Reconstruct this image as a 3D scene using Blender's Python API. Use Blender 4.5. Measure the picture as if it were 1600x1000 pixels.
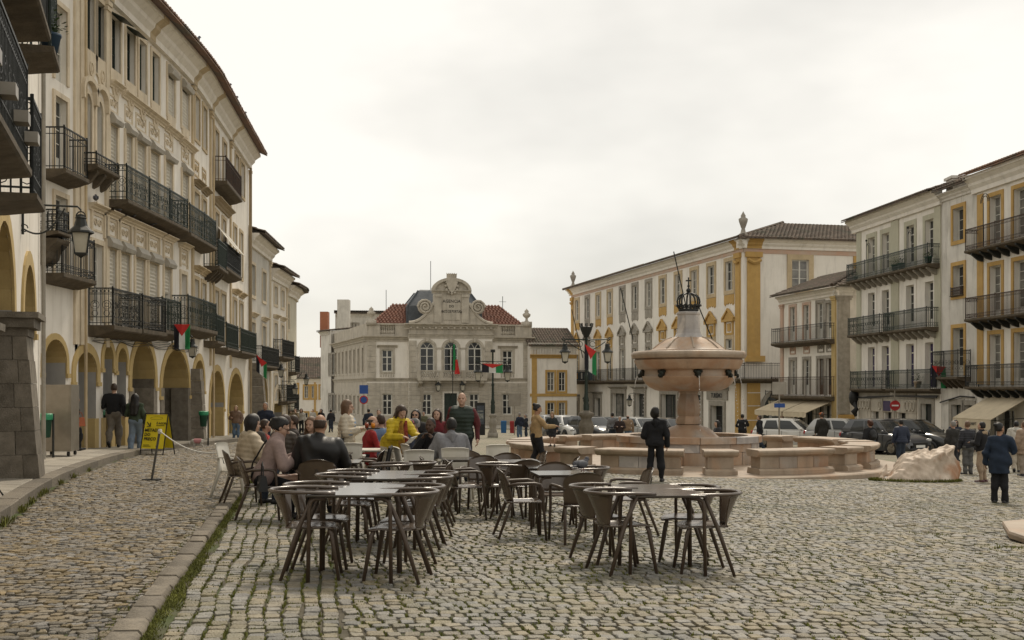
import bpy, math, random
import numpy as np
from mathutils import Vector, Matrix

for _o in list(bpy.data.objects):
  bpy.data.objects.remove(_o)
SC = bpy.context.scene
COL = SC.collection
R = math.radians
rnd = random.Random(7)
nrnd = np.random.default_rng(7)

# ------------------------------------------------------------------ camera, sky, sun, exposure
EYE = 1.42
FPX = 1800.0
cam = bpy.data.cameras.new('camera')
cam.sensor_width = 36.0
cam.lens = 40.5
cam.shift_y = 0.065
cam.clip_end = 3000
cam_o = bpy.data.objects.new('camera', cam)
COL.objects.link(cam_o)
cam_o.location = (0, 0, EYE)
cam_o.rotation_euler = (R(90), 0, 0)
SC.camera = cam_o

SUN_EL, SUN_AZ = 50, 12          # azimuth measured from +Y towards +X
world = bpy.data.worlds.new('World')
SC.world = world
world.use_nodes = True
nt = world.node_tree
nt.nodes.clear()
wo = nt.nodes.new('ShaderNodeOutputWorld')
bg = nt.nodes.new('ShaderNodeBackground')
bg.inputs['Strength'].default_value = 0.1
sky = nt.nodes.new('ShaderNodeTexSky')
sky.sky_type = 'NISHITA'
sky.sun_disc = False
sky.sun_elevation = R(SUN_EL)
sky.sun_rotation = R(SUN_AZ)
tc = nt.nodes.new('ShaderNodeTexCoord')
mp = nt.nodes.new('ShaderNodeMapping')
mp.inputs['Scale'].default_value = (1.0, 1.0, 2.2)
nz = nt.nodes.new('ShaderNodeTexNoise')
nz.inputs['Scale'].default_value = 1.9
nz.inputs['Detail'].default_value = 5
nz.inputs['Roughness'].default_value = 0.5
rp = nt.nodes.new('ShaderNodeValToRGB')
rp.color_ramp.elements[0].position = 0.40
rp.color_ramp.elements[0].color = (4.8, 4.62, 4.2, 1)
rp.color_ramp.elements[1].position = 0.60
rp.color_ramp.elements[1].color = (6.8, 6.5, 5.9, 1)
mx = nt.nodes.new('ShaderNodeMix')
mx.data_type = 'RGBA'
mx.inputs[0].default_value = 0.94
nt.links.new(tc.outputs['Generated'], mp.inputs['Vector'])
nt.links.new(mp.outputs[0], nz.inputs['Vector'])
nt.links.new(nz.outputs['Fac'], rp.inputs[0])
nt.links.new(sky.outputs[0], mx.inputs[6])
nt.links.new(rp.outputs[0], mx.inputs[7])
nt.links.new(mx.outputs[2], bg.inputs['Color'])
nt.links.new(bg.outputs[0], wo.inputs['Surface'])

sun = bpy.data.lights.new('sun', 'SUN')
sun.energy = 1.5
sun.angle = R(10)
sun.color = (1.0, 0.89, 0.73)
sun_o = bpy.data.objects.new('sun', sun)
COL.objects.link(sun_o)
_sd = Vector((math.sin(R(SUN_AZ)) * math.cos(R(SUN_EL)), math.cos(R(SUN_AZ)) * math.cos(R(SUN_EL)), math.sin(R(SUN_EL))))
sun_o.rotation_euler = _sd.to_track_quat('Z', 'Y').to_euler()

SC.view_settings.view_transform = 'Standard'
SC.view_settings.look = 'None'
SC.view_settings.exposure = 0.64
SC.view_settings.gamma = 1.0
SC.view_settings.use_curve_mapping = False
SC.cycles.max_bounces = 8
SC.cycles.diffuse_bounces = 3
SC.cycles.glossy_bounces = 2
SC.cycles.transmission_bounces = 6
SC.cycles.use_denoising = True

# ------------------------------------------------------------------ helpers
def G(x, y):
  """height of the sloping square"""
  return -0.025 * max(-30.0, min(10.0, x)) - 0.025 * max(-20.0, min(140.0, y))

def gd(px, py, dz=0.0):
  """point of the ground seen at photo pixel (px, py)"""
  lo, hi = 3.0, 300.0
  k = (px - 800) / FPX
  for _ in range(50):
    d = (lo + hi) / 2
    if EYE - (py - 604) / FPX * d > G(k * d, d) + dz:
      lo = d
    else:
      hi = d
  return k * d, d

def atd(px, d):
  x = (px - 800) / FPX * d
  return x, d

_mats = {}
def mat(name, c1, c2=None, scale=4.0, rough=0.75, bump=0.0, bscale=40.0, metal=0.0, grime=0.0, grimecol=(0.16, 0.13, 0.09),
    isl=0.0, isl_h=0.0, spec=0.4, lo=0.35, hi=0.65, zs=1.0, coat=0.0, detail=5.0, extra=None, trans=0.0, world=False):
  if name in _mats:
    return _mats[name]
  m = bpy.data.materials.new(name)
  m.use_nodes = True
  t = m.node_tree
  p = t.nodes['Principled BSDF']
  p.inputs['Roughness'].default_value = rough
  p.inputs['Metallic'].default_value = metal
  p.inputs['Specular IOR Level'].default_value = spec
  if coat:
    p.inputs['Coat Weight'].default_value = coat
    p.inputs['Coat Roughness'].default_value = 0.06
  N = t.nodes.new
  L = t.links.new
  tcd = N('ShaderNodeTexCoord')
  if world:                      # many small pieces share one pattern: sample it by position
    tcw = N('ShaderNodeNewGeometry')
    tcd = type('S', (), {})()
    tcd.outputs = {'Object': tcw.outputs['Position']}
  mpg = N('ShaderNodeMapping')
  mpg.inputs['Scale'].default_value = (1, 1, zs)
  L(tcd.outputs['Object'], mpg.inputs['Vector'])
  n1 = N('ShaderNodeTexNoise')
  n1.inputs['Scale'].default_value = scale
  n1.inputs['Detail'].default_value = detail
  n1.inputs['Roughness'].default_value = 0.62
  L(mpg.outputs[0], n1.inputs['Vector'])
  r1 = N('ShaderNodeValToRGB')
  r1.color_ramp.elements[0].position = lo
  r1.color_ramp.elements[1].position = hi
  c2 = c2 or tuple(c * 0.86 for c in c1)
  r1.color_ramp.elements[0].color = (*c2, 1)
  r1.color_ramp.elements[1].color = (*c1, 1)
  L(n1.outputs['Fac'], r1.inputs[0])
  out = r1.outputs[0]
  if extra:                      # second large patches of another colour: (colour, scale, lo, hi)
    n3 = N('ShaderNodeTexNoise')
    n3.inputs['Scale'].default_value = extra[1]
    n3.inputs['Detail'].default_value = 6
    n3.inputs['Distortion'].default_value = 0.6
    L(tcd.outputs['Object'], n3.inputs['Vector'])
    r3 = N('ShaderNodeValToRGB')
    r3.color_ramp.elements[0].position = extra[2]
    r3.color_ramp.elements[1].position = extra[3]
    L(n3.outputs['Fac'], r3.inputs[0])
    m3 = N('ShaderNodeMix')
    m3.data_type = 'RGBA'
    L(r3.outputs[0], m3.inputs[0])
    L(out, m3.inputs[6])
    m3.inputs[7].default_value = (*extra[0], 1)
    out = m3.outputs[2]
  if grime:                      # vertical rain streaks and blotches
    mg = N('ShaderNodeMapping')
    mg.inputs['Scale'].default_value = (1.6, 1.6, 0.22)
    L(tcd.outputs['Object'], mg.inputs['Vector'])
    n2 = N('ShaderNodeTexNoise')
    n2.inputs['Scale'].default_value = 1.7
    n2.inputs['Detail'].default_value = 8
    n2.inputs['Roughness'].default_value = 0.66
    L(mg.outputs[0], n2.inputs['Vector'])
    r2 = N('ShaderNodeValToRGB')
    r2.color_ramp.elements[0].position = 0.50
    r2.color_ramp.elements[1].position = 0.76
    r2.color_ramp.elements[1].color = (grime, grime, grime, 1)
    L(n2.outputs['Fac'], r2.inputs[0])
    m2 = N('ShaderNodeMix')
    m2.data_type = 'RGBA'
    L(r2.outputs[0], m2.inputs[0])
    L(out, m2.inputs[6])
    m2.inputs[7].default_value = (*grimecol, 1)
    out = m2.outputs[2]
  if isl:                        # every piece its own tone
    gi = N('ShaderNodeNewGeometry')
    oi = N('ShaderNodeObjectInfo')
    ad = N('ShaderNodeMath')
    ad.operation = 'ADD'
    fr = N('ShaderNodeMath')
    fr.operation = 'FRACT'
    L(gi.outputs['Random Per Island'], ad.inputs[0])
    L(oi.outputs['Random'], ad.inputs[1])
    L(ad.outputs[0], fr.inputs[0])
    mr = N('ShaderNodeMapRange')
    mr.inputs[3].default_value = 1 - isl
    mr.inputs[4].default_value = 1 + isl
    L(fr.outputs[0], mr.inputs[0])
    hs = N('ShaderNodeHueSaturation')
    L(mr.outputs[0], hs.inputs['Value'])
    if isl_h:
      m4 = N('ShaderNodeMath')
      m4.operation = 'MULTIPLY'
      m4.inputs[1].default_value = 7.13
      f4 = N('ShaderNodeMath')
      f4.operation = 'FRACT'
      L(fr.outputs[0], m4.inputs[0])
      L(m4.outputs[0], f4.inputs[0])
      mr2 = N('ShaderNodeMapRange')
      mr2.inputs[3].default_value = 0.3
      mr2.inputs[4].default_value = 1.0 + isl_h
      L(f4.outputs[0], mr2.inputs[0])
      L(mr2.outputs[0], hs.inputs['Saturation'])
    L(out, hs.inputs['Color'])
    out = hs.outputs[0]
  L(out, p.inputs['Base Color'])
  if bump:
    nb = N('ShaderNodeTexNoise')
    nb.inputs['Scale'].default_value = bscale
    nb.inputs['Detail'].default_value = 4
    L(tcd.outputs['Object'], nb.inputs['Vector'])
    b = N('ShaderNodeBump')
    b.inputs['Strength'].default_value = bump
    b.inputs['Distance'].default_value = 0.02
    L(nb.outputs['Fac'], b.inputs['Height'])
    L(b.outputs[0], p.inputs['Normal'])
  if trans:
    p.inputs['Transmission Weight'].default_value = trans
  _mats[name] = m
  return m

def tag(o, label=None, cat=None, group=None, kind=None):
  if label: o['label'] = label
  if cat: o['category'] = cat
  if group: o['group'] = group
  if kind: o['kind'] = kind
  return o

def empty(name, loc=(0, 0, 0), rz=0.0, label=None, cat=None, group=None, kind=None, parent=None):
  o = bpy.data.objects.new(name, None)
  COL.objects.link(o)
  o.location = loc
  o.rotation_euler = (0, 0, rz)
  o.empty_display_size = 0.2
  if parent: o.parent = parent
  return tag(o, label, cat, group, kind)

def add_obj(name, me, parent=None, loc=None, rot=None, scale=None):
  o = bpy.data.objects.new(name, me)
  COL.objects.link(o)
  if parent is not None: o.parent = parent
  if loc is not None: o.location = loc
  if rot is not None: o.rotation_euler = rot
  if scale is not None: o.scale = scale
  return o

_kids = {}
def copy_tree(o, parent=None):
  c = o.copy()
  COL.objects.link(c)
  c.parent = parent
  for ch in o.children:
    copy_tree(ch, c)
  return c

def frame_of(d):
  d = Vector(d).normalized()
  a = Vector((0, 0, 1)) if abs(d.z) < 0.9 else Vector((1, 0, 0))
  x = d.cross(a).normalized()
  return x, d.cross(x).normalized()

class MB:
  """collects shapes, links them as ONE mesh object"""
  def __init__(s, fn=None):
    s.v, s.f, s.mi, s.fn, s.cur = [], [], [], fn, 0
  def add(s, vs, fs):
    o = len(s.v)
    if s.fn:
      s.v += [s.fn(*p) for p in vs]
    else:
      s.v += [tuple(p) for p in vs]
    for f in fs:
      s.f.append(tuple(i + o for i in f))
      s.mi.append(s.cur)
  def quad(s, a, b, c, d):
    s.add([a, b, c, d], [(0, 1, 2, 3)])
  def box(s, x0, x1, y0, y1, z0, z1, nx=1):
    vs, fs = [], []
    for i in range(nx + 1):
      x = x0 + (x1 - x0) * i / nx
      vs += [(x, y0, z0), (x, y1, z0), (x, y1, z1), (x, y0, z1)]
    for i in range(nx):
      a = 4 * i
      for k in range(4):
        k2 = (k + 1) % 4
        fs.append((a + k, a + k2, a + 4 + k2, a + 4 + k))
    fs.append((3, 2, 1, 0))
    e = 4 * nx
    fs.append((e, e + 1, e + 2, e + 3))
    s.add(vs, fs)
  def cbox(s, c, sx, sy, sz, rz=0.0, top=1.0, topy=None):
    """box with a tapered top, c = centre of the base"""
    topy = top if topy is None else topy
    co, si = math.cos(rz), math.sin(rz)
    vs = []
    for z, kx, ky in ((0, 1, 1), (sz, top, topy)):
      for ax, ay in ((-1, -1), (1, -1), (1, 1), (-1, 1)):
        x, y = ax * sx / 2 * kx, ay * sy / 2 * ky
        vs.append((c[0] + x * co - y * si, c[1] + x * si + y * co, c[2] + z))
    s.add(vs, [(3, 2, 1, 0), (4, 5, 6, 7), (0, 1, 5, 4), (1, 2, 6, 5), (2, 3, 7, 6), (3, 0, 4, 7)])
  def tube(s, path, r, n=6, cap=True, flat=1.0):
    """tube along points; r a number or one radius per point"""
    path = [Vector(p) for p in path]
    m = len(path)
    rs = r if isinstance(r, (list, tuple)) else [r] * m
    vs, fs = [], []
    px = None
    for i, p in enumerate(path):
      d = path[min(i + 1, m - 1)] - path[max(i - 1, 0)]
      if d.length < 1e-9: d = Vector((0, 0, 1))
      d.normalize()
      if px is None:
        x, y = frame_of(d)
      else:
        x = px - d * px.dot(d)
        if x.length < 1e-6: x, _ = frame_of(d)
        x.normalize()
        y = d.cross(x)
      px = x
      for k in range(n):
        a = 2 * math.pi * k / n + math.pi / n
        vs.append(p + x * (rs[i] * math.cos(a)) + y * (rs[i] * flat * math.sin(a)))
    for i in range(m - 1):
      for k in range(n):
        k2 = (k + 1) % n
        fs.append((i * n + k, i * n + k2, (i + 1) * n + k2, (i + 1) * n + k))
    if cap:
      fs.append(tuple(range(n - 1, -1, -1)))
      fs.append(tuple((m - 1) * n + k for k in range(n)))
    s.add(vs, fs)
  def lathe(s, prof, n=16, c=(0, 0, 0), a0=0.0, a1=2 * math.pi, fr=None):
    """profile [(r, z)] turned about the z axis through c; fr(a) scales the radius"""
    full = abs(a1 - a0 - 2 * math.pi) < 1e-6
    na = n if full else n + 1
    vs, fs = [], []
    for i in range(na):
      a = a0 + (a1 - a0) * i / n
      k = fr(a) if fr else 1.0
      for r, z in prof:
        vs.append((c[0] + r * k * math.cos(a), c[1] + r * k * math.sin(a), c[2] + z))
    m = len(prof)
    for i in range(n):
      j = (i + 1) % na
      for q in range(m - 1):
        fs.append((i * m + q, j * m + q, j * m + q + 1, i * m + q + 1))
    s.add(vs, fs)
  def prism(s, pts, y0, y1):
    """polygon in (x, z) pushed from y0 to y1"""
    n = len(pts)
    vs = [(x, y0, z) for x, z in pts] + [(x, y1, z) for x, z in pts]
    fs = [tuple(range(n)), tuple(range(2 * n - 1, n - 1, -1))]
    for i in range(n):
      j = (i + 1) % n
      fs.append((i, i + n, j + n, j))
    s.add(vs, fs)
  def ball(s, c, rx, ry=None, rz=None, n=8, m=6):
    ry = rx if ry is None else ry
    rz = rx if rz is None else rz
    vs, fs = [(c[0], c[1], c[2] - rz)], []
    for i in range(1, m):
      t = math.pi * i / m - math.pi / 2
      for k in range(n):
        a = 2 * math.pi * k / n
        vs.append((c[0] + rx * math.cos(t) * math.cos(a), c[1] + ry * math.cos(t) * math.sin(a), c[2] + rz * math.sin(t)))
    vs.append((c[0], c[1], c[2] + rz))
    for k in range(n):
      fs.append((0, 1 + (k + 1) % n, 1 + k))
      fs.append((len(vs) - 1, 1 + (m - 2) * n + k, 1 + (m - 2) * n + (k + 1) % n))
    for i in range(m - 2):
      for k in range(n):
        k2 = (k + 1) % n
        fs.append((1 + i * n + k, 1 + i * n + k2, 1 + (i + 1) * n + k2, 1 + (i + 1) * n + k))
    s.add(vs, fs)
  def grid(s, nu, nv, fn):
    vs = [fn(i / nu, j / nv) for i in range(nu + 1) for j in range(nv + 1)]
    fs = [(i * (nv + 1) + j, (i + 1) * (nv + 1) + j, (i + 1) * (nv + 1) + j + 1, i * (nv + 1) + j + 1) for i in range(nu) for j in range(nv)]
    s.add(vs, fs)
  def shell(s, nu, nv, fn, th):
    """curved sheet with thickness: fn(u, v) -> point, offset along its normal"""
    P = [[Vector(fn(i / nu, j / nv)) for j in range(nv + 1)] for i in range(nu + 1)]
    Q = []
    for i in range(nu + 1):
      row = []
      for j in range(nv + 1):
        du = P[min(i + 1, nu)][j] - P[max(i - 1, 0)][j]
        dv = P[i][min(j + 1, nv)] - P[i][max(j - 1, 0)]
        nn = du.cross(dv)
        nn = nn.normalized() if nn.length > 1e-9 else Vector((0, 0, 1))
        row.append(P[i][j] + nn * th)
      Q.append(row)
    w = nv + 1
    vs = [p for r_ in P for p in r_] + [p for r_ in Q for p in r_]
    o = (nu + 1) * w
    fs = []
    for i in range(nu):
      for j in range(nv):
        a, b, c, d = i * w + j, (i + 1) * w + j, (i + 1) * w + j + 1, i * w + j + 1
        fs.append((d, c, b, a))
        fs.append((a + o, b + o, c + o, d + o))
    for i in range(nu):
      for j in (0, nv):
        a, b = i * w + j, (i + 1) * w + j
        fs.append((a, b, b + o, a + o))
    for j in range(nv):
      for i in (0, nu):
        a, b = i * w + j, i * w + j + 1
        fs.append((a, b, b + o, a + o))
    s.add(vs, fs)
  def build(s, name, m, parent=None, smooth=False, kind=None, loc=None):
    me = bpy.data.meshes.new(name)
    me.from_pydata([tuple(p) for p in s.v], [], s.f)
    ms = m if isinstance(m, (list, tuple)) else [m]
    for x in ms: me.materials.append(x)
    if len(ms) > 1:
      me.polygons.foreach_set('material_index', s.mi)
    if smooth:
      me.polygons.foreach_set('use_smooth', [True] * len(me.polygons))
    me.update()
    o = add_obj(name, me, parent, loc)
    if kind: o['kind'] = kind
    return o

def sharp(o, ang=35):
  """smooth shading that keeps hard edges"""
  o.data.set_sharp_from_angle(angle=R(ang))
  return o

def quads_np(name, verts, quads, m, parent=None, smooth=False, kind=None):
  me = bpy.data.meshes.new(name)
  n, q = len(verts), len(quads)
  me.vertices.add(n)
  me.vertices.foreach_set('co', np.asarray(verts, dtype=np.float32).ravel())
  me.loops.add(q * 4)
  me.loops.foreach_set('vertex_index', np.asarray(quads, dtype=np.int32).ravel())
  me.polygons.add(q)
  me.polygons.foreach_set('loop_start', np.arange(0, 4 * q, 4, dtype=np.int32))
  me.polygons.foreach_set('loop_total', np.full(q, 4, dtype=np.int32))
  if smooth:
    me.polygons.foreach_set('use_smooth', np.ones(q, dtype=bool))
  me.materials.append(m)
  me.update(calc_edges=True)
  o = add_obj(name, me, parent)
  if kind: o['kind'] = kind
  return o

_text_cache = {}
def text_mesh(txt, size, m, name, parent, loc, rot, sx=1.0, depth=0.004, align='CENTER', bold=0.0):
  """real lettering: built-in font, turned into mesh"""
  cu = bpy.data.curves.new('lettering', 'FONT')
  cu.body = txt
  cu.size = size
  cu.extrude = depth
  cu.offset = bold
  cu.align_x = align
  cu.align_y = 'CENTER'
  cu.resolution_u = 2
  to = bpy.data.objects.new('lettering', cu)
  COL.objects.link(to)
  dg = bpy.context.evaluated_depsgraph_get()
  me = bpy.data.meshes.new_from_object(to.evaluated_get(dg))
  bpy.data.objects.remove(to)
  me.materials.clear()
  me.materials.append(m)
  return add_obj(name, me, parent, loc, rot, (sx, 1, 1))

# ------------------------------------------------------------------ materials
M = {}
M['plaster'] = mat('white_plaster', (0.81, 0.765, 0.69), (0.75, 0.70, 0.62), 1.3, 0.9, 0.25, 18, grime=0.36, grimecol=(0.30, 0.25, 0.18))
M['plaster_cool'] = mat('white_plaster_cool', (0.81, 0.765, 0.69), (0.745, 0.70, 0.625), 0.9, 0.9, 0.15, 15, grime=0.28)
M['plaster_cream'] = mat('cream_plaster', (0.62, 0.58, 0.47), (0.56, 0.52, 0.41), 1.0, 0.9, 0.2, 15, grime=0.35)
M['plaster_grey'] = mat('grey_weathered_plaster', (0.60, 0.57, 0.51), (0.49, 0.465, 0.415), 1.0, 0.92, 0.2, 15, grime=0.5)
M['plaster_old'] = mat('weathered_white_plaster', (0.70, 0.665, 0.60), (0.56, 0.53, 0.475), 0.8, 0.92, 0.2, 15, grime=0.6)
M['trim_beige'] = mat('beige_trim', (0.54, 0.43, 0.275), (0.46, 0.36, 0.225), 3, 0.85, 0.2, 30, grime=0.4)
M['trim_sand'] = mat('sand_trim', (0.67, 0.575, 0.43), (0.59, 0.495, 0.36), 3, 0.85, 0.2, 30, grime=0.4)
M['trim_dark'] = mat('brown_trim', (0.33, 0.255, 0.16), (0.27, 0.21, 0.13), 3, 0.85, 0.2, 30, grime=0.4)
M['trim_green'] = mat('pale_green_trim', (0.48, 0.46, 0.35), (0.44, 0.42, 0.32), 3, 0.88, 0.1, 30, grime=0.25)
M['ochre'] = mat('ochre_paint', (0.51, 0.325, 0.11), (0.44, 0.275, 0.09), 2.0, 0.88, 0.15, 25, grime=0.28)
M['ochre_pale'] = mat('faded_ochre', (0.52, 0.385, 0.17), (0.45, 0.325, 0.14), 2.0, 0.88, 0.15, 25, grime=0.3)
M['pink'] = mat('pink_band', (0.52, 0.34, 0.25), (0.5, 0.4, 0.32), 1.5, 0.9)
M['granite'] = mat('granite_block', (0.235, 0.205, 0.165), (0.15, 0.13, 0.10), 5, 0.9, 0.5, 45, isl=0.22, grime=0.4, detail=8)
M['granite_trim'] = mat('grey_stone_trim', (0.36, 0.33, 0.28), (0.26, 0.235, 0.195), 3, 0.88, 0.4, 30, grime=0.45)
M['bankstone'] = mat('carved_limestone', (0.52, 0.47, 0.39), (0.40, 0.36, 0.295), 1.5, 0.88, 0.35, 22, grime=0.5, grimecol=(0.13, 0.12, 0.10))
M['slab_stone'] = mat('balcony_slab_stone', (0.125, 0.098, 0.066), (0.07, 0.055, 0.037), 4, 0.9, 0.4, 35, grime=0.7, grimecol=(0.07, 0.055, 0.035))
M['iron'] = mat('dark_ironwork', (0.022, 0.024, 0.022), (0.014, 0.016, 0.014), 8, 0.55)
M['iron_green'] = mat('green_ironwork', (0.02, 0.034, 0.026), (0.014, 0.024, 0.018), 8, 0.5)
M['iron_rust'] = mat('rusty_ironwork', (0.03, 0.024, 0.02), (0.07, 0.033, 0.016), 6, 0.7)
M['tile'] = mat('clay_roof_tile', (0.235, 0.13, 0.08), (0.145, 0.095, 0.068), 3, 0.9, 0.3, 30, isl=0.2, extra=((0.11, 0.10, 0.075), 0.7, 0.48, 0.72))
M['tile_old'] = mat('old_roof_tile', (0.15, 0.108, 0.08), (0.095, 0.078, 0.062), 3, 0.92, 0.3, 30, isl=0.2, extra=((0.075, 0.075, 0.05), 0.8, 0.5, 0.7))
M['tile_red'] = mat('red_roof_tile', (0.20, 0.085, 0.055), (0.145, 0.068, 0.047), 2, 0.85, 0.3, 30, isl=0.12)
M['slate'] = mat('slate_dome', (0.075, 0.085, 0.095), (0.05, 0.058, 0.066), 2.5, 0.55, 0.2, 20, isl=0.1)
M['glass'] = mat('window_glass', (0.022, 0.025, 0.027), (0.035, 0.037, 0.036), 0.6, 0.07, 0.05, 3, spec=0.5)
M['glass_dark'] = mat('dark_window_glass', (0.02, 0.023, 0.025), (0.034, 0.036, 0.036), 0.6, 0.08, 0.05, 3, spec=0.5)
M['glass_curtain'] = mat('curtained_glass', (0.22, 0.21, 0.185), (0.10, 0.095, 0.085), 1.4, 0.12, 0.05, 3, spec=0.5)
M['glass_purple'] = mat('purple_poster_glass', (0.05, 0.035, 0.10), (0.04, 0.03, 0.085), 1, 0.2)
M['white_wood'] = mat('white_window_paint', (0.66, 0.64, 0.58), (0.58, 0.56, 0.5), 6, 0.6)
M['dark_wood'] = mat('dark_green_joinery', (0.022, 0.036, 0.028), (0.018, 0.028, 0.022), 6, 0.5)
M['brown_wood'] = mat('brown_joinery', (0.10, 0.055, 0.03), (0.07, 0.04, 0.022), 6, 0.5)
M['shutter'] = mat('roller_shutter', (0.58, 0.54, 0.45), (0.52, 0.48, 0.40), 3, 0.6)
M['shutter_box'] = mat('shutter_box', (0.42, 0.39, 0.33), (0.35, 0.32, 0.27), 3, 0.6, grime=0.3)
M['dark'] = mat('dark_interior', (0.02, 0.017, 0.014), None, 3, 0.9)
M['arcade_grey'] = mat('arcade_grey_paint', (0.40, 0.385, 0.365), (0.33, 0.32, 0.30), 1, 0.9, grime=0.35)
M['marble'] = mat('pink_marble', (0.42, 0.305, 0.21), (0.34, 0.205, 0.125), 1.6, 0.55, 0.25, 25, isl=0.14, grime=0.6, grimecol=(0.17, 0.135, 0.10), extra=((0.38, 0.32, 0.265), 1.1, 0.48, 0.64))
M['marble_pale'] = mat('pale_marble', (0.40, 0.325, 0.245), (0.31, 0.235, 0.17), 1.8, 0.5, 0.25, 25, grime=0.65, grimecol=(0.14, 0.11, 0.08), extra=((0.40, 0.265, 0.17), 1.3, 0.54, 0.72))
M['marble_grey'] = mat('grey_marble', (0.42, 0.39, 0.36), (0.30, 0.28, 0.27), 2.2, 0.55, 0.25, 25, isl=0.1, extra=((0.5, 0.46, 0.42), 2.0, 0.5, 0.6))
M['bronze'] = mat('dark_bronze', (0.03, 0.028, 0.022), (0.02, 0.025, 0.02), 10, 0.45, metal=0.6)
M['water'] = mat('water_surface', (0.10, 0.11, 0.10), (0.08, 0.09, 0.085), 2, 0.05, 0.5, 14, spec=0.6)
M['waterjet'] = mat('falling_water', (0.75, 0.75, 0.72), (0.5, 0.5, 0.5), 20, 0.1, spec=0.8)
M['steel'] = mat('brushed_steel', (0.34, 0.31, 0.265), (0.24, 0.215, 0.18), 1.4, 0.42, 0.1, 8, metal=0.7)
M['sign_yellow'] = mat('yellow_board', (0.74, 0.60, 0.025), (0.68, 0.55, 0.02), 2, 0.5)
M['black'] = mat('black_paint', (0.014, 0.014, 0.014), None, 5, 0.5)
M['white'] = mat('white_paint', (0.74, 0.73, 0.70), (0.68, 0.67, 0.64), 4, 0.5)
M['red'] = mat('red_cloth', (0.55, 0.035, 0.03), (0.48, 0.03, 0.025), 4, 0.8)
M['green'] = mat('green_cloth', (0.02, 0.22, 0.07), (0.018, 0.19, 0.06), 4, 0.8)
M['cloth_white'] = mat('white_cloth', (0.68, 0.67, 0.64), None, 4, 0.85)
M['cloth_black'] = mat('black_cloth', (0.016, 0.016, 0.022), None, 4, 0.85)
M['bin_green'] = mat('green_plastic_bin', (0.012, 0.06, 0.035), (0.01, 0.05, 0.03), 5, 0.45)
M['bag_green'] = mat('green_bin_liner', (0.03, 0.28, 0.13), (0.02, 0.2, 0.09), 14, 0.4, 0.6, 30)
M['lamp_glass'] = mat('frosted_lamp_glass', (0.50, 0.47, 0.39), (0.40, 0.37, 0.30), 3, 0.25)
M['awning'] = mat('cream_awning', (0.60, 0.51, 0.36), (0.54, 0.455, 0.32), 2, 0.85, grime=0.25)
M['plant'] = mat('balcony_plant', (0.04, 0.075, 0.02), (0.065, 0.10, 0.03), 9, 0.8, isl=0.3)
M['grass'] = mat('joint_grass', (0.165, 0.17, 0.034), (0.11, 0.115, 0.024), 3, 0.85, isl=0.35)
M['terracotta'] = mat('terracotta_chimney', (0.38, 0.15, 0.08), None, 4, 0.9)

# ------------------------------------------------------------------ facade tools
def chaikin(pts, n=2):
  for _ in range(n):
    q = [pts[0]]
    for a, b in zip(pts[:-1], pts[1:]):
      q.append((a[0] * .75 + b[0] * .25, a[1] * .75 + b[1] * .25))
      q.append((a[0] * .25 + b[0] * .75, a[1] * .25 + b[1] * .75))
    q.append(pts[-1])
    pts = q
  return pts

class Fac:
  """a facade line in plan; u along it, w out of it (towards the square), z up from eye level"""
  def __init__(s, pts, side=1):
    s.p = [Vector((a, b)) for a, b in pts]
    s.side = side
    s.s = [0.0]
    for a, b in zip(s.p[:-1], s.p[1:]):
      s.s.append(s.s[-1] + (b - a).length)
    s.L = s.s[-1]
    s.nseg = len(s.p) - 1
    s.tg = []
    for i in range(len(s.p)):
      a, b = s.p[max(i - 1, 0)], s.p[min(i + 1, len(s.p) - 1)]
      s.tg.append((b - a).normalized())
  def at(s, u):
    i = 0
    while i < s.nseg - 1 and u > s.s[i + 1]: i += 1
    t = (u - s.s[i]) / (s.s[i + 1] - s.s[i])
    P = s.p[i].lerp(s.p[i + 1], t)
    if s.nseg == 1:
      T = s.tg[0]
    else:
      T = s.tg[i].lerp(s.tg[i + 1], max(0, min(1, t))).normalized()
    return P, (Vector((T.y, -T.x)) if s.side > 0 else Vector((-T.y, T.x))), T
  def m(s, u, w, z):
    P, N, T = s.at(u)
    return (P.x + N.x * w, P.y + N.y * w, EYE + z)
  def U(s, px):
    k = (px - 800) / FPX
    best = None
    for i in range(s.nseg):
      a, b = s.p[i], s.p[i + 1]
      den = (b.x - a.x) - k * (b.y - a.y)
      if abs(den) < 1e-9: continue
      t = (k * a.y - a.x) / den
      lo = -50 if i == 0 else -1e-6
      hi = 50 if i == s.nseg - 1 else 1 + 1e-6
      if lo <= t <= hi:
        return s.s[i] + t * (s.s[i + 1] - s.s[i])
    return 0.0
  def D(s, px):
    return s.at(s.U(px))[0].y
  def Z(s, px, py):
    return (604 - py) / FPX * s.D(px)
  def rz(s, u):
    """turn about z so that local x runs along the facade as seen from outside, local -y points out"""
    P, N, T = s.at(u)
    return math.atan2(N.x, -N.y)
  def ground(s, u):
    P, _, _ = s.at(u)
    return G(P.x, P.y) - EYE

def outline(a, b, c, d, rise=0.0, n=10):
  if rise <= 0: return [(a, c), (a, d), (b, d), (b, c)]
  m, h = (a + b) / 2, (b - a) / 2
  pts = [(a, c)]
  for i in range(n + 1):
    t = math.pi * (1 - i / n)
    pts.append((m + h * math.cos(t), d - rise + rise * math.sin(t)))
  pts.append((b, c))
  return pts

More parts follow.
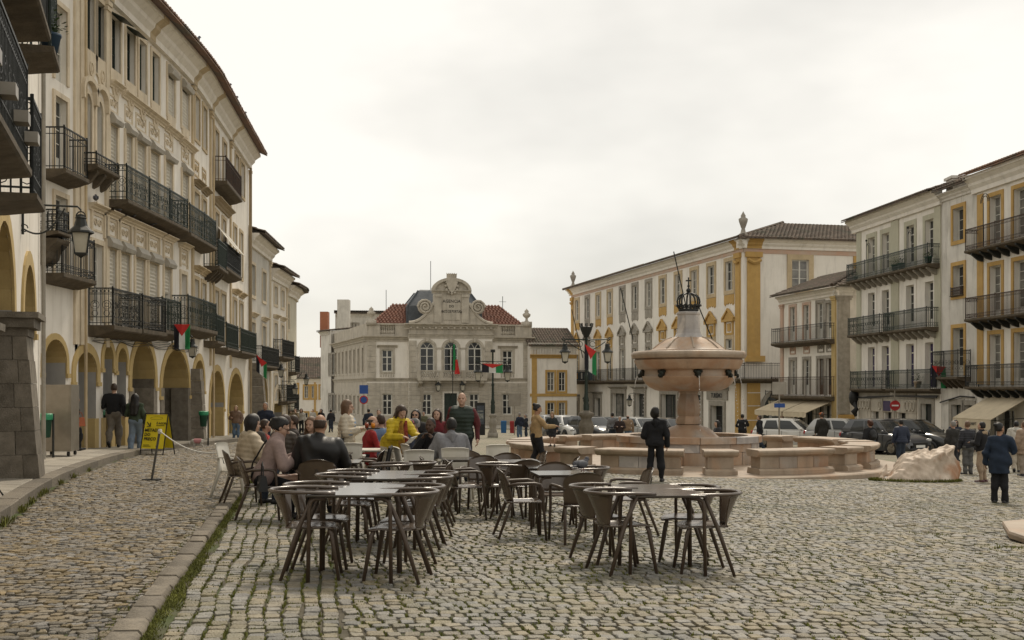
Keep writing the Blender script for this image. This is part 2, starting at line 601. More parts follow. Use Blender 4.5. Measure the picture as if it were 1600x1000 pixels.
def ring(mb, po, pi, w0, w1, closed=False):
  """trim between two outlines, front at w1, sides back to w0"""
  n = len(po)
  vs = []
  for (a, b) in po: vs += [(a, w1, b), (a, w0, b)]
  for (a, b) in pi: vs += [(a, w1, b), (a, w0, b)]
  fs = []
  o = 2 * n
  for i in range(n if closed else n - 1):
    j = (i + 1) % n
    fs.append((2 * i, 2 * j, o + 2 * j, o + 2 * i))
    fs.append((2 * i + 1, 2 * j + 1, 2 * j, 2 * i))
    fs.append((o + 2 * i, o + 2 * j, o + 2 * j + 1, o + 2 * i + 1))
  if not closed:
    for i in (0, n - 1):
      fs.append((2 * i, o + 2 * i, o + 2 * i + 1, 2 * i + 1))
  mb.add(vs, fs)

def sweep(mb, prof, u0, u1, n=1):
  """profile [(w, z)] pulled along the facade"""
  m = len(prof)
  vs, fs = [], []
  for i in range(n + 1):
    u = u0 + (u1 - u0) * i / n
    vs += [(u, w, z) for w, z in prof]
  for i in range(n):
    for k in range(m):
      k2 = (k + 1) % m
      fs.append((i * m + k, i * m + k2, (i + 1) * m + k2, (i + 1) * m + k))
  fs.append(tuple(range(m)))
  fs.append(tuple(n * m + k for k in range(m - 1, -1, -1)))
  mb.add(vs, fs)

def cornice_prof(w, z, h, out):
  return [(w, z), (w + out * .25, z), (w + out * .25, z + h * .25), (w + out * .5, z + h * .45), (w + out * .55, z + h * .6),
      (w + out * .9, z + h * .8), (w + out, z + h * .82), (w + out, z + h), (w, z + h)]

_bar = {}
def rail_run(mb, p0, p1, z, h, style='bars', sp=0.115):
  """iron railing from (u, w) to (u, w)"""
  L = math.hypot(p1[0] - p0[0], p1[1] - p0[1])
  def at(s, zz): return (p0[0] + (p1[0] - p0[0]) * s / L, p0[1] + (p1[1] - p0[1]) * s / L, zz)
  mb.tube([at(0, z + h), at(L, z + h)], 0.026, 4)
  mb.tube([at(0, z + 0.07), at(L, z + 0.07)], 0.016, 4)
  mb.tube([at(0, z + h - 0.17), at(L, z + h - 0.17)], 0.014, 4)
  if style != 'bars': mb.tube([at(0, z + 0.24), at(L, z + 0.24)], 0.014, 4)
  n = max(1, round(L / sp))
  for i in range(n + 1):
    s = L * i / n
    mb.tube([at(s, z), at(s, z + h)], 0.0115, 4, False)
  def circ(s, zc, r, k=8):
    r2 = L / n
    mb.tube([at(min(L, max(0, s + r * math.cos(2 * math.pi * q / k))), zc + r * math.sin(2 * math.pi * q / k)) for q in range(k + 1)], 0.009, 3, False)
  if style in ('rings', 'scroll'):
    for i in range(n):
      s = L * (i + .5) / n
      circ(s, z + h - 0.085, 0.05)
      if style == 'rings': circ(s, z + 0.155, 0.05)
  if style == 'scroll':
    k = max(1, round(L / 0.34))
    for i in range(k):
      s = L * (i + .5) / k
      circ(s, z + h * .55, 0.13, 10)
      circ(s, z + h * .32, 0.09, 8)
      circ(s, z + h * .55, 0.06, 8)
  for s in (0, L):
    mb.tube([at(s, z - 0.02), at(s, z + h + 0.06)], 0.024, 5)

class Bld:
  def __init__(s, name, label, F, wallmat, cat='building', group=None, base=None):
    s.F = F
    P, _, _ = F.at(F.L / 2)
    s.B = empty(name, (0, 0, 0), 0, label, cat, group)
    s.wm = wallmat
    s.ops = []
  def mb(s): return MB(s.F.m)
  def part(s, name, mb, m, parent=None, smooth=False, kind=None):
    return mb.build(name, m, parent or s.B, smooth, kind)
  def wall(s, z0, z1, u0=None, u1=None, segl=3.0, name='wall', m=None, w=0.0):
    """front wall with its real openings and their reveals"""
    u0 = 0 if u0 is None else u0
    u1 = s.F.L if u1 is None else u1
    ops = [o for o in s.ops if o[1] > u0 and o[0] < u1 and o[3] > z0 and o[2] < z1]
    us = {round(u0, 4), round(u1, 4)} | {round(x, 4) for o in ops for x in o[:2]}
    zs = {round(z0, 4), round(z1, 4)} | {round(max(z0, x), 4) for o in ops for x in o[2:4]}
    k = max(1, int((u1 - u0) / segl))
    us |= {round(u0 + (u1 - u0) * i / k, 4) for i in range(k + 1)}
    us, zs = sorted(us), sorted(zs)
    mb = s.mb()
    for i in range(len(us) - 1):
      um = (us[i] + us[i + 1]) / 2
      run = None
      cand = [o for o in ops if o[0] < um < o[1]]
      for j in range(len(zs) - 1):
        zm = (zs[j] + zs[j + 1]) / 2
        hole = any(o[2] < zm < o[3] for o in cand)
        if not hole and run is None: run = zs[j]
        if (hole or j == len(zs) - 2) and run is not None:
          top = zs[j] if hole else zs[j + 1]
          mb.quad((us[i], w, run), (us[i + 1], w, run), (us[i + 1], w, top), (us[i], w, top))
          run = None
    for a, b, c, d, rise, dep in ops:
      if rise > 0:
        n = 10
        ol = outline(a, b, c, d, rise, n)[1:-1]
        for p, q in zip(ol[:-1], ol[1:]):
          mb.quad((p[0], w, p[1]), (q[0], w, q[1]), (q[0], w, d), (p[0], w, d))
      if dep > 0:
        ol = outline(a, b, c, d, rise, 10)
        for p, q in zip(ol[:-1], ol[1:]):
          mb.quad((p[0], w, p[1]), (q[0], w, q[1]), (q[0], w - dep, q[1]), (p[0], w - dep, p[1]))
        mb.quad((a, w, c), (b, w, c), (b, w - dep, c), (a, w - dep, c))
    return s.part(name, mb, m or s.wm)
  def body(s, depth, z0, z1, m=None):
    """the other three sides and the top of the house"""
    F = s.F
    mb = s.mb()
    e = 0.0
    n = max(1, F.nseg)
    mb.quad((0, -e, z0), (0, -depth, z0), (0, -depth, z1), (0, -e, z1))
    mb.quad((F.L, -e, z0), (F.L, -depth, z0), (F.L, -depth, z1), (F.L, -e, z1))
    mb.quad((0, -depth, z0), (F.L, -depth, z0), (F.L, -depth, z1), (0, -depth, z1))
    return s.part('side_wall', mb, m or s.wm)
  def window(s, a, b, c, d, rise=0.0, dep=0.17, fr=0.06, cols=2, rows=3, fm=None, gm=None, each=True, sur=None, sill=None,
       transom=None, name='window', label=None, w=0.0, door=0.0):
    """opening with sash, panes, optional stone surround (width, proud, material) and sill"""
    s.ops.append((a, b, c, d, rise, dep))
    fm = fm or M['white_wood']
    gm = gm or M['glass']
    if gm is M['glass'] and rnd.random() < .3: gm = M['glass_curtain']
    mb = s.mb()
    wf, wb = w - dep + 0.055, w - dep + 0.005
    ring(mb, outline(a, b, c, d, rise), outline(a + fr, b - fr, c, d - fr, max(0, rise - fr * .6) if rise else 0), wb, wf)
    mb.box(a + fr, b - fr, wb, wf, c, c + fr)
    top = d - rise if rise else d
    wid = (b - a - 2 * fr)
    xs = [a + fr + wid * i / cols for i in range(cols + 1)]
    zt = top if not transom else c + (top - c) * transom
    zb = c + fr + door * (zt - c)
    zs = [zb + (zt - zb - (0 if (rise or transom) else fr)) * i / rows for i in range(rows + 1)]
    mw = fr * 0.42
    for x in xs[1:-1]:
      mb.box(x - fr * .55, x + fr * .55, wb, wf + .01, c + fr, top - (0 if rise else fr))
    for z in zs[1:-1]:
      mb.box(a + fr, b - fr, wb + .004, wf - .012, z - mw / 2, z + mw / 2)
    if door:
      mb.box(a + fr, b - fr, wb + .002, wf - .02, c + fr, zb)
    if transom or rise:
      mb.box(a + fr, b - fr, wb, wf + .004, zt - fr * .5, zt + fr * .5)
    if rise:
      m_, h = (a + b) / 2, (b - a) / 2 - fr
      for sg in (-1, 1):
        pts = [(m_ + sg * h * 0.02, wf - .01, top), (m_ + sg * h * .25, wf - .01, top + rise * .35), (m_ + sg * h * .62, wf - .01, top + rise * .78)]
        mb.tube(pts, fr * .33, 4)
    wo_ = s.part(name, mb, fm)
    if label: wo_['label'] = label
    wg = w - dep + 0.02
    def pane(pts):
      q = s.mb()
      q.add([(x, wg, z) for x, z in pts], [tuple(range(len(pts)))])
      s.part('pane', q, gm, wo_)
    if each:
      for i in range(cols):
        for j in range(rows):
          pane([(xs[i], zs[j]), (xs[i + 1], zs[j]), (xs[i + 1], zs[j + 1]), (xs[i], zs[j + 1])])
        if transom:
          pane([(xs[i], zt), (xs[i + 1], zt), (xs[i + 1], top - fr), (xs[i], top - fr)])
      if rise:
        pane(outline(a + fr, b - fr, top, d - fr, rise - fr)[1:-1])
    else:
      pane(outline(a + fr * .5, b - fr * .5, c + fr * .5, d - fr * .5, max(0, rise - fr * .5) if rise else 0))
    if sur:
      t, pr, sm = sur
      q = s.mb()
      ring(q, outline(a - t, b + t, c - (t if sill is None and not door else 0), d + t, rise + t * .8 if rise else 0), outline(a, b, c - (t if sill is None and not door else 0), d, rise), w - 0.01, w + pr)
      if sill is None and not door:
        q.box(a, b, w - .01, w + pr, c - t, c)
      s.part('surround', q, sm, wo_)
    if sill:
      q = s.mb()
      q.box(a - sill[0], b + sill[0], w - .01, w + sill[1], c - sill[2], c)
      s.part('sill', q, sill[3], wo_)
    return wo_
  def balcony(s, a, b, z, proj=0.6, h=1.0, th=0.14, style='bars', slab=None, iron=None, brackets=0, sp=0.115, curve=0.0, ends=True, bracketm=None):
    slab = slab or M['slab_stone']
    iron = iron or M['iron']
    mb = s.mb()
    n = max(1, int((b - a) / 2.5))
    prof = [(0.0, z - th * 1.7), (proj * .55, z - th * 1.35), (proj * .8, z - th), (proj, z - th * .8), (proj + .03, z - th * .6), (proj + .03, z), (0.0, z)]
    sweep(mb, prof, a, b, n)
    o = s.part('balcony', mb, slab)
    for i in range(brackets):
      u = a + (b - a) * (i + .5) / brackets
      q = s.mb()
      pr = [(0.003, z - th * 1.7 - 0.33), (proj * .35, z - th * 1.6 - 0.26), (proj * .82, z - th * 1.25 - .04), (proj * .82, z - th), (0.003, z - th)]
      vs = [(u - .08, w_, z_) for w_, z_ in pr] + [(u + .08, w_, z_) for w_, z_ in pr]
      m_ = len(pr)
      q.add(vs, [tuple(range(m_)), tuple(range(2 * m_ - 1, m_ - 1, -1))] + [(k, (k + 1) % m_, m_ + (k + 1) % m_, m_ + k) for k in range(m_)])
      s.part('bracket', q, bracketm or slab, o)
    r = s.mb()
    w = proj - 0.03
    k = max(1, round((b - a) / 2.6))
    for i in range(k):
      rail_run(r, (a + .03 + (b - a - .06) * i / k, w), (a + .03 + (b - a - .06) * (i + 1) / k, w), z, h, style, sp)
    if ends:
      rail_run(r, (a + .03, 0.02), (a + .03, w), z, h, style, sp)
      rail_run(r, (b - .03, 0.02), (b - .03, w), z, h, style, sp)
    s.part('railing', r, iron, o)
    return o
  def tiles(s, u0, u1, w0, z0, w1, z1, m, tw=0.24, tl=0.5, rows=None, name='roof', hip0=0.0, hip1=0.0):
    """roof slope from the eave (w0, z0) up to (w1, z1): base sheet and every barrel tile; hips run in at 45 degrees"""
    L = math.hypot(w1 - w0, z1 - z0)
    n = max(2, int((u1 - u0) / 3))
    b = s.mb()
    dp = w0 - w1
    vs = []
    for i in range(n + 1):
      f = i / n
      vs += [(u0 + (u1 - u0) * f, w0 + .02, z0 - .07), (u0 + (u1 - u0) * f, w0 + .02, z0 - .015),
         (u0 + hip0 * dp + (u1 - u0 - (hip0 + hip1) * dp) * f, w1, z1 - .015), (u0 + hip0 * dp + (u1 - u0 - (hip0 + hip1) * dp) * f, w1, z1 - .07)]
    b.add(vs, [(4 * i + k, 4 * i + (k + 1) % 4, 4 * i + 4 + (k + 1) % 4, 4 * i + 4 + k) for i in range(n) for k in range(4)])
    o = s.part(name, b, m)
    q = s.mb()
    nr = int(L / tl) if rows is None else rows
    nc = int((u1 - u0) / tw)
    dw, dz = (w1 - w0) / L, (z1 - z0) / L
    for i in range(nc):
      uc = u0 + (i + .5) * (u1 - u0) / nc
      for j in range(nr):
        s0, s1 = j * tl - 0.03 + rnd.uniform(-.012, .012), (j + 1) * tl + .02
        if uc - u0 < hip0 * -dw * s1 or u1 - uc < hip1 * -dw * s1: continue
        vs = []
        for s_, lift, rr in ((s0, 0.035, tw * .47), (s1, 0.0, tw * .40)):
          for k in range(5):
            t = math.pi * k / 4
            vs.append((uc + rr * math.cos(t), w0 + dw * s_, z0 + dz * s_ + lift + rr * .75 * math.sin(t)))
        q.add(vs, [(k, k + 1, k + 6, k + 5) for k in range(4)] + ([(0, 1, 2, 3, 4)] if j == 0 else []))
    if hip0 or hip1:
      for hp, us, sg in ((hip0, u0, 1), (hip1, u1, -1)):
        if hp:
          h = s.mb()
          h.tube([(us, w0, z0 + .03), (us + sg * hp * dp, w1, z1 + .05)], .13, 6)
          s.part('hip_tiles', h, m, o)
    s.part('roof_tile', q, m, o, kind='stuff')
    return o

def relief(B, u0, u1, z0, z1, m, parent=None, w=0.03, name='relief_panel', scroll=True):
  """stucco panel: raised frame with scrollwork inside"""
  mb = B.mb()
  t = min(u1 - u0, z1 - z0) * .12
  ring(mb, outline(u0, u1, z0, z1) , outline(u0 + t, u1 - t, z0 + t, z1 - t), 0.0, w, closed=True)
  if scroll:
    cu, cz = (u0 + u1) / 2, (z0 + z1) / 2
    hu, hz = (u1 - u0) / 2 - t * 1.6, (z1 - z0) / 2 - t * 1.6
    for sg in (-1, 1):
      pts = []
      for k in range(11):
        a = k / 10 * 3.6 * math.pi * .7
        r = 1 - k / 13
        pts.append((cu + sg * (hu * .5 + hu * .45 * r * math.cos(a)), w * .7, cz + hz * .8 * r * math.sin(a)))
      mb.tube(pts, t * .38, 4)
    mb.ball((cu, w * .5, cz), hu * .2, w, hz * .35, 6, 4)
  return B.part(name, mb, m, parent)

def wall_lantern(name, label, F, u, z, reach=0.9, size=0.62, group='wall lanterns on iron brackets', scroll=True):
  """iron wall bracket with a hanging lantern"""
  P, N, T = F.at(u)
  o = empty(name, (P.x, P.y, EYE + z), math.atan2(N.y, N.x), label, 'lantern', group)
  a = MB()
  a.tube([(0.02, 0, .25), (reach, 0, .25), (reach + .06, 0, .19)], 0.02, 5)
  a.tube([(0.03, 0, -.32), (0.03, 0, .34)], 0.025, 5)
  if scroll:
    pts = []
    for k in range(15):
      t = k / 14
      pts.append((0.05 + t * reach * .72, 0, -.22 - .16 * math.sin(t * math.pi * .9) + t * t * .47))
    a.tube(pts, 0.018, 5)
    a.tube([(0.05 + .07 * math.cos(q) , 0, -.2 + .07 * math.sin(q)) for q in [i * .7 for i in range(9)]], 0.014, 4)
  a.build('bracket', M['iron'], o)
  lantern_body(o, (reach + .06, 0, .2), size)
  return o

def lantern_body(parent, top, s):
  """four-sided lantern hanging below top"""
  x, y, z = top
  k = MB()
  k.tube([(x, y, z), (x, y, z - .06 * s)], .012, 5)
  k.tube([(x + .1 * s * math.cos(q), y, z - .17 * s + .12 * s * math.sin(q)) for q in [i * math.pi / 6 for i in range(7)]], .014 * s * 1.4, 4)
  k.lathe([(0, z - .1 * s), (.07 * s, z - .12 * s), (.09 * s, z - .17 * s), (.13 * s, z - .19 * s), (.11 * s, z - .22 * s), (.13 * s, z - .3 * s), (.15 * s, z - .38 * s), (.27 * s, z - .49 * s), (.29 * s, z - .53 * s), (.26 * s, z - .55 * s)], 8, (x, y, 0))
  for i in range(4):
    a = math.pi / 4 + i * math.pi / 2
    k.tube([(x + .26 * s * math.cos(a), y + .26 * s * math.sin(a), z - .53 * s), (x + .17 * s * math.cos(a), y + .17 * s * math.sin(a), z - 1.0 * s)], .014 * s, 4)
  k.lathe([(.19 * s, z - .985 * s), (.19 * s, z - 1.02 * s), (.08 * s, z - 1.06 * s), (.02 * s, z - 1.1 * s), (0, z - 1.1 * s)], 4, (x, y, 0), math.pi / 4, math.pi / 4 + 2 * math.pi - 1e-4)
  k.build('lantern_frame', M['iron'], parent)
  g = MB()
  vs = []
  for r, zz in ((.245 * s, z - .54 * s), (.165 * s, z - .985 * s)):
    for i in range(4):
      a = math.pi / 4 + i * math.pi / 2
      vs.append((x + r * math.cos(a), y + r * math.sin(a), zz))
  for i in range(4):
    j = (i + 1) % 4
    gp = MB()
    gp.add([vs[i], vs[j], vs[4 + j], vs[4 + i]], [(0, 1, 2, 3)])
    gp.build('lantern_pane', M['lamp_glass'], parent)

def pigeon(p, rz, label, s=1.0, group='pigeons'):
  o = empty('pigeon', p, rz, label, 'pigeon', group)
  b = MB()
  b.ball((0, 0, .11), .065, .12, .07, 10, 7)
  b.ball((0, .105, .19), .036, .042, .04, 8, 6)
  b.tube([(0, .06, .13), (0, .1, .18)], [.055, .035], 8)
  b.tube([(0, -.08, .10), (0, -.22, .07)], [.05, .03], 6, True, .35)
  b.build('body', mat('pigeon_grey', (.13, .135, .15), (.06, .06, .075), 12, .7), o, True)
  h = MB()
  h.tube([(0, .14, .19), (0, .165, .182)], [.01, .004], 5)
  h.build('beak', M['black'], o)
  f = MB()
  for sx in (-1, 1):
    f.tube([(sx * .025, .01, .05), (sx * .025, .02, 0.004)], .006, 4)
  f.build('feet', mat('pigeon_feet', (.3, .1, .08)), o)
  w = MB()
  for sx in (-1, 1):
    w.ball((sx * .058, -.03, .12), .018, .12, .05, 8, 5)
  w.build('wing', mat('pigeon_wing', (.17, .175, .19), (.08, .08, .09), 14, .7), o, True)
  if s != 1: o.scale = (s, s, s)
  return o

def flag(name, label, p, rz, w, h, kind='tri', droop=0.0, group=None):
  """flag hanging from its top edge; local x along the edge, -z down"""
  o = empty(name, p, rz, label, 'flag', group)
  def pt(u, v):
    return (u * w, 0.05 * h * math.sin(u * 9 + v * 3) * (0.3 + v), -v * h - droop * u * h)
  th = .004
  cols = (('cloth_black', 0, 1 / 3), ('cloth_white', 1 / 3, 2 / 3), ('green', 2 / 3, 1)) if kind == 'tri' else (('green', 0, .4), ('red', .4, 1))
  for c, a, b in cols:
    m = MB()
    m.shell(4, 10, lambda i, j: pt(a + (b - a) * i, j), th)
    m.build('stripe', M[c], o, True)
  if kind == 'tri':
    m = MB()
    for off in (-.010, .010):
      def tp(i, j):
        q = pt(.5 + (i - .5) * (1 - j), j * .48)
        return (q[0], q[1] + off, q[2] + .002)
      m.shell(4, 4, tp, .003)
    m.build('triangle', M['red'], o)
  return o

# ------------------------------------------------------------------ ground, road, pavement
KERB_L = chaikin([(-4.4, 7.5), (-5.8, 13.0), (-7.3, 17.7), (-8.65, 22.6), (-10.3, 30), (-11.2, 36), (-11.55, 42), (-11.65, 50), (-12.7, 62), (-14.2, 80)], 2)
def kerb_x(y):
  for (x0, y0), (x1, y1) in zip(KERB_L[:-1], KERB_L[1:]):
    if y0 <= y <= y1: return x0 + (x1 - x0) * (y - y0) / (y1 - y0)
  return KERB_L[0][0] + (y - KERB_L[0][1]) * -.25 if y < KERB_L[0][1] else KERB_L[-1][0]
def line_x(y): return -1.083 - 0.185 * y          # the row of granite kerb stones across the square

def ground_material():
  m = mat('joint_soil', (0.115, 0.10, 0.068), (0.07, 0.061, 0.042), 3, 0.95, 0.6, 30, extra=((0.06, 0.08, 0.02), 0.9, 0.46, 0.62))
  return m
def far_setts():
  """laid setts too far off to be told apart: a fine running-bond relief"""
  m = mat('far_setts', (0.33, 0.29, 0.21), (0.255, 0.225, 0.165), 0.35, 0.85, 0, extra=((0.24, 0.245, 0.15), 0.5, 0.52, 0.75))
  t = m.node_tree
  p = t.nodes['Principled BSDF']
  tcd = t.nodes.new('ShaderNodeTexCoord')
  br = t.nodes.new('ShaderNodeTexBrick')
  br.inputs['Scale'].default_value = 1.0
  br.inputs['Brick Width'].default_value = .14
  br.inputs['Row Height'].default_value = .13
  br.inputs['Mortar Size'].default_value = .012
  br.inputs['Color1'].default_value = (1, 1, 1, 1)
  br.inputs['Color2'].default_value = (.72, .72, .72, 1)
  br.inputs['Mortar'].default_value = (.38, .38, .34, 1)
  t.links.new(tcd.outputs['Object'], br.inputs['Vector'])
  mm = t.nodes.new('ShaderNodeMix')
  mm.data_type = 'RGBA'
  mm.blend_type = 'MULTIPLY'
  mm.inputs[0].default_value = 1
  old = p.inputs['Base Color'].links[0].from_socket
  t.links.new(old, mm.inputs[6])
  t.links.new(br.outputs['Color'], mm.inputs[7])
  t.links.new(mm.outputs[2], p.inputs['Base Color'])
  return m

def make_ground():
  xs = [-900, -300, -120, -60, -30] + [-28 + 2 * i for i in range(20)] + [14, 20, 30, 60, 120, 300, 900]
  ys = [-60, -20, -5, 0] + [3 + 3 * i for i in range(46)] + [141, 160, 250, 500, 1500]
  NEAR = 39.0
  vs = [(x, y, G(x, y)) for x in xs for y in ys]
  w = len(ys)
  fs = [(i * w + j, (i + 1) * w + j, (i + 1) * w + j + 1, i * w + j + 1) for i in range(len(xs) - 1) for j in range(w - 1)]
  mb = MB()
  mb.add(vs, fs)
  mb.mi = [0 if (ys[f[0] % w] < NEAR - 1 and ys[f[0] % w] >= 3 and abs(xs[f[0] // w]) < 29) else 1 for f in mb.f]
  o = mb.build('square_ground', [ground_material(), far_setts()])
  tag(o, 'sloping cobbled square of worn grey setts with moss in the joints', kind='structure')
  return o
GROUND = make_ground()

M['cobble'] = mat('cobble_granite', (0.285, 0.243, 0.163), (0.18, 0.154, 0.104), 9, 0.5, 1.0, 60, isl=0.22, isl_h=0.2, detail=8, spec=0.45,
         extra=((0.148, 0.14, 0.082), 0.8, 0.47, 0.7), world=True)
M['fieldstone'] = mat('field_stone', (0.255, 0.207, 0.138), (0.16, 0.13, 0.087), 9, 0.62, 1.0, 60, isl=0.3, isl_h=0.4, detail=8, spec=0.4,
           extra=((0.135, 0.115, 0.078), 0.9, 0.48, 0.7), world=True)

def stones(cx, cy, a, b, rot, n8, zt, jit, wild, unit=False):
  """arrays of stones -> verts, quads; n8 corners per stone, rounded over the top"""
  N = len(cx)
  if n8 == 8:
    base = np.array([(-1, -.7), (-.78, -1), (.78, -1), (1, -.7), (1, .7), (.78, 1), (-.78, 1), (-1, .7)], float)
  else:
    base = np.array([(-1, -1), (1, -1), (1, 1), (-1, 1)], float) * .96
  k = len(base)
  P = np.repeat(base[None], N, 0)
  P = P + nrnd.normal(0, jit, P.shape)
  if wild: P *= nrnd.uniform(1 - wild, 1 + wild * .5, (N, k, 1))
  co, si = np.cos(rot)[:, None], np.sin(rot)[:, None]
  rings = []
  tilt = nrnd.normal(0, .03, (N, 2))
  for sc, z in ((1.0, -0.02), (1.0, zt * .62), (0.945, zt * .93), (0.80, zt)):
    X = P[:, :, 0] * a[:, None] * sc
    Y = P[:, :, 1] * b[:, None] * sc
    wx = cx[:, None] + X * co - Y * si
    wy = cy[:, None] + X * si + Y * co
    gz = 0.0 if unit else -.025 * np.clip(wx, -30, 10) - .025 * np.clip(wy, -20, 140)
    dz = np.full_like(wx, z) if unit else z + (X * tilt[:, :1] + Y * tilt[:, 1:]) * (z > 0)
    rings.append(np.stack([wx, wy, gz + dz], -1))
  nr = len(rings)
  V = np.stack(rings, 1)                         # N, nr, k, 3
  V[:, 1:, :, 2] += nrnd.normal(0, .0035, (N, 1, 1))
  V[:, 2:, :, 2] += nrnd.normal(0, .0022, (N, 2, k))
  off = (np.arange(N) * nr * k)[:, None]
  Q = []
  for r in range(nr - 1):
    for i in range(k):
      j = (i + 1) % k
      Q.append([r * k + i, r * k + j, (r + 1) * k + j, (r + 1) * k + i])
  t = (nr - 1) * k
  if k == 8:
    Q += [[t, t + 1, t + 2, t + 3], [t, t + 3, t + 4, t + 7], [t + 7, t + 4, t + 5, t + 6]]
  else:
    Q += [[t, t + 1, t + 2, t + 3]]
  Q = np.array(Q)
  return V, Q, off

def emit_stones(V, Q, keep, name, m, parent, kind=None):
  N, nr, k, _ = V.shape
  idx = np.where(keep)[0]
  if not len(idx): return
  v = V[idx].reshape(-1, 3)
  q = (Q[None] + (np.arange(len(idx)) * nr * k)[:, None, None]).reshape(-1, 4)
  quads_np(name, v, q, m, parent, True, kind)

def in_view(cx, cy, pad=30):
  px = 800 + cx / cy * FPX
  z = -.025 * np.clip(cx, -30, 10) - .025 * cy
  py = 604 + (EYE - z) / cy * FPX
  return (px > -pad) & (px < 1600 + pad) & (py < 1000 + pad)

def lay(name, singular, cx, cy, a, b, rot, m, wild, jit, zt=.017):
  iv = in_view(cx, cy, 90)
  cx, cy, a, b, rot = cx[iv], cy[iv], a[iv], b[iv], rot[iv]
  fully = in_view(cx, cy, -4)
  order = np.argsort(np.where(fully, cy, 1e9))
  near = np.zeros(len(cx), bool)
  near[order[:300]] = True
  for lo, hi, k in ((0, 15, 8), (15, 99, 4)):
    sel = (cy >= lo) & (cy < hi) & ~near
    if sel.sum():
      V, Q, off = stones(cx[sel], cy[sel], a[sel], b[sel], rot[sel], k, zt, jit, wild)
      emit_stones(V, Q, np.ones(sel.sum(), bool), name, m, GROUND, 'stuff')
  # the three hundred that show largest: objects of their own, sharing a few meshes
  var = []
  for i in range(14):
    z0 = np.zeros(1)
    V, Q, off = stones(z0, z0, np.ones(1), np.ones(1), z0, 8, zt, jit * 1.0, wild, True)
    me = bpy.data.meshes.new(singular)
    me.from_pydata([tuple(p) for p in V.reshape(-1, 3)], [], [tuple(q) for q in Q])
    me.polygons.foreach_set('use_smooth', [True] * len(me.polygons))
    me.materials.append(m)
    var.append(me)
  for i in np.where(near)[0]:
    x, y = float(cx[i]), float(cy[i])
    add_obj(singular, var[rnd.randrange(14)], GROUND, (x, y, G(x, y)), (0.025 + rnd.gauss(0, .012) - .05, .025 + rnd.gauss(0, .012), float(rot[i])), (float(a[i]), float(b[i]), 1))

def cobbles():
  th = math.atan(0.185)
  tx, ty = -math.sin(th), math.cos(th)        # along the kerb row
  nx, ny = math.cos(th), math.sin(th)         # to the right of it
  ox, oy = line_x(6.0), 6.0
  CX, CY, A, B, RO = [], [], [], [], []
  # columns beside the kerb stones
  W = 0.124
  for c in range(9):
    n = .23 + (c + .5) * W
    t = -1.0 + rnd.uniform(0, .1)
    while t < 36:
      l = rnd.uniform(.11, .165)
      wob = .018 * math.sin(t * 1.3 + c * .4) + .012 * math.sin(t * 3.7 + c)
      CX.append(ox + nx * (n + wob) + tx * (t + l / 2)); CY.append(oy + ny * (n + wob) + ty * (t + l / 2))
      A.append(W / 2 - .009); B.append(l / 2 - .008); RO.append(th + rnd.gauss(0, .07))
      t += l
  n_edge = .23 + 9 * W
  # running rows over the rest, swinging a little
  row = -2.5
  while row < 46:
    h = rnd.uniform(.122, .146)
    t = n_edge + rnd.uniform(-.02, .035)
    while t < 26:
      l = rnd.uniform(.088, .138)
      tc_, rc = t + l / 2, row + h / 2
      sw = .22 * math.sin(tc_ * .35 + .4) + .05 * math.sin(tc_ * 1.1 + row * .3)
      x = ox + nx * tc_ + tx * (rc + sw)
      y = oy + ny * tc_ + ty * (rc + sw)
      if 6.0 < y < 39 and (x - 5.24) ** 2 + (y - 34.2) ** 2 > 5.95 ** 2 and abs(x) < y * .48 + 1:
        dsl = math.hypot(x - 6.85, y - 14.3)
        if not (1.15 < dsl < 1.65):
          CX.append(x); CY.append(y); A.append(l / 2 - .0095); B.append(h / 2 - .009)
          RO.append(th + math.atan(.22 * .35 * math.cos(tc_ * .35 + .4)) + rnd.gauss(0, .08))
      t += l
    row += h
  # two rings of longer setts round the marble slab
  for rr in (1.24, 1.40, 1.56):
    k = int(2 * math.pi * rr / .17)
    for i in range(k):
      a = 2 * math.pi * i / k
      CX.append(6.85 + rr * math.cos(a)); CY.append(14.3 + rr * math.sin(a))
      A.append(math.pi * rr / k - .01); B.append(.07); RO.append(a + math.pi / 2)
  return [np.array(q) for q in (CX, CY, A, B, RO)]
CB = cobbles()
lay('cobble_paving', 'cobblestone', *CB, M['cobble'], 0.0, 0.07)

def fieldstones():
  CX, CY, A, B, RO = [], [], [], [], []
  y = 6.2
  while y < 46:
    h = rnd.uniform(.085, .125) if y < 24 else rnd.uniform(.10, .15)
    x0, x1 = kerb_x(y) + .06, line_x(y) - .1
    x = x0 + rnd.uniform(0, .1)
    while x < x1:
      l = rnd.uniform(.055, .13) if y < 24 else rnd.uniform(.07, .15)
      CX.append(x + l / 2); CY.append(y + h / 2 + .05 * math.sin(x * 2.1) + rnd.gauss(0, .018))
      A.append(l / 2 - .005); B.append(h / 2 - .003); RO.append(rnd.gauss(.1 * math.cos(x * 2.1), .25))
      x += l
    y += h
  return [np.array(q) for q in (CX, CY, A, B, RO)]
lay('fieldstone_paving', 'fieldstone', *fieldstones(), M['fieldstone'], 0.22, 0.12, .019)

M['kerbstone'] = mat('kerb_granite', (0.20, 0.172, 0.132), (0.125, 0.107, 0.082), 14, 0.8, 0.6, 50, isl=0.22, detail=8, grime=0.3)
M['pave'] = mat('pavement_slab', (0.36, 0.325, 0.27), (0.26, 0.235, 0.195), 5, 0.8, 0.4, 40, isl=0.16, detail=8, grime=0.4)

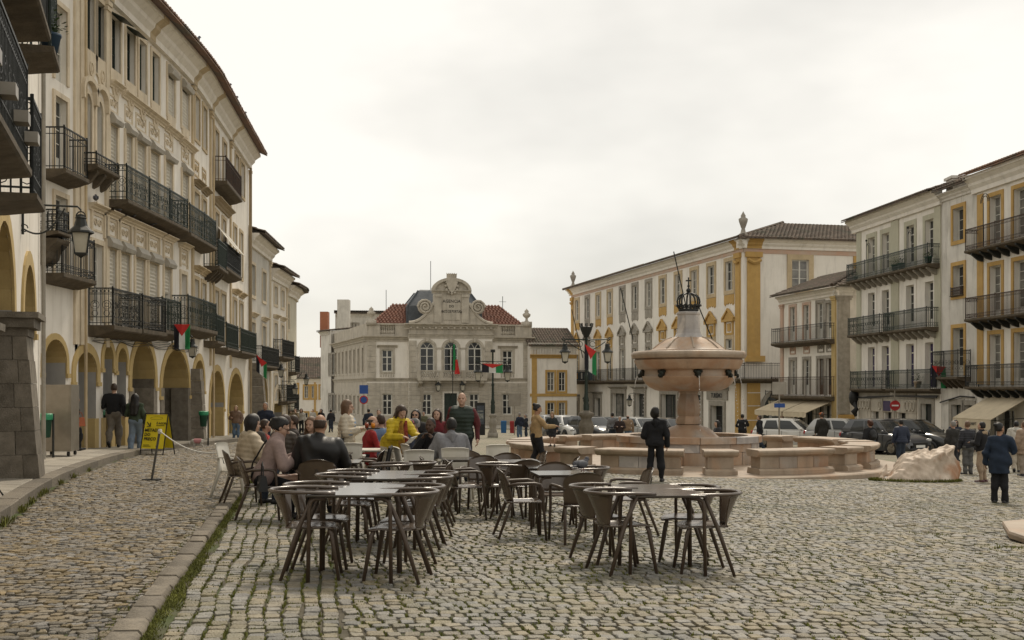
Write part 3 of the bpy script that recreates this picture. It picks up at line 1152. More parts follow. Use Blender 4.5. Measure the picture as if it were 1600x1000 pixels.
def kerb_row():
  root = empty('kerb', (0, 0, 0), 0, 'row of worn granite kerb stones crossing the cobbles, grass along one side', None, None, 'structure')
  y = 5.6
  ang = math.atan(0.185)
  i = 0
  while y < 44:
    l = rnd.uniform(.38, .62)
    m = MB()
    hw, hl, top = .092 + rnd.uniform(-.012, .012), l / 2 - .012, .050 + rnd.uniform(-.014, .012)
    pr = [(-1, -.03), (-1, top * .55), (-.78, top), (.78, top), (1, top * .55), (1, -.03)]
    vs, fs = [], []
    for yy, sc in ((-hl, .9), (-hl + .04, 1), (hl - .04, 1), (hl, .9)):
      for px_, z in pr:
        vs.append((px_ * hw * (sc if abs(yy) == hl else 1), yy, z * (sc if z > 0 else 1)))
    for q in range(3):
      for k in range(5):
        fs.append((q * 6 + k, q * 6 + k + 1, q * 6 + k + 7, q * 6 + k + 6))
    fs += [(5, 4, 3, 2, 1, 0), (18, 19, 20, 21, 22, 23)]
    m.add(vs, fs)
    yc = y + l / 2
    o = m.build('kerb_stone', M['kerbstone'], root, True)
    sharp(o, 50)
    o.location = (line_x(yc) + .02, yc, G(line_x(yc), yc))
    o.rotation_euler = (-.025, .025, ang + rnd.gauss(0, .03))
    y += l * math.cos(ang)
kerb_row()

def blades(name, label, pts, hmin, hmax, wdt, spread, parent=None, m=None):
  """short grass: many small bent blades, one object"""
  n = len(pts)
  P = np.array(pts, float)
  a = nrnd.uniform(0, 2 * np.pi, n)
  h = nrnd.uniform(hmin, hmax, n)
  le = nrnd.normal(0, spread, (n, 2))
  w = wdt * nrnd.uniform(.6, 1.3, n)
  dx, dy = np.cos(a) * w, np.sin(a) * w
  v = np.zeros((n, 4, 3))
  v[:, 0] = P + np.stack([-dx, -dy, np.full(n, -.005)], 1)
  v[:, 1] = P + np.stack([dx, dy, np.full(n, -.005)], 1)
  v[:, 2] = P + np.stack([dx * .4 + le[:, 0], dy * .4 + le[:, 1], h], 1)
  v[:, 3] = P + np.stack([-dx * .4 + le[:, 0], -dy * .4 + le[:, 1], h], 1)
  q = np.arange(n * 4).reshape(-1, 4)
  o = quads_np(name, v.reshape(-1, 3), q, m or M['grass'], parent, False, 'stuff')
  if label: o['label'] = label
  return o

def grass_all():
  pts = []
  def put(x, y): pts.append((x, y, G(x, y)))
  # strip beside the kerb row, thick near, thinning away
  for _ in range(15000):
    y = 6.0 + 20 * rnd.random() ** 1.7
    dens = .5 + .5 * math.sin(y * 2.3) * math.sin(y * .9 + 1)
    if rnd.random() > .35 + .65 * dens: continue
    s = abs(rnd.gauss(0, .06)) * (.6 + .8 * dens)
    put(line_x(y) + .12 + s, y)
  for _ in range(2600):                           # between kerb and field stones
    y = 6.0 + 18 * rnd.random() ** 1.5
    put(line_x(y) - .1 - abs(rnd.gauss(0, .03)), y)
  blades('kerb_grass', 'strip of short green grass and moss along the granite kerb stones', pts, .008, .030, .006, .015)
  pts.clear()
  # moss cushions in the joints: at corners of the setts
  cx, cy, a, b, ro = CB
  sel = np.where(in_view(cx, cy, 20) & (cy < 24))[0]
  for i in sel:
    f = .5 + .5 * math.sin(cx[i] * 1.7 + 2 * math.sin(cy[i] * .8)) * math.sin(cy[i] * 1.3 + cx[i] * .6)
    if rnd.random() > .28 + .65 * f: continue
    sx, sy = rnd.choice(((1, 0), (0, 1), (1, 0))) , 0
    co, si = math.cos(ro[i]), math.sin(ro[i])
    if sx == (1, 0): lx, ly0 = a[i] + .008, None
    else: lx, ly0 = None, b[i] + .008
    for _ in range(11 if cy[i] < 14 else 6):
      X = lx if lx is not None else rnd.uniform(-a[i], a[i])
      Y = ly0 if ly0 is not None else rnd.uniform(-b[i], b[i])
      X += rnd.gauss(0, .006); Y += rnd.gauss(0, .006)
      x, y = cx[i] + X * co - Y * si, cy[i] + X * si + Y * co
      pts.append((x, y, G(x, y) + .004))
  blades('joint_moss', 'tufts of green moss growing in the joints between the setts', pts, .012, .026, .006, .008)
  pts.clear()
  for yc, n, s in ((15.1, 90, .10), (17.6, 60, .12), (18.2, 70, .10), (20.4, 40, .08), (22.3, 40, .1), (24.6, 40, .1), (16.3, 60, .15), (13.4, 70, .14)):
    for _ in range(n):
      y = yc + rnd.gauss(0, s * 1.6)
      x = kerb_x(y) + .03 + abs(rnd.gauss(0, .035))
      put(x, y)
  blades('gutter_weeds', 'small weeds in the gutter along the pavement kerb', pts, .03, .10, .009, .03)
grass_all()

def pavement():
  """raised pavement in front of the arcades: kerb blocks, slabs, each its own piece"""
  root = None
  K = [Vector(p) for p in KERB_L]
  s = [0.0]
  for a, b in zip(K[:-1], K[1:]): s.append(s[-1] + (b - a).length)
  def at(t):
    i = 0
    while i < len(K) - 2 and t > s[i + 1]: i += 1
    q = (t - s[i]) / (s[i + 1] - s[i])
    T = (K[i + 1] - K[i]).normalized()
    return K[i].lerp(K[i + 1], q), Vector((-T.y, T.x))
  b = MB()
  n = 60
  vs, fs = [], []
  for i in range(n + 1):
    P, N = at(s[-1] * i / n)
    for w, dz in ((.10, -.3), (.10, .142), (9.5, .142)):
      x, y = P.x + N.x * w, P.y + N.y * w
      vs.append((x, y, G(x, y) + dz))
  for i in range(n):
    for k in range(2):
      fs.append((3 * i + k, 3 * i + k + 1, 3 * i + k + 4, 3 * i + k + 3))
  b.add(vs, fs)
  root = b.build('pavement', mat('pavement_bed', (.24, .215, .17), (.16, .145, .115), 4, .9, .4, 30, grime=.4))
  tag(root, 'raised stone pavement running along the foot of the arcades', kind='structure')
  def slab(t0, t1, w0, w1, top, nm, m):
    q = MB()
    vs = []
    for dz, g in ((-.12, 0), (top - .012, 0), (top, .012)):
      for t, w in ((t0 + g, w0 + g), (t1 - g, w0 + g), (t1 - g, w1 - g), (t0 + g, w1 - g)):
        P, N = at(t)
        x, y = P.x + N.x * w, P.y + N.y * w
        vs.append((x, y, G(x, y) + dz))
    q.add(vs, [(8, 9, 10, 11)] + [(r * 4 + k, r * 4 + (k + 1) % 4, r * 4 + 4 + (k + 1) % 4, r * 4 + 4 + k) for r in range(2) for k in range(4)])
    q.build(nm, m, root)
  t = 0.0
  while t < s[-1] - 1.5:
    l = rnd.uniform(.8, 1.3)
    slab(t + .004, t + l - .004, 0, .27, .155 + rnd.uniform(-.003, .004), 'kerb_block', M['kerbstone'])
    t += l
  for r in range(5):
    w0 = .28 + r * .62
    t = rnd.uniform(-.3, 0)
    while t < 26:
      l = rnd.uniform(.55, 1.05)
      slab(max(0, t) + .004, t + l - .004, w0 + .004, w0 + .612, .15 + rnd.uniform(-.003, .004), 'paving_slab', M['pave'])
      t += l
pavement()

# ------------------------------------------------------------------ houses on the arcade side
def arch(b, ul, ur, za, zs, zb, dep=1.0, low=None, up=None, band=None, bw=0.26, rise=None):
  """arcade opening: soffit lining, jambs and a painted band round it"""
  rise = rise if rise is not None else za - zs
  b.ops.append((ul, ur, zb, za, rise, 0))
  ol = outline(ul, ur, za - rise, za, rise, 12)[1:-1]
  q = b.mb()
  zl = za - rise
  for p, r in zip(ol[:-1], ol[1:]):
    q.quad((p[0], 0.0, p[1]), (r[0], 0.0, r[1]), (r[0], -dep, r[1]), (p[0], -dep, p[1]))
  b.part('arch_lining', q, up or M['ochre_pale'])
  for u in (ul, ur):
    q = b.mb()
    q.quad((u, 0.0, zb), (u, -dep, zb), (u, -dep, zl), (u, 0.0, zl))
    b.part('arch_jamb', q, low or M['arcade_grey'])
  if band is not False:
    q = b.mb()
    ring(q, outline(ul - bw, ur + bw, zl - .3, za + bw, rise + bw, 12), outline(ul, ur, zl - .3, za, rise, 12), -.01, .045)
    q.box(ul - bw - .04, ul + .0, -.005, .075, zl - .42, zl - .3)
    q.box(ur - .0, ur + bw + .04, -.005, .075, zl - .42, zl - .3)
    b.part('arch_band', q, band or M['ochre_pale'])

def arcade_room(b, u0, u1, zt, depth=4.2):
  F = b.F
  q = b.mb()
  n = 6
  for i in range(n):
    a, c = u0 + (u1 - u0) * i / n, u0 + (u1 - u0) * (i + 1) / n
    q.quad((a, -depth, -3.4), (c, -depth, -3.4), (c, -depth, zt), (a, -depth, zt))
  for u in (u0, u1):
    q.quad((u, -.9, -3.4), (u, -depth, -3.4), (u, -depth, zt), (u, -.9, zt))
  b.part('arcade_wall', q, M['arcade_grey'])
  q = b.mb()
  for i in range(n):
    a, c = u0 + (u1 - u0) * i / n, u0 + (u1 - u0) * (i + 1) / n
    q.quad((a, -.001, zt), (c, -.001, zt), (c, -depth, zt), (a, -depth, zt))
  b.part('arcade_ceiling', q, M['arcade_grey'])
  u = u0 + 1.5
  while u < u1 - 1.2:
    d = b.mb()
    d.box(u, u + 1.1, -depth + .002, -depth + .03, -3.2, .25)
    b.part('shop_door', d, M['dark'])
    u += rnd.uniform(3.5, 5)

def pilaster(b, u, z0, z1, w=0.3, pr=0.06, m=None, cap=True):
  q = b.mb()
  q.box(u - w / 2, u + w / 2, -.01, pr, z0, z1)
  if cap:
    q.box(u - w * .62, u + w * .62, -.01, pr + .05, z1 - .28, z1 - .16)
    q.box(u - w * .7, u + w * .7, -.01, pr + .08, z1 - .14, z1)
  b.part('pilaster', q, m or M['trim_sand'])

def shutter_box(b, a, c, d, drop, box=True):
  """roller shutter let down part of the way, its box on top"""
  q = b.mb()
  n = max(2, int(drop / .12))
  for i in range(n):
    z1 = d - drop * i / n
    q.add([(a, -.06, z1), (c, -.06, z1), (c, -.035, z1 - drop / n * .5), (a, -.035, z1 - drop / n * .5), (c, -.06, z1 - drop / n), (a, -.06, z1 - drop / n)], [(0, 1, 2, 3), (3, 2, 4, 5)])
  o = b.part('shutter', q, M['shutter'])
  if box:
    q = b.mb()
    q.add([(a - .08, 0.0, d + .02), (c + .08, 0.0, d + .02), (c + .08, .2, d + .02), (a - .08, .2, d + .02), (a - .08, .0, d + .34), (c + .08, 0.0, d + .34), (c + .08, .13, d + .34), (a - .08, .13, d + .34),
       (a - .08, .25, d + .14), (c + .08, .25, d + .14)],
       [(0, 1, 2, 3), (4, 7, 6, 5), (3, 2, 9, 8), (8, 9, 6, 7), (0, 3, 8, 7, 4), (1, 5, 6, 9, 2)])
    b.part('shutter_box', q, M['shutter_box'], o)
  return o

def house_a():
  pts = chaikin([(-12.4, 32.95), (-12.4, 44.5), (-12.95, 49.5), (-14.25, 62.3)], 3)
  F = Fac(pts, 1)
  b = Bld('arcaded_townhouse', 'long curving white townhouse with stucco scrollwork above yellow banded arches', F, M['plaster'], 'building')
  U = F.U
  # top floor windows
  Z0, Z1 = 9.85, 11.55
  tops = [(134, 146), (152, 163), (174.5, 185), (198, 208), (216, 227.5), (237, 247), (261, 272), (283, 294.5), (304, 311), (316, 322), (367, 372.5), (375.5, 381.5)]
  for i, (p, q) in enumerate(tops):
    a, c = U(p), U(q)
    if c - a < .75:
      m_ = (a + c) / 2; a, c = m_ - .42, m_ + .42
    sh = i in (6, 7)
    b.window(a, c, Z0, Z1, dep=.2, rows=3, fm=M['dark_wood'] if i < 6 else M['white_wood'], gm=M['glass'], sur=(.13, .05, M['trim_sand'] if i < 8 else M['trim_beige']))
    if sh: shutter_box(b, a + .03, c - .03, Z1 - .3, 1.35)
    if i < 8:                                    # scrolled apron under the sill
      m_ = (a + c) / 2
      q_ = b.mb()
      pts_ = [(m_ - .52, Z0 - .13), (m_ - .5, Z0 - .5), (m_ - .3, Z0 - .62), (m_ - .16, Z0 - .9), (m_, Z0 - .96), (m_ + .16, Z0 - .9), (m_ + .3, Z0 - .62), (m_ + .5, Z0 - .5), (m_ + .52, Z0 - .13)]
      q_.add([(x, .05, z) for x, z in pts_] + [(x, 0, z) for x, z in pts_], [tuple(range(9))] + [(k, k + 1, k + 10, k + 9) for k in range(8)])
      q_.tube([(m_ + .15 * math.cos(t * .7), .06, Z0 - .52 + .2 * math.sin(t * .7)) for t in range(10)], .03, 4)
      q_.ball((m_, .05, Z0 - .52), .07, .05, .1, 6, 4)
      b.part('apron', q_, M['trim_sand'])
    if i in (2, 3):
      q_ = b.mb()
      q_.add([(a - .06, .01, Z1 + .05), (c + .06, .01, Z1 + .05), (c + .06, .45, Z1 - .18), (a - .06, .45, Z1 - .18), (a - .06, .01, Z1 - .01), (c + .06, .01, Z1 - .01)], [(0, 1, 2, 3), (3, 2, 5, 4), (0, 3, 4), (1, 5, 2)])
      b.part('canopy', q_, M['dark_wood'])
  # second floor
  for p, q in ((130, 141.5), (149.5, 159)):        # two arched windows on their own small balcony
    a, c = U(p), U(q)
    b.window(a, c, 6.5, 8.55, rise=.35, dep=.2, rows=3, fm=M['dark_wood'], gm=M['glass'], sur=(.14, .05, M['trim_sand']))
    q_ = b.mb()
    ring(q_, outline(a - .3, c + .3, 8.3, 9.05, .42), outline(a - .2, c + .2, 8.3, 8.9, .34), 0, .16)
    b.part('hood_mould', q_, M['trim_sand'])
  a, c = U(127), U(163)
  b.balcony(a, c, 6.42, .45, .32, .14, 'bars', brackets=3, sp=.14)
  sec = [(171, 182), (196, 205), (213, 226), (234, 247), (258, 268.5), (284, 293.5)]
  for i, (p, q) in enumerate(sec):
    a, c = U(p), U(q)
    b.window(a, c, 5.78, 8.1, dep=.2, rows=4, fm=M['white_wood'], sur=(.16, .05, M['trim_sand']), door=.22)
    shutter_box(b, a + .03, c - .03, 8.1, (2.2, 2.2, 2.2, 2.2, .9, 1.7)[i])
    relief(b, a - .1, c + .1, 8.5, 9.05, M['trim_sand'])
  q = b.mb()
  for (p0, p1, zz) in ((170, 187, 9.25), (189.5, 256, 9.2), (257, 279, 9.15), (280, 302, 9.1)):
    sweep(q, cornice_prof(0, zz, .2, .24), U(p0), U(p1), 6)
  b.part('string_course', q, M['trim_sand'])
  b.balcony(U(167), U(268), 5.74, .62, 1.05, .16, 'scroll', brackets=0, iron=M['iron_green'])
  b.balcony(U(271), U(314), 5.66, .62, 1.05, .16, 'scroll', brackets=0, iron=M['iron_green'])
  for p, q in ((303.5, 309.5), (315.5, 321.5)):
    a, c = U(p), U(q)
    m_ = (a + c) / 2
    b.window(m_ - .5, m_ + .5, 5.8, 7.7, dep=.18, rows=4, sur=(.14, .05, M['trim_beige']), door=.2)
    relief(b, m_ - .5, m_ + .5, 8.35, 9.0, M['trim_beige'])
    q_ = b.mb()
    sweep(q_, cornice_prof(0, 7.95, .2, .3), m_ - .72, m_ + .72, 1)
    b.part('window_hood', q_, M['trim_dark'])
  b.balcony(U(318), U(333), 5.0, .62, 1.1, .16, 'bars', iron=M['iron_green'], brackets=4)
  # right-hand white section
  for p, q, z0, z1 in ((334.5, 341.5, 9.0, 11.3), (347, 354, 9.0, 11.3), (335, 341.5, 5.6, 7.7), (346, 352.5, 5.6, 7.7), (364, 369.5, 5.6, 7.9), (374, 379, 5.6, 7.9)):
    a, c = U(p), U(q)
    m_ = (a + c) / 2
    b.window(m_ - .52, m_ + .52, z0, z1, dep=.2, rows=4, sur=(.15, .05, M['trim_beige']), door=.2 if z0 > 8 else 0)
  q = b.mb()
  sweep(q, cornice_prof(0, 8.0, .3, .35), U(333), U(357), 2)
  b.part('window_hood', q, M['trim_dark'])
  b.balcony(U(332), U(358), 8.95, .6, 1.05, .18, 'bars', iron=M['iron_rust'])
  b.balcony(U(331), U(357), 5.2, .6, 1.05, .18, 'scroll', iron=M['iron'])
  for p, q in ((336, 345), (347, 356)):            # sun blinds propped out over the lower balcony
    a, c = U(p), U(q)
    q_ = b.mb()
    q_.shell(2, 2, lambda i, j: (a + (c - a) * i, .06 + .75 * j, 7.1 - .95 * j), .012)
    b.part('sun_blind', q_, M['shutter'])
  # first floor
  firsts = [(147.5, 156), (167.5, 178), (190, 199), (211, 225), (232, 246), (256, 266), (282.5, 290), (303.5, 309), (314.5, 320.5), (335, 341), (345, 352), (364, 369), (374, 379)]
  for i, (p, q) in enumerate(firsts):
    a, c = U(p), U(q)
    m_ = (a + c) / 2
    h = max(.42, min(.75, (c - a) / 2))
    a, c = m_ - h, m_ + h
    b.window(a, c, 1.95, 4.25, dep=.2, rows=4, fm=M['white_wood'], sur=(.15, .05, M['trim_sand'] if i < 7 else M['trim_beige']), door=.22, gm=M['glass'] if i % 3 else M['glass_curtain'])
    if 1 <= i <= 5: shutter_box(b, a + .03, c - .03, 4.25, (0, 2.2, 2.2, 2.2, 2.0, .9)[i])
    if i < 7:
      relief(b, a - .02, c + .02, 4.62, 5.15, M['trim_sand'])
      q_ = b.mb()
      sweep(q_, cornice_prof(0, 5.2, .2, .26), a - .3, c + .3, 1)
      for uu in (a - .16, c + .06):
        q_.box(uu, uu + .1, -.01, .07, 4.5, 5.2)
      b.part('window_hood', q_, M['trim_sand'])
    elif i < 9 or i > 10:
      q_ = b.mb()
      sweep(q_, cornice_prof(0, 4.55, .22, .3), a - .25, c + .25, 1)
      b.part('window_hood', q_, M['trim_beige'])
  for p, q, z_, pr_, st in ((137, 184, 1.80, .74, 'scroll'), (187, 227, 1.82, .72, 'rings'), (231, 262, 1.95, .5, 'scroll'), (266, 313, 2.24, .66, 'scroll')):
    b.balcony(U(p) + .02, U(q), z_, pr_, 1.08, .2, st, iron=M['iron'] if p < 200 else M['iron_green'])
  for p, q, z_ in ((318, 331, 1.9), (335, 354, 1.72), (359, 385, 1.72)):
    b.balcony(U(p), U(q), z_, .55, 1.08, .16, 'rings', iron=M['iron_green'])
  # pilasters, cornice, roof edge
  for p in (126, 165.5, 300, 328, 359.5, 389.5):
    pilaster(b, U(p), .9 if p > 300 else 1.2, 11.75, .34 if p > 300 else .28, .07, M['trim_beige'] if p > 290 else M['trim_sand'])
  q = b.mb()
  sweep(q, cornice_prof(0, 11.8, .8, .62), 0, F.L + .25, 26)
  b.part('cornice', q, M['plaster'])
  for p in (165.5, 232, 300, 328, 359.5):
    q = b.mb()
    u = U(p)
    sweep(q, [(w_ + .012, z_) for w_, z_ in cornice_prof(0, 11.81, .78, .63)], u - .28, u + .28, 1)
    b.part('cornice_block', q, M['trim_beige'])
  b.tiles(0, F.L + .3, .95, 12.6, -2.2, 13.9, M['tile'], .26, .5, rows=3)
  # arcade
  arches = [(117, 150, 550, 581, 0), (161, 175.5, 540, 578, 0), (182.5, 197, 544, 578, 0), (204.6, 241, 534.6, 600, 1), (252.5, 294, 545.8, 606, 1), (301.5, 318, 562.6, 600, 0), (327.5, 349.3, 579, 630, 0), (356.5, 379, 583, 635, 0)]
  for pl, pr, za, zs, gran in arches:
    a, c = U(pl), U(pr)
    m_ = (a + c) / 2
    D = F.at(m_)[0].y
    z1 = (604 - za) / FPX * D
    r = min((c - a) / 2, z1 - (604 - zs) / FPX * D)
    arch(b, a, c, z1, z1 - r, -3.4, 1.0, M['granite'] if gran else M['arcade_grey'], band=M['ochre_pale'], bw=.2 if c - a < 1.6 else .27)
    for uu in (a, c):                            # painted plinth of the pier
      q = b.mb()
      q.box(uu - .16, uu + .16, -.6, .03, -3.0, -.95) if not gran else q.box(uu - .2, uu + .2, -.6, .05, -3.0, -.05)
      b.part('pier_plinth', q, M['granite'] if gran else M['ochre_pale'])
  arcade_room(b, .1, F.L - .3, 1.6)
  # granite buttresses
  for p, wz, pr in ((300.5, .55, .55), (393, .9, .9)):
    stone_pier(b, U(p) - wz / 2, U(p) + wz / 2, pr, -2.6, .7 if p < 350 else 1.3)
  b.wall(-3.4, 12.2, segl=1.2)
  b.body(9, -3.4, 12.2)
  q = b.mb()                                       # drain pipe at the corner
  q.tube([(F.L - .12, .14, -2.2), (F.L - .12, .14, 11.8)], .07, 6)
  b.part('drain_pipe', q, M['trim_dark'])
  return b

def stone_pier(b, u0, u1, pr, z0, z1, batter=.35, rows=None, top=True):
  """leaning buttress of granite blocks"""
  rows = rows or max(3, int((z1 - z0) / .42))
  for i in range(rows):
    za, zb = z0 + (z1 - z0) * i / rows, z0 + (z1 - z0) * (i + 1) / rows
    ka, kb = pr * (1 - batter * i / rows), pr * (1 - batter * (i + 1) / rows)
    e = .006
    split = [0, rnd.uniform(.35, .65), 1] if u1 - u0 > .7 else [0, 1]
    for s0, s1 in zip(split[:-1], split[1:]):
      q = b.mb()
      a, c = u0 + (u1 - u0) * s0 + e, u0 + (u1 - u0) * s1 - e
      o = rnd.uniform(-.012, .012)
      vs = [(a, -.05, za + e), (c, -.05, za + e), (c, ka + o, za + e), (a, ka + o, za + e), (a, -.05, zb - e), (c, -.05, zb - e), (c, kb + o, zb - e), (a, kb + o, zb - e)]
      q.add(vs, [(3, 2, 1, 0), (4, 5, 6, 7), (2, 3, 7, 6), (0, 3, 7, 4)[::-1], (1, 2, 6, 5)])
      b.part('stone_block', q, M['granite'])

HA = house_a()

def house_n2():
  F = Fac([(-12.4, 25.0), (-12.4, 32.9)], 1)
  b = Bld('balconied_house', 'narrow white house with two small iron balconies squeezed beside the long scrollwork townhouse', F, M['plaster'], 'building')
  U = F.U
  for z0, z1 in ((3.0, 5.2), (5.85, 7.9), (8.35, 10.4)):
    b.window(6.2, 7.05, z0, z1, dep=.2, rows=4, sur=(.14, .05, M['trim_sand']), door=.2)
  b.balcony(5.35, 7.75, 3.0, .56, 1.1, .16, 'rings', iron=M['iron'])
  b.balcony(5.5, 7.2, 5.78, .56, 1.1, .16, 'bars', iron=M['iron'])
  b.balcony(4.9, 5.75, 4.05, .6, .55, .1, 'rings', iron=M['iron'])
  q = b.mb()                                       # heavy carved corbel under it
  prof = [(0, 3.2)] + [(.1 + .48 * (k / 8) ** .7 + .04 * math.sin(k * 1.1), 3.2 + .66 * k / 8) for k in range(9)] + [(0, 3.87)]
  sweep(q, prof, 4.9, 5.75, 1)
  b.part('corbel', q, M['slab_stone'])
  a, c = U(67.5), U(102.5)
  arch(b, a, c, 1.28, .66, -3.4, 1.0, M['arcade_grey'], band=M['ochre_pale'], bw=.17)
  q = b.mb()
  sweep(q, cornice_prof(0, 12.6, .7, .6), 0, F.L, 1)
  b.part('cornice', q, M['plaster'])
  pilaster(b, F.L - .2, 1.2, 12.6, .3, .07, M['trim_sand'])
  b.tiles(0, F.L, .9, 13.35, -2.2, 14.6, M['tile'], .26, .5, rows=3)
  arcade_room(b, .1, F.L - .1, 1.6)
  b.wall(-3.4, 12.9)
  b.body(9, -3.4, 12.9)
  return b
HN2 = house_n2()

def house_n1():
  y0, y1 = 7.0, 25.5
  f = lambda y: -6.85 - .3125 * (y - 14)
  F = Fac([(f(y0), y0), (f(y1), y1)], 1)
  b = Bld('buttressed_house', 'nearest white house with granite buttresses and dark iron balcony overhead', F, M['plaster'], 'building')
  U = F.U
  arch(b, U(-12), U(19), 2.75, 1.35, -2.6, .9, M['arcade_grey'], band=M['ochre_pale'], bw=.3)
  arch(b, U(35), U(52), 2.43, 1.4, -2.6, .9, M['arcade_grey'], band=M['ochre_pale'], bw=.28)
  uy = lambda y: (y - y0) * F.L / (y1 - y0)
  # long balcony at the top of the frame, then a smaller one
  b.balcony(uy(7.4), uy(12.9), 2.48, 1.02, 1.15, .11, 'scroll', iron=M['iron'])
  b.balcony(uy(13.7), uy(14.75), 2.35, 1.0, 1.15, .10, 'scroll', iron=M['iron'])
  b.balcony(uy(10.0), uy(15.6), 4.85, 1.0, 1.1, .11, 'bars', iron=M['iron'])
  b.balcony(uy(16.1), uy(17.2), 4.85, 1.0, 1.1, .11, 'scroll', iron=M['iron_green'])
  for y in (8.5, 10.5, 12.4, 14.9, 17.5):
    b.window(uy(y) - .5, uy(y) + .5, 2.3, 4.6, dep=.2, rows=4, sur=(.16, .05, M['trim_sand']), door=.2)
    b.window(uy(y) - .5, uy(y) + .5, 5.5, 7.7, dep=.2, rows=4, sur=(.16, .05, M['trim_sand']), door=.2)
  for y in (13.75, 14.55, 15.4):                   # outdoor air conditioner boxes on the wall
    q = b.mb()
    z = 4.15
    q.box(uy(y) - .3, uy(y) + .3, .02, .42, z, z + .55)
    b.part('air_conditioner', q, M['shutter_box'])
  for y in (9.4, 10.6, 11.7, 12.7):                 # floodlights on the railing
    q = b.mb()
    q.tube([(uy(y), .8, 2.75), (uy(y), 1.05, 2.8)], .012, 4)
    q.box(uy(y) - .12, uy(y) + .12, 1.0, 1.14, 2.74, 2.86)
    b.part('floodlight', q, M['steel'])
  # two granite buttresses carrying the arch
  def pier(ya, yb, pr, z1, cap):
    b_ = b
    rows = 7
    ua, ub = uy(ya), uy(yb)
    z0 = -1.95
    for i in range(rows):
      za, zb = z0 + (z1 - z0) * i / rows, z0 + (z1 - z0) * (i + 1) / rows
      ka, kb = pr * (1 - .4 * i / rows), pr * (1 - .4 * (i + 1) / rows)
      for s0, s1, w0, w1 in ((0, 1, -.5, .55), (0, 1, .55, 1)) if i % 2 else ((0, 1, -.5, .35), (0, 1, .35, 1)):
        q = b.mb()
        e = .003
        o = rnd.uniform(-.008, .008)
        wa0, wa1 = (w0 if w0 < 0 else w0 * ka) + e, w1 * ka - e + o
        wb0, wb1 = (w0 if w0 < 0 else w0 * kb) + e, w1 * kb - e + o
        a, c = ua + o, ub + o
        vs = [(a, wa0, za + e), (c, wa0, za + e), (c, wa1, za + e), (a, wa1, za + e), (a, wb0, zb - e), (c, wb0, zb - e), (c, wb1, zb - e), (a, wb1, zb - e)]
        q.add(vs, [(3, 2, 1, 0), (4, 5, 6, 7), (2, 3, 7, 6), (0, 1, 5, 4), (3, 0, 4, 7), (1, 2, 6, 5)])
        b.part('stone_block', q, M['granite'])
    q = b.mb()
    q.box(ua + .03, ub - .03, -.5, pr * .52, z0, z1)
    b.part('pier_core', q, M['granite'])
    q = b.mb()
    k = pr * .6
    for za, zb, w in ((z1, z1 + .14, k + .02), (z1 + .14, z1 + .3, k + .12), (z1 + .3, z1 + .4, k + .2)):
      q.box(ua - (w - k), ub + (w - k), -.5, w, za + .002, zb)
    b.part('pier_capital', q, M['granite'])
  pier(19.3, 20.3, .58, .85, True)
  pier(14.2, 15.5, .40, .45, True)
  q = b.mb()
  q.tube([(F.L - .25, .09, -1.6), (F.L - .25, .09, 8)], .05, 6)
  b.part('drain_pipe', q, M['granite_trim'])
  q = b.mb()
  sweep(q, cornice_prof(0, 10.8, .7, .6), 0, F.L, 1)
  b.part('cornice', q, M['plaster'])
  b.tiles(0, F.L, .9, 11.55, -2.2, 12.8, M['tile'], .26, .5, rows=3)
  arcade_room(b, .1, F.L - .1, 3.2, 3.6)
  b.wall(-2.6, 11.0)
  b.body(8, -2.6, 11.0)
  return b
HN1 = house_n1()

def house_small(name, label, pts, eave, rows, wins, wm, tm, arches=(), balc=(), blocks=True, depth=9, z0=-4):
  F = Fac(pts, 1)
  b = Bld(name, label, F, wm, 'building', None)
  for (z0_, z1_) in rows:
    for p, q in wins:
      a, c = F.U(p), F.U(q)
      m_ = (a + c) / 2
      h = max(.5, min(.7, (c - a) / 2))
      b.window(m_ - h, m_ + h, z0_, z1_, dep=.18, rows=4, sur=(.17, .05, tm))
      if z1_ < 5.5:
        q_ = b.mb()
        sweep(q_, cornice_prof(0, z1_ + .3, .22, .28), m_ - h - .3, m_ + h + .3, 1)
        b.part('window_hood', q_, tm)
  for pl, pr, za, zs in arches:
    a, c = F.U(pl), F.U(pr)
    D = F.at((a + c) / 2)[0].y
    z1 = (604 - za) / FPX * D
    arch(b, a, c, z1, z1 - (c - a) / 2 * .95, -4, 1.0, M['arcade_grey'], band=tm, bw=.3)
  for p, q, z in balc:
    b.balcony(F.U(p), F.U(q), z, .6, 1.05, .16, 'scroll', iron=M['iron'])
  q = b.mb()
  sweep(q, cornice_prof(0, eave - .75, .7, .55), 0, F.L, 4)
  b.part('cornice', q, M['plaster'])
  pilaster(b, F.L - .2, z0 + 2, eave - .75, .4, .07, tm)
  b.tiles(0, F.L, .85, eave, -3, eave + 1.2, M['tile_old'], .26, .5, rows=3)
  if arches: arcade_room(b, .1, F.L - .1, .9)
  b.wall(z0, eave - .1)
  b.body(depth, z0, eave - .1)
  return b
HB = house_small('grey_townhouse', 'grey weathered townhouse with two windows per floor and a flag', [(-14.27, 62.5), (-14.85, 70.8)], 8.4,
      ((5.05, 6.75), (1.85, 3.55)), ((391.5, 399), (408.5, 416)), M['plaster_grey'], M['trim_sand'], arches=((405, 418, 588, 620),), balc=((393, 421, 1.2),))
HC = house_small('white_townhouse', 'white townhouse with two iron balconies beyond the grey townhouse', [(-14.87, 70.9), (-15.15, 77.6)], 7.35,
      ((5.2, 6.3), (2.3, 4.0), (-.9, .7)), ((428, 433), (439, 443.5)), M['plaster_cool'], M['trim_sand'], arches=((427, 440, 607, 620),), balc=((427, 446, 1.9), (434, 449, -.95)))
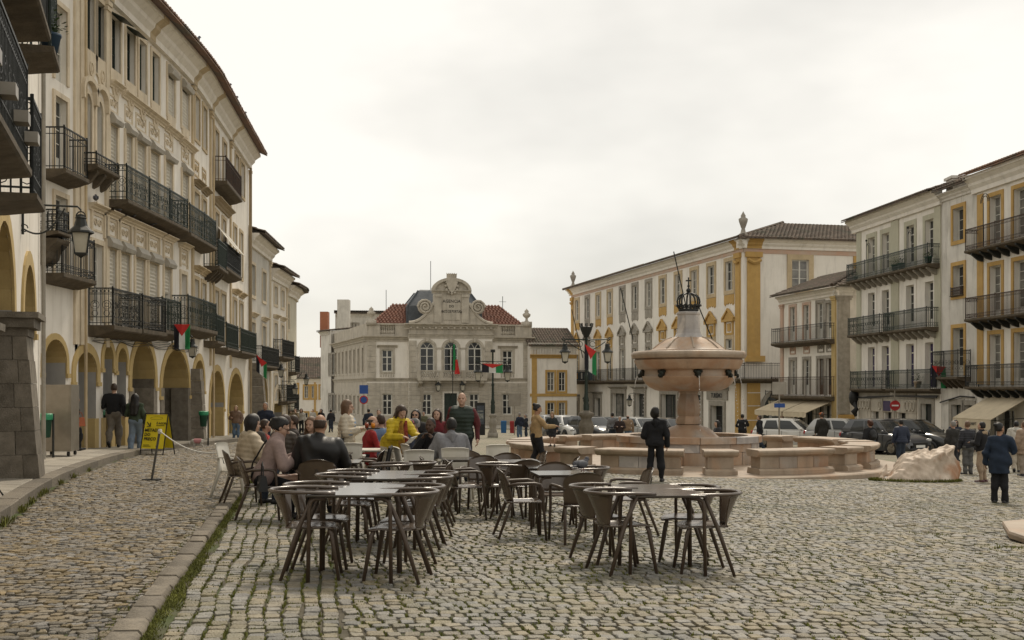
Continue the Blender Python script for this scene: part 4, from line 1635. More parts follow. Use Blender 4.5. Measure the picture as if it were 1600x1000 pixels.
HD = house_small('rounded_corner_house', 'far cream house with a rounded tiled corner at the end of the arcades', chaikin([(-15.2, 77.7), (-15.35, 83), (-16.5, 86.5), (-20, 88)], 2), 6.9,
      ((3.9, 5.6), (.2, 2.1), (-2.6, -1.2)), ((447, 451.5),), M['plaster_cream'], M['trim_sand'], arches=((443, 452, 612, 620),), balc=((448, 455, 1.0), (447, 454, -1.6)))

# chimney pots on those roofs
q = MB()
q.box(-16.4, -15.6, 72.3, 73.4, EYE + 7.2, EYE + 9.0)
q.box(-16.5, -15.5, 72.2, 73.5, EYE + 9.0, EYE + 9.15)
q.build('chimney', M['plaster_old'], HC.B)

wall_lantern('wall_lantern', 'big black hanging lantern on a long scrolled bracket above the buttressed arch', HN1.F, HN1.F.U(33), 3.2, 1.0, .85)
wall_lantern('wall_lantern', 'black wall lantern hanging next to the flag under the green balconies', HA.F, HA.F.U(268), 1.62, .7, .72)
wall_lantern('wall_lantern', 'black wall lantern on the grey townhouse beyond the flag', HB.F, HB.F.U(418), 1.25, .75, .85)
wall_lantern('wall_lantern', 'small wall lantern under the far white townhouse balcony', HC.F, HC.F.U(440), .1, .8, .8)
wall_lantern('wall_lantern', 'farthest small wall lantern at the rounded corner of the arcades', HD.F, HD.F.U(452), .75, 1.1, .8)
P_, N_, T_ = HA.F.at(HA.F.U(239))
flag('flag', 'black white green flag with red triangle hanging under the long first floor balcony', (P_.x + N_.x * .72, P_.y, EYE + 2.15), R(2), .56, .86, group=None)
P_, N_, T_ = HB.F.at(HB.F.U(377))
flag('flag', 'small hanging flag with red triangle on the grey townhouse balcony', (P_.x + N_.x * .78, P_.y, EYE + 1.65), R(2), .55, .85, droop=.5)

# ------------------------------------------------------------------ the bank at the end of the square
def bank():
  A = Vector((-227 / FPX * 120, 120))
  dr = Vector((1, .2)).normalized()
  # front line runs from left to right; outward is towards the camera
  k = 31 / FPX
  t = (k * A.y - A.x) / (dr.x - k * dr.y)
  Bp = A + dr * t
  F = Fac([tuple(A), tuple(Bp)], 1)
  b = Bld('bank_building', 'grand stone bank with scrolled pediment, slate dome and red tiled roofs', F, M['plaster_cool'], 'building')
  U, Z = F.U, F.Z
  L = F.L
  gz = -4.15
  st = M['bankstone']
  uL, uR = U(638), U(768)                         # projecting middle bay
  P = .55
  z_fl, z_cor, z_top = .75, 4.75, 6.3
  def w3(a, c, z0, z1, rise=0, w=0.0, **kw):
    return b.window(a, c, z0, z1, rise, dep=.22, w=w, fr=.115, **{'gm': M['glass_dark'], **kw})
  # ground floor windows, door
  for p, q in ((597.5, 613), (785, 800)):
    w3(U(p), U(q), -3.0, -.75, rows=2, transom=.68, sur=(.2, .05, st))
  upp = [(596.5, 613.5), (785, 801)]
  for p, q in upp:
    a, c = U(p), U(q)
    w3(a, c, 1.55, 3.85, rows=2, transom=.66, sur=(.22, .06, st))
    q_ = b.mb()
    sweep(q_, cornice_prof(0, 4.05, .3, .3), a - .5, c + .5, 1)
    b.part('window_hood', q_, st)
    for i in range(6):                           # balusters below the sill
      x = a - .1 + (c - a + .2) * i / 5
      q_ = b.mb()
      q_.lathe([(.03, .98), (.07, 1.1), (.05, 1.25), (.03, 1.4), (.05, 1.5)], 6, (x, .08, 0))
      b.part('baluster', q_, st)
  b.wall(gz - .6, z_cor + .3, 0, uL)
  b.wall(gz - .6, z_cor + .3, uR, L, name='wall')
  # middle bay in its own plane
  keep = b.ops
  b.ops = []
  for p, q in ((658, 673.5), (732, 747)):
    w3(U(p), U(q), -3.0, -.75, rows=2, transom=.68, w=P, sur=(.2, .05, st))
  a, c = U(693), U(713)
  b.ops.append((a, c, -4.3, -.7, 0, .3))
  q_ = b.mb()
  m_ = (a + c) / 2
  for s0, s1 in ((a, m_ - .01), (m_ + .01, c)):
    q_.box(s0, s1, P - .3, P - .24, -4.2, -.7)
    for zz in (-3.9, -2.7, -1.6):
      q_.box(s0 + .12, s1 - .12, P - .245, P - .21, zz, zz + .9)
  b.part('door', q_, M['dark_wood'])
  for p, q in ((655, 677.5), (692.5, 714.5), (729.5, 751.5)):
    w3(U(p), U(q), 1.4, 4.75, rise=.75, w=P, rows=3, each=True, sur=(.26, .07, st))
    a, c = U(p), U(q)
    q_ = b.mb()
    q_.prism([((a + c) / 2 - .12, 4.72), ((a + c) / 2 - .2, 5.15), ((a + c) / 2 + .2, 5.15), ((a + c) / 2 + .12, 4.72)], P, P + .16)
    b.part('keystone', q_, st)
  q_ = b.mb()
  for p, q in ((649, 653), (679.5, 690.5), (716.5, 727.5), (753.5, 757)):
    q_.box(U(p), U(q), P - .01, P + .07, 3.95, 4.1)
  b.part('impost_band', q_, st)
  b.wall(gz - .6, 6.0, uL, uR, w=P, name='wall')
  b.ops = keep + b.ops
  q_ = b.mb()
  for u in (uL, uR):
    q_.quad((u, 0, gz - .6), (u, P, gz - .6), (u, P, 6.0), (u, 0, 6.0))
  b.part('bay_side', q_, M['plaster_cool'])
  # rusticated ground floor: courses of stone, cut round the openings
  holes = [(o[0] - .2, o[1] + .2, o[2] - .01, o[3] + .2) for o in b.ops if o[3] < .3]
  def course(z0, z1, u0, u1, w):
    xs = [(u0, u1)]
    for h in holes:
      if h[3] > z0 + .05 and h[2] < z1 - .05:
        n = []
        for a_, c_ in xs:
          if h[1] <= a_ or h[0] >= c_: n.append((a_, c_)); continue
          if h[0] > a_ + .05: n.append((a_, h[0]))
          if h[1] < c_ - .05: n.append((h[1], c_))
        xs = n
    for a_, c_ in xs:
      k_ = max(1, round((c_ - a_) / 1.5))
      for i in range(k_):
        q = b.mb()
        q.box(a_ + (c_ - a_) * i / k_ + .006, a_ + (c_ - a_) * (i + 1) / k_ - .006, w - .02, w + .07 + rnd.uniform(-.006, .006), z0 + .03, z1 - .03)
        b.part('stone_block', q, st)
  for i in range(10):
    z0 = gz + .05 + i * .45
    if z0 + .45 > .5: break
    course(z0, z0 + .45, -.02, uL, 0)
    course(z0, z0 + .45, uR, L + .02, 0)
    course(z0, z0 + .45, uL, uR, P)
  q_ = b.mb()
  for u0, u1, w in ((-.1, uL, 0), (uR, L + .1, 0), (uL - .1, uR + .1, P)):
    sweep(q_, cornice_prof(w, .55, .35, .22), u0, u1, 1)
  b.part('string_course', q_, st)
  # pilasters of banded stone
  for u0, u1, w in ((0, .95, 0), (L - .95, L, 0), (uL, uL + .8, P), (uR - .8, uR, P)):
    for i in range(7):
      q = b.mb()
      z0 = .92 + i * .56
      q.box(u0 + .003, u1 - .003, w - .02, w + .09, z0, z0 + .53)
      b.part('stone_block', q, st)
  # main cornices and attic
  q_ = b.mb()
  for u0, u1 in ((-.3, uL), (uR, L + .3)):
    sweep(q_, cornice_prof(0, z_cor, .55, .5), u0, u1, 1)
  sweep(q_, cornice_prof(P, 5.05, .5, .2), uL - .12, uR + .12, 1)
  sweep(q_, cornice_prof(P, 6.0, .6, .6), uL - .5, uR + .5, 1)
  b.part('cornice', q_, st)
  q_ = b.mb()
  q_.box(uL, uR, P - .6, P + .06, 5.5, 6.02)
  b.part('frieze', q_, st)
  for i in range(14):
    q = b.mb()
    u = uL + .2 + (uR - uL - .4) * i / 13
    q.box(u - .1, u + .1, P + .05, P + .42, 6.06, 6.24)
    b.part('dentil', q, st)
  for u0, u1, g0, g1 in ((0, uL, U(594), U(617)), (uR, L, U(783), U(805))):
    for a_, c_ in ((u0, g0), (g1, u1)):
      q = b.mb()
      q.box(a_ + .01, c_ - .01, -.55, -.05, 5.3, 6.45)
      b.part('attic_wall', q, st)
    q = b.mb()
    q.box(u0, u1, -.62, .02, 6.46, 6.62)
    q.box(g0 + .01, g1 - .01, -.5, -.1, 5.3, 5.5)
    b.part('attic_coping', q, st)
    n = 8
    for i in range(n):
      u = g0 + (g1 - g0) * (i + .5) / n
      q = b.mb()
      q.lathe([(.06, 5.5), (.12, 5.7), (.06, 6.0), (.1, 6.3), (.1, 6.46)], 6, (u, -.3, 0))
      b.part('baluster', q, st)
  for u in (.5, L - .5):                           # urns on the corners
    q = b.mb()
    q.box(u - .5, u + .5, -.85, .1, 6.4, 6.95)
    q.lathe([(.3, 6.95), (.15, 7.1), (.12, 7.3), (.4, 7.55), (.45, 7.75), (.2, 7.95), (.25, 8.1), (.05, 8.3), (.0, 8.4)], 10, (u, -.35, 0))
    b.part('urn', q, st, None, True)
  # scrolled pediment with the inscription
  cu = (U(677) + U(731)) / 2
  ua, uc = U(677), U(731)
  q_ = b.mb()
  q_.box(ua, uc, P - .9, P + .1, 6.6, 9.75)
  b.part('sign_block', q_, st)
  for u0 in (ua, uc - .75):
    q = b.mb()
    q.box(u0, u0 + .75, P + .1, P + .25, 6.7, 9.4)
    q.box(u0 - .06, u0 + .81, P + .1, P + .32, 9.4, 9.7)
    b.part('pilaster', q, st)
  q_ = b.mb()
  sweep(q_, cornice_prof(P + .1, 9.75, .35, .3), ua - .25, uc + .25, 1)
  hw = (uc - ua) / 2 + .25
  po = [(cu - hw * math.cos(math.pi * i / 16), 10.08 + 1.35 * math.sin(math.pi * i / 16)) for i in range(17)]
  pi_ = [(cu - (hw - .32) * math.cos(math.pi * i / 16), 10.08 + 1.05 * math.sin(math.pi * i / 16)) for i in range(17)]
  ring(q_, po, pi_, P - .5, P + .4)
  q_.add([(x, P + .08, z) for x, z in pi_], [tuple(range(17))])
  b.part('arched_pediment', q_, st)
  q_ = b.mb()                                      # carved crest with a crown
  cz = 10.6
  q_.add([(cu + x, P + .45, cz + z) for x, z in ((-.45, .55), (.45, .55), (.55, .1), (.3, -.5), (0, -.8), (-.3, -.5), (-.55, .1))] + [(cu + x, P + .1, cz + z) for x, z in ((-.45, .55), (.45, .55), (.55, .1), (.3, -.5), (0, -.8), (-.3, -.5), (-.55, .1))], [tuple(range(7))] + [(i, (i + 1) % 7, 7 + (i + 1) % 7, 7 + i) for i in range(7)])
  for i in range(12):
    a = 2 * math.pi * i / 12
    q_.ball((cu + .62 * math.cos(a), P + .3, cz - .05 + .78 * math.sin(a)), .16, .12, .16, 6, 4)
  for i in range(5):
    x = cu + (i - 2) * .2
    q_.add([(x - .12, P + .2, 11.35), (x + .12, P + .2, 11.35), (x + .16, P + .25, 11.95), (x, P + .3, 11.75), (x - .16, P + .25, 11.95)], [(0, 1, 2, 3, 4)])
    q_.box(x - .1, x + .1, P - .1, P + .2, 11.3, 11.85)
  q_.box(cu - .5, cu + .5, P - .15, P + .28, 11.15, 11.4)
  b.part('crest', q_, st)
  for sg, u0, u1 in ((-1, uL + .0, ua), (1, uR - .0, uc)):
    q_ = b.mb()                                  # volute
    wd = abs(u1 - u0)
    pts = []
    n = 14
    for i in range(n + 1):
      t = i / n
      pts.append((u1 + sg * wd * (1 - t), 6.62 + 2.1 * (t ** 2.2)))
    poly = pts + [(u1, 6.62)]
    q_.add([(x, P + .1, z) for x, z in poly] + [(x, P - .5, z) for x, z in poly], [tuple(range(len(poly)))] + [(i, i + 1, len(poly) + i + 1, len(poly) + i) for i in range(len(poly) - 1)])
    q_.tube([(x, P + .08, z + .08) for x, z in pts], .17, 6)
    sp = []
    for i in range(26):
      a = i / 25 * 4.6 * math.pi
      r = .78 * (1 - i / 30)
      sp.append((u1 + sg * .95 + r * math.cos(a if sg > 0 else math.pi - a), P + .22, 8.35 + r * math.sin(a)))
    q_.tube(sp, .13, 5)
    disc = [(u1 + sg * .95 + .75 * math.cos(2 * math.pi * i / 14), 8.35 + .75 * math.sin(2 * math.pi * i / 14)) for i in range(14)]
    q_.add([(x, P + .16, z) for x, z in disc] + [(x, P - .4, z) for x, z in disc], [tuple(range(14))] + [(i, (i + 1) % 14, 14 + (i + 1) % 14, 14 + i) for i in range(14)])
    b.part('volute', q_, st)
  q_ = b.mb()
  q_.box(ua + .95, uc - .95, P + .1, P + .16, 7.0, 9.3)
  o = b.part('inscription_panel', q_, st)
  rz = F.rz(cu)
  ink = mat('inscription_dark', (.06, .055, .05))
  for txt, z, sz in (('AGENCIA', 8.95, .46), ('DO', 8.42, .36), ('BANCO DE PORTUGAL', 7.88, .40)):
    x, y, zz = F.m(cu, P + .165, z)
    sx = .95 if txt != 'BANCO DE PORTUGAL' else .62
    text_mesh(txt, sz, ink, 'lettering', o, (x, y, zz), (math.pi / 2, 0, rz), sx, .01, 'CENTER', .008)
  # balcony with balusters
  ba, bb = U(650.5), U(757)
  q_ = b.mb()
  q_.box(ba, bb, P + .005, P + 1.0, .62, .92)
  q_.box(ba, bb, P + .75, P + .98, 1.55, 1.7)
  bal = b.part('stone_balcony', q_, st)
  n = 30
  for i in range(n + 1):
    u = ba + .1 + (bb - ba - .2) * i / n
    q = b.mb()
    if i % 10 == 0: q.box(u - .2, u + .2, P + .72, P + .99, .925, 1.545)
    else: q.lathe([(.05, .92), (.09, 1.08), (.045, 1.3), (.08, 1.55)], 6, (u, P + .86, 0))
    b.part('baluster', q, st, bal)
  for p in (655, 683, 722, 750):
    q = b.mb()
    u = U(p)
    prof = [(P + .08, -.1), (P + .35, .1), (P + .85, .35), (P + .9, .615), (P + .08, .615)]
    sweep(q, prof, u - .2, u + .2, 1)
    b.part('console', q, st, bal)
  # roofs and dome
  def slope(ul, ur, ut_l, ut_r, z0, z1, w0, w1):
    q = b.mb()
    q.add([(ul, w0, z0), (ur, w0, z0), (ut_r, w1, z1), (ut_l, w1, z1)], [(0, 1, 2, 3)])
    o = b.part('roof', q, M['tile_red'])
    t = b.mb()
    nr = 12
    for j in range(nr):
      f0, f1 = j / nr, (j + 1.06) / nr
      xa, xb = ul + (ut_l - ul) * f0, ur + (ut_r - ur) * f0
      n = max(2, int((xb - xa) / .36))
      for i in range(n):
        uc_ = xa + (i + .5) * (xb - xa) / n
        vs = []
        for f, lift, rr in ((f0, .05, .17), (min(1, f1), .01, .14)):
          for k_ in range(4):
            a = math.pi * k_ / 3
            vs.append((uc_ + rr * math.cos(a), w0 + (w1 - w0) * f, z0 + (z1 - z0) * f + lift + rr * .8 * math.sin(a)))
        t.add(vs, [(k_, k_ + 1, k_ + 5, k_ + 4) for k_ in range(3)] + [(0, 1, 2, 3)])
    b.part('roof_tile', t, M['tile_red'], o, kind='stuff')
    return o
  slope(.2, uL + 1.2, 3.2, uL + 1.2, 6.2, 8.9, -1.0, -4.2)
  slope(uR - 1.2, L - .2, uR - 1.2, L - 2.9, 6.2, 8.9, -1.0, -4.2)
  q_ = b.mb()                                      # hips of the roofs, seen from the side
  q_.add([(.2, -1.0, 6.2), (.2, -7.4, 6.2), (3.2, -4.2, 8.9)], [(0, 1, 2)])
  q_.add([(L - .2, -1.0, 6.2), (L - .2, -7.4, 6.2), (L - 2.9, -4.2, 8.9)], [(0, 1, 2)])
  q_.add([(.2, -7.4, 6.2), (L - .2, -7.4, 6.2), (L - 2.9, -4.2, 8.9), (3.2, -4.2, 8.9)], [(0, 1, 2, 3)])
  b.part('roof', q_, M['tile_red'])
  q_ = b.mb()
  d0, d1, t0, t1 = U(637), U(757), U(662), U(737)
  ws = (-1.2, -8.2)
  lv = [(d0, d1, ws[0], ws[1], 6.3), (d0 + .15, d1 - .15, ws[0] - .2, ws[1] + .2, 8.6), (t0 - .25, t1 + .25, ws[0] - 1.8, ws[1] + 1.8, 10.3), (t0, t1, ws[0] - 2.0, ws[1] + 2.0, 10.45)]
  vs = []
  for a_, c_, w0, w1, z in lv: vs += [(a_, w0, z), (c_, w0, z), (c_, w1, z), (a_, w1, z)]
  q_.add(vs, [(r * 4 + k_, r * 4 + (k_ + 1) % 4, r * 4 + 4 + (k_ + 1) % 4, r * 4 + 4 + k_) for r in range(3) for k_ in range(4)] + [(12, 13, 14, 15)])
  for i in range(4):
    q_.tube([(lv[0][0 + (i in (1, 2))], lv[0][2 + (i > 1)], 6.3), (lv[1][0 + (i in (1, 2))], lv[1][2 + (i > 1)], 8.62), (lv[2][0 + (i in (1, 2))], lv[2][2 + (i > 1)], 10.32)], .09, 5)
  b.part('slate_dome', q_, M['slate'])
  # mast and aerials
  for p, z0, z1 in ((679.5, 9.8, 13.6), (608, 8.8, 10.4), (795, 7.6, 9.9)):
    q = b.mb()
    q.tube([(U(p), -3.5, z0 - 1.5), (U(p), -3.5, z1)], .04, 4)
    if p == 795: q.tube([(U(p) - .4, -3.5, z1 - .6), (U(p) + .4, -3.5, z1 - .6)], .025, 4)
    b.part('mast', q, M['iron'])
  # left flank, going back
  T2 = Vector((-dr.y, dr.x))
  dl = Vector((-.30, 1)).normalized()
  F2 = Fac([tuple(A), tuple(A + dl * 26)], -1)
  b2 = Bld.__new__(Bld)
  b2.F, b2.B, b2.wm, b2.ops = F2, b.B, M['plaster_cool'], []
  for i in range(8):
    u = 2.4 + i * 2.9
    b2.window(u - .5, u + .5, 1.5, 4.1, dep=.2, rows=3, sur=(.22, .05, st), each=False)
    b2.window(u - .5, u + .5, -3.0, -1.0, dep=.2, rows=2, sur=(.2, .05, st), each=False)
  b2.wall(gz - .6, z_cor + .3, name='side_wall', m=st)
  q_ = b2.mb()
  sweep(q_, cornice_prof(0, z_cor, .55, .5), 0, 26, 1)
  sweep(q_, cornice_prof(0, .55, .35, .22), 0, 26, 1)
  b2.part('cornice', q_, st)
  q_ = b2.mb()
  q_.box(0.02, 26, -.55, -.05, 5.3, 6.62)
  b2.part('attic_wall', q_, st)
  q_ = b.mb()
  q_.quad((L, 0, gz - .6), (L, -22, gz - .6), (L, -22, 6.3), (L, 0, 6.3))
  q_.quad((0.0, -22, gz - .6), (L, -22, gz - .6), (L, -22, 6.2), (0.0, -22, 6.2))
  q_.quad((0.02, -.3, 6.2), (L, -.3, 6.2), (L, -22, 6.2), (.02, -22, 6.2))
  b.part('side_wall', q_, M['plaster_cool'])
  for p in (684, 721.5):
    wall_lantern('wall_lantern', 'black lantern on the bank front, %s of the green door' % ('nearer the arcades' if p < 700 else 'on the fountain side'), Fac([(F.at(U(p))[0].x - 1, F.at(U(p))[0].y - .2 - P), (F.at(U(p))[0].x + 1, F.at(U(p))[0].y + .2 - P)], 1), 1.0, .62, .7, 1.25, 'lanterns on the bank front', False)
  # flag on a pole leaning out over the balcony
  x, y, z = F.m(cu, P + 1.05, 1.5)
  o = empty('flag', (x, y, z), 0, 'green and red flag hanging limp on its pole at the middle balcony of the bank', 'flag')
  q = MB()
  q.tube([(0, 0, -5.2), (0, -.35, 3.0)], .045, 5)
  q.build('pole', M['iron'], o)
  for cn, x0, x1, z0, z1 in (('green', -.02, .42, .2, 2.9), ('red', .2, .75, -.2, 1.3)):
    q = MB()
    q.shell(5, 8, lambda i, j: (x0 + (x1 - x0) * i * (.55 + .45 * j), -.32 + .12 * math.sin(i * 8 + j * 2), z1 + (z0 - z1) * j), .01)
    q.build('cloth', M[cn], o, True)
  return b
BANK = bank()

def plain_house(name, label, pts, z0, eave, wm, tm, wins, side=1, roofm=None, depth=8, gm=None, cor=True, rise=1.6):
  """wins: (px0, px1, z0, z1)"""
  F = Fac(pts, side)
  b = Bld(name, label, F, wm, 'building')
  for p, q, za, zb in wins:
    a, c = F.U(p), F.U(q)
    b.window(min(a, c), max(a, c), za, zb, dep=.18, rows=3, fr=.08, sur=(.22, .05, tm), each=False)
  if cor:
    q = b.mb()
    sweep(q, cornice_prof(0, eave - .5, .45, .4), 0, F.L, 1)
    b.part('cornice', q, wm)
  b.tiles(-.2, F.L + .2, .5, eave, -depth * .6, eave + rise, roofm or M['tile_old'], .3, .55)
  b.wall(z0, eave)
  b.body(depth, z0, eave)
  return b

# houses in the street left of the bank, far off
H1 = plain_house('far_house', 'far white house with ochre window frames closing the street beside the bank', [(-30.5, 158), (-24.6, 159)], -6, 1.15, M['plaster_cool'], M['ochre'],
        ((459, 465, -1.6, .3), (475.5, 481.5, -1.6, .1), (487, 493, -1.6, .1), (500, 506, -1.6, .1), (473, 481, -5.6, -3.6), (488, 494, -5.6, -3.6)), rise=3.0, depth=9)
H2 = plain_house('far_house', 'pale far house showing a chimney above the ochre framed house', [(-32, 178), (-25, 178)], -6, 2.4, M['plaster_cool'], M['ochre'], (), rise=1.2)
q = MB()
q.box(-30.6, -28.6, 176, 178, EYE + 2.2, EYE + 4.0)
q.box(-30.8, -28.4, 175.9, 178.1, EYE + 4.0, EYE + 4.25)
q.build('chimney', M['plaster_cool'], H2.B)
for u in (3.4,):
  q = H1.mb()
  q.box(3.3, 3.55, .0, .08, -5.5, .6)
  H1.part('pilaster', q, M['ochre'])
H3 = plain_house('grey_side_house', 'grey house with terracotta chimney behind the flank of the bank', [(-24.4, 147), (-22.8, 144)], -6, 7.0, M['plaster_old'], M['granite_trim'],
        ((514, 517.5, 1.5, 4), (519.5, 522.5, 1.5, 4), (514, 517.5, -3, -1), (519.5, 522.5, -3, -1)), rise=.6)
q = MB()
q.box(-24.6, -23.6, 147.5, 149, EYE + 5, EYE + 9.6)
q.build('chimney', M['terracotta'], H3.B)
H4 = plain_house('rear_house', 'plain rear house with a tall square chimney above the bank flank', [(-27, 176), (-14, 178)], -4, 11.2, M['plaster_grey'], M['granite_trim'],
        ((552, 554.5, 8.2, 9.6), (557, 559.5, 8.2, 9.6), (548, 550, 8.2, 9.6)), rise=.8)
q = MB()
q.box(-26.1, -24.4, 172, 174, EYE + 6, EYE + 13.0)
q.build('chimney', M['plaster_grey'], H4.B)
H5 = plain_house('ochre_trimmed_house', 'small white house with ochre bands and balustrade between the bank and the long palace', [(1.9, 122), (6.9, 123)], -5, 4.3, M['plaster_cool'], M['ochre'],
        ((855, 866, -.5, 1.55), (873, 883, -.5, 1.55), (855, 866, -3.9, -1.7), (873, 883, -3.9, -1.7)), rise=2.2, cor=False)
q = H5.mb()
F = H5.F
q.box(.2, .75, -.01, .06, -4.3, 3.9)
q.box(0, F.L, -.01, .07, -1.05, -.75)
sweep(q, cornice_prof(0, 3.0, .4, .35), 0, F.L, 1)
H5.part('band', q, M['ochre'])
q = H5.mb()
q.box(0, F.L, .05, .35, 4.15, 4.3)
sweep(q, cornice_prof(0, 4.3, .3, .3), -.2, F.L + .2, 1)
for i in range(30):
  q.box(.2 + i * .17, .28 + i * .17, .12, .26, 3.4, 4.15)
H5.part('roof_balustrade', q, M['plaster_cool'])

# ------------------------------------------------------------------ long yellow palace
def palace():
  C = Vector((362 / FPX * 88, 88.0))
  d = Vector((-424 / FPX, 1)).normalized()
  k = 93 / FPX
  t = (k * C.y - C.x) / (d.x - k * d.y)
  F = Fac([tuple(C), tuple(C + d * t)], -1)
  b = Bld('yellow_palace', 'long white palace with yellow corner pilasters, pedimented windows and urns on the roof', F, M['plaster_cool'], 'building')
  U, L = F.U, F.L
  cents = [902, 918, 935, 953, 972.6, 992.4, 1013.7, 1035.6, 1059.8, 1085, 1111.6, 1139.7]
  for i, p in enumerate(cents):
    u = U(p)
    yel = i in (0, 2, 3) or i > 6
    tm = M['ochre'] if yel else M['granite_trim']
    b.window(u - .68, u + .68, 7.55, 9.85, dep=.2, rows=3, fr=.09, sur=(.3, .07, M['trim_beige'] if yel else M['granite_trim']), gm=M['glass'] if i % 3 else M['glass_curtain'])
    q = b.mb()                                   # scalloped apron
    pts = [(u - .95, 7.22), (u - .95, 6.5), (u - .7, 6.35), (u - .5, 6.55), (u - .25, 6.45), (u, 6.6), (u + .25, 6.45), (u + .5, 6.55), (u + .7, 6.35), (u + .95, 6.5), (u + .95, 7.22)]
    q.add([(x, .05, z) for x, z in pts] + [(x, 0, z) for x, z in pts], [tuple(range(11))] + [(j, j + 1, 12 + j, 11 + j) for j in range(10)])
    b.part('apron', q, tm)
    b.window(u - .62, u + .62, .75, 3.75, dep=.2, rows=3, fr=.09, transom=.75, sur=(.28, .07, M['trim_beige'] if yel else M['granite_trim']), gm=M['glass'] if i % 2 else M['glass_curtain'])
    q = b.mb()                                   # frieze panel and triangular pediment
    q.box(u - .85, u + .85, -.01, .07, 4.05, 4.22)
    q.box(u - .85, u - .6, -.01, .1, 4.2, 5.1)
    q.box(u + .6, u + .85, -.01, .1, 4.2, 5.1)
    q.box(u - .28, u + .28, -.01, .08, 4.35, 4.95)
    q.box(u - 1.08, u + 1.08, -.01, .25, 5.1, 5.28)
    q.prism([(u - 1.08, 5.28), (u + 1.08, 5.28), (u, 6.0)], -.01, .12)
    q.tube([(u - 1.1, .15, 5.32), (u, .15, 6.08), (u + 1.1, .15, 5.32)], .12, 4)
    b.part('pediment', q, tm)
  # ground floor openings
  gf = [(896, 904, 638, 1, 0), (929.5, 939, 622, 1, 1), (957, 977, 610, 1, 1), (993, 1008, 615, 1, 1), (1034, 1058, 612, 1, 1), (1076, 1096, 610, 1, 1), (1112, 1131, 634, 0, 2)]
  for p, q_, ty, hood, kind in gf:
    a, c = U(q_), U(p)
    if a > c: a, c = c, a
    zt = (604 - ty) / FPX * F.at((a + c) / 2)[0].y
    zt = max(-1.6, min(-.7, zt))
    b.window(a, c, -4.6, zt, dep=.45, rows=4, fr=.09, fm=M['dark_wood'], sur=(.38, .12, M['granite_trim']), sill=(.0, .02, .02, M['granite_trim']), each=False, gm=M['dark'] if kind == 2 else M['glass'])
    if hood:
      q = b.mb()
      sweep(q, cornice_prof(0, zt + .42, .28, .4), a - .55, c + .55, 1)
      b.part('door_hood', q, M['granite_trim'])
  a, c = U(1131), U(1112)
  a, c = min(a, c), max(a, c)
  zt = -1.5
  q = b.mb()                                       # portal with TURISMO over it
  q.box(a - .85, c + .85, -.01, .1, zt + .42, zt + 1.15)
  sweep(q, cornice_prof(0, zt + 1.15, .3, .5), a - 1.0, c + 1.0, 1)
  o = b.part('portal', q, M['granite_trim'])
  x, y, z = F.m((a + c) / 2, .11, zt + .76)
  text_mesh('TURISMO', .52, M['black'], 'lettering', o, (x, y, z), (math.pi / 2, 0, F.rz(0)), 1.0, .01, 'CENTER', .012)
  # balcony along the first floor, banner, corner return
  ub = U(880)
  b.balcony(-.2, L + 1.0, .62, 1.0, 1.15, .22, 'bars', iron=M['iron'], sp=.14)
  q = b.mb()
  q.box(U(940), U(897), 1.0, 1.03, .72, 1.6)
  o = b.part('banner', q, mat('dark_banner', (.03, .045, .055), None, 2))
  for p0, p1, cm in ((905, 909.5, mat('banner_blue', (.06, .25, .36))), (910.5, 916.5, mat('banner_orange', (.55, .30, .06))), (922, 924, M['white']), (930, 932.5, M['white'])):
    q = b.mb()
    q.box(U(p1), U(p0), 1.031, 1.04, .85, 1.5)
    b.part('banner_patch', q, cm, o)
  # flagpoles leaning out
  for pb, pt, zb, zt_ in ((912, 907.5, 3.2, 8.6), (990.5, 968, 4.6, 9.6), (1076, 1047, 6.3, 11.5), (1116.5, 1107, 3.6, 6.4)):
    q = b.mb()
    u = U(pb)
    q.tube([(u, .1, zb), (u - .35, 1.5, zt_)], .05, 5)
    b.part('flagpole', q, M['iron'])
  # corner pilasters
  for u0, u1, m in ((U(1157.5), U(1150.5), M['ochre']), (L - .9, L - .1, M['ochre'])):
    q = b.mb()
    q.box(u0, u1, -.01, .12, -4.6, .4)
    q.box(u0, u1, -.01, .12, 1.9, 9.9)
    q.box(u0 - .1, u1 + .1, -.01, .3, 1.9, 2.3)
    q.box(u0 - .12, u1 + .12, -.01, .22, 9.9, 10.3)
    q.tube([(u0, .2, 9.7), (u0 + .3, .2, 9.55), (u1 - .3, .2, 9.55), (u1, .2, 9.7)], .12, 5)
    b.part('pilaster', q, m)
  # cornice, pink band, roof
  q = b.mb()
  sweep(q, cornice_prof(0, 10.55, .75, .6), -.6, L + .6, 1)
  b.part('cornice', q, M['plaster_cool'])
  q = b.mb()
  q.box(0, L, -.01, .05, 10.28, 10.56)
  b.part('pink_band', q, M['pink'])
  for u0, u1 in ((U(1158), U(1150), ), (L - 1.0, L - .05)):
    q = b.mb()
    sweep(q, [(w_ + .015, z_) for w_, z_ in cornice_prof(0, 10.56, .72, .6)], u0, u1, 1)
    b.part('cornice_block', q, M['ochre'])
  b.tiles(-.85, L + .8, .85, 11.3, -6.5, 13.6, M['tile_old'], .32, .6, hip0=1.0, hip1=1.0)
  b.wall(-5.2, 11.3, segl=6)
  # side face looking at the camera
  e = Vector((d.y, -d.x))                          # to the right, slightly away
  if e.x < 0: e = -e
  F2 = Fac([tuple(C), tuple(C + e * 16)], 1)
  s = Bld.__new__(Bld)
  s.F, s.B, s.wm, s.ops = F2, b.B, M['plaster_cool'], []
  a, c = F2.U(1237), F2.U(1263.5)
  s.window(a, c, 7.6, 9.8, dep=.2, rows=3, fr=.1, sur=(.4, .08, M['trim_beige']))
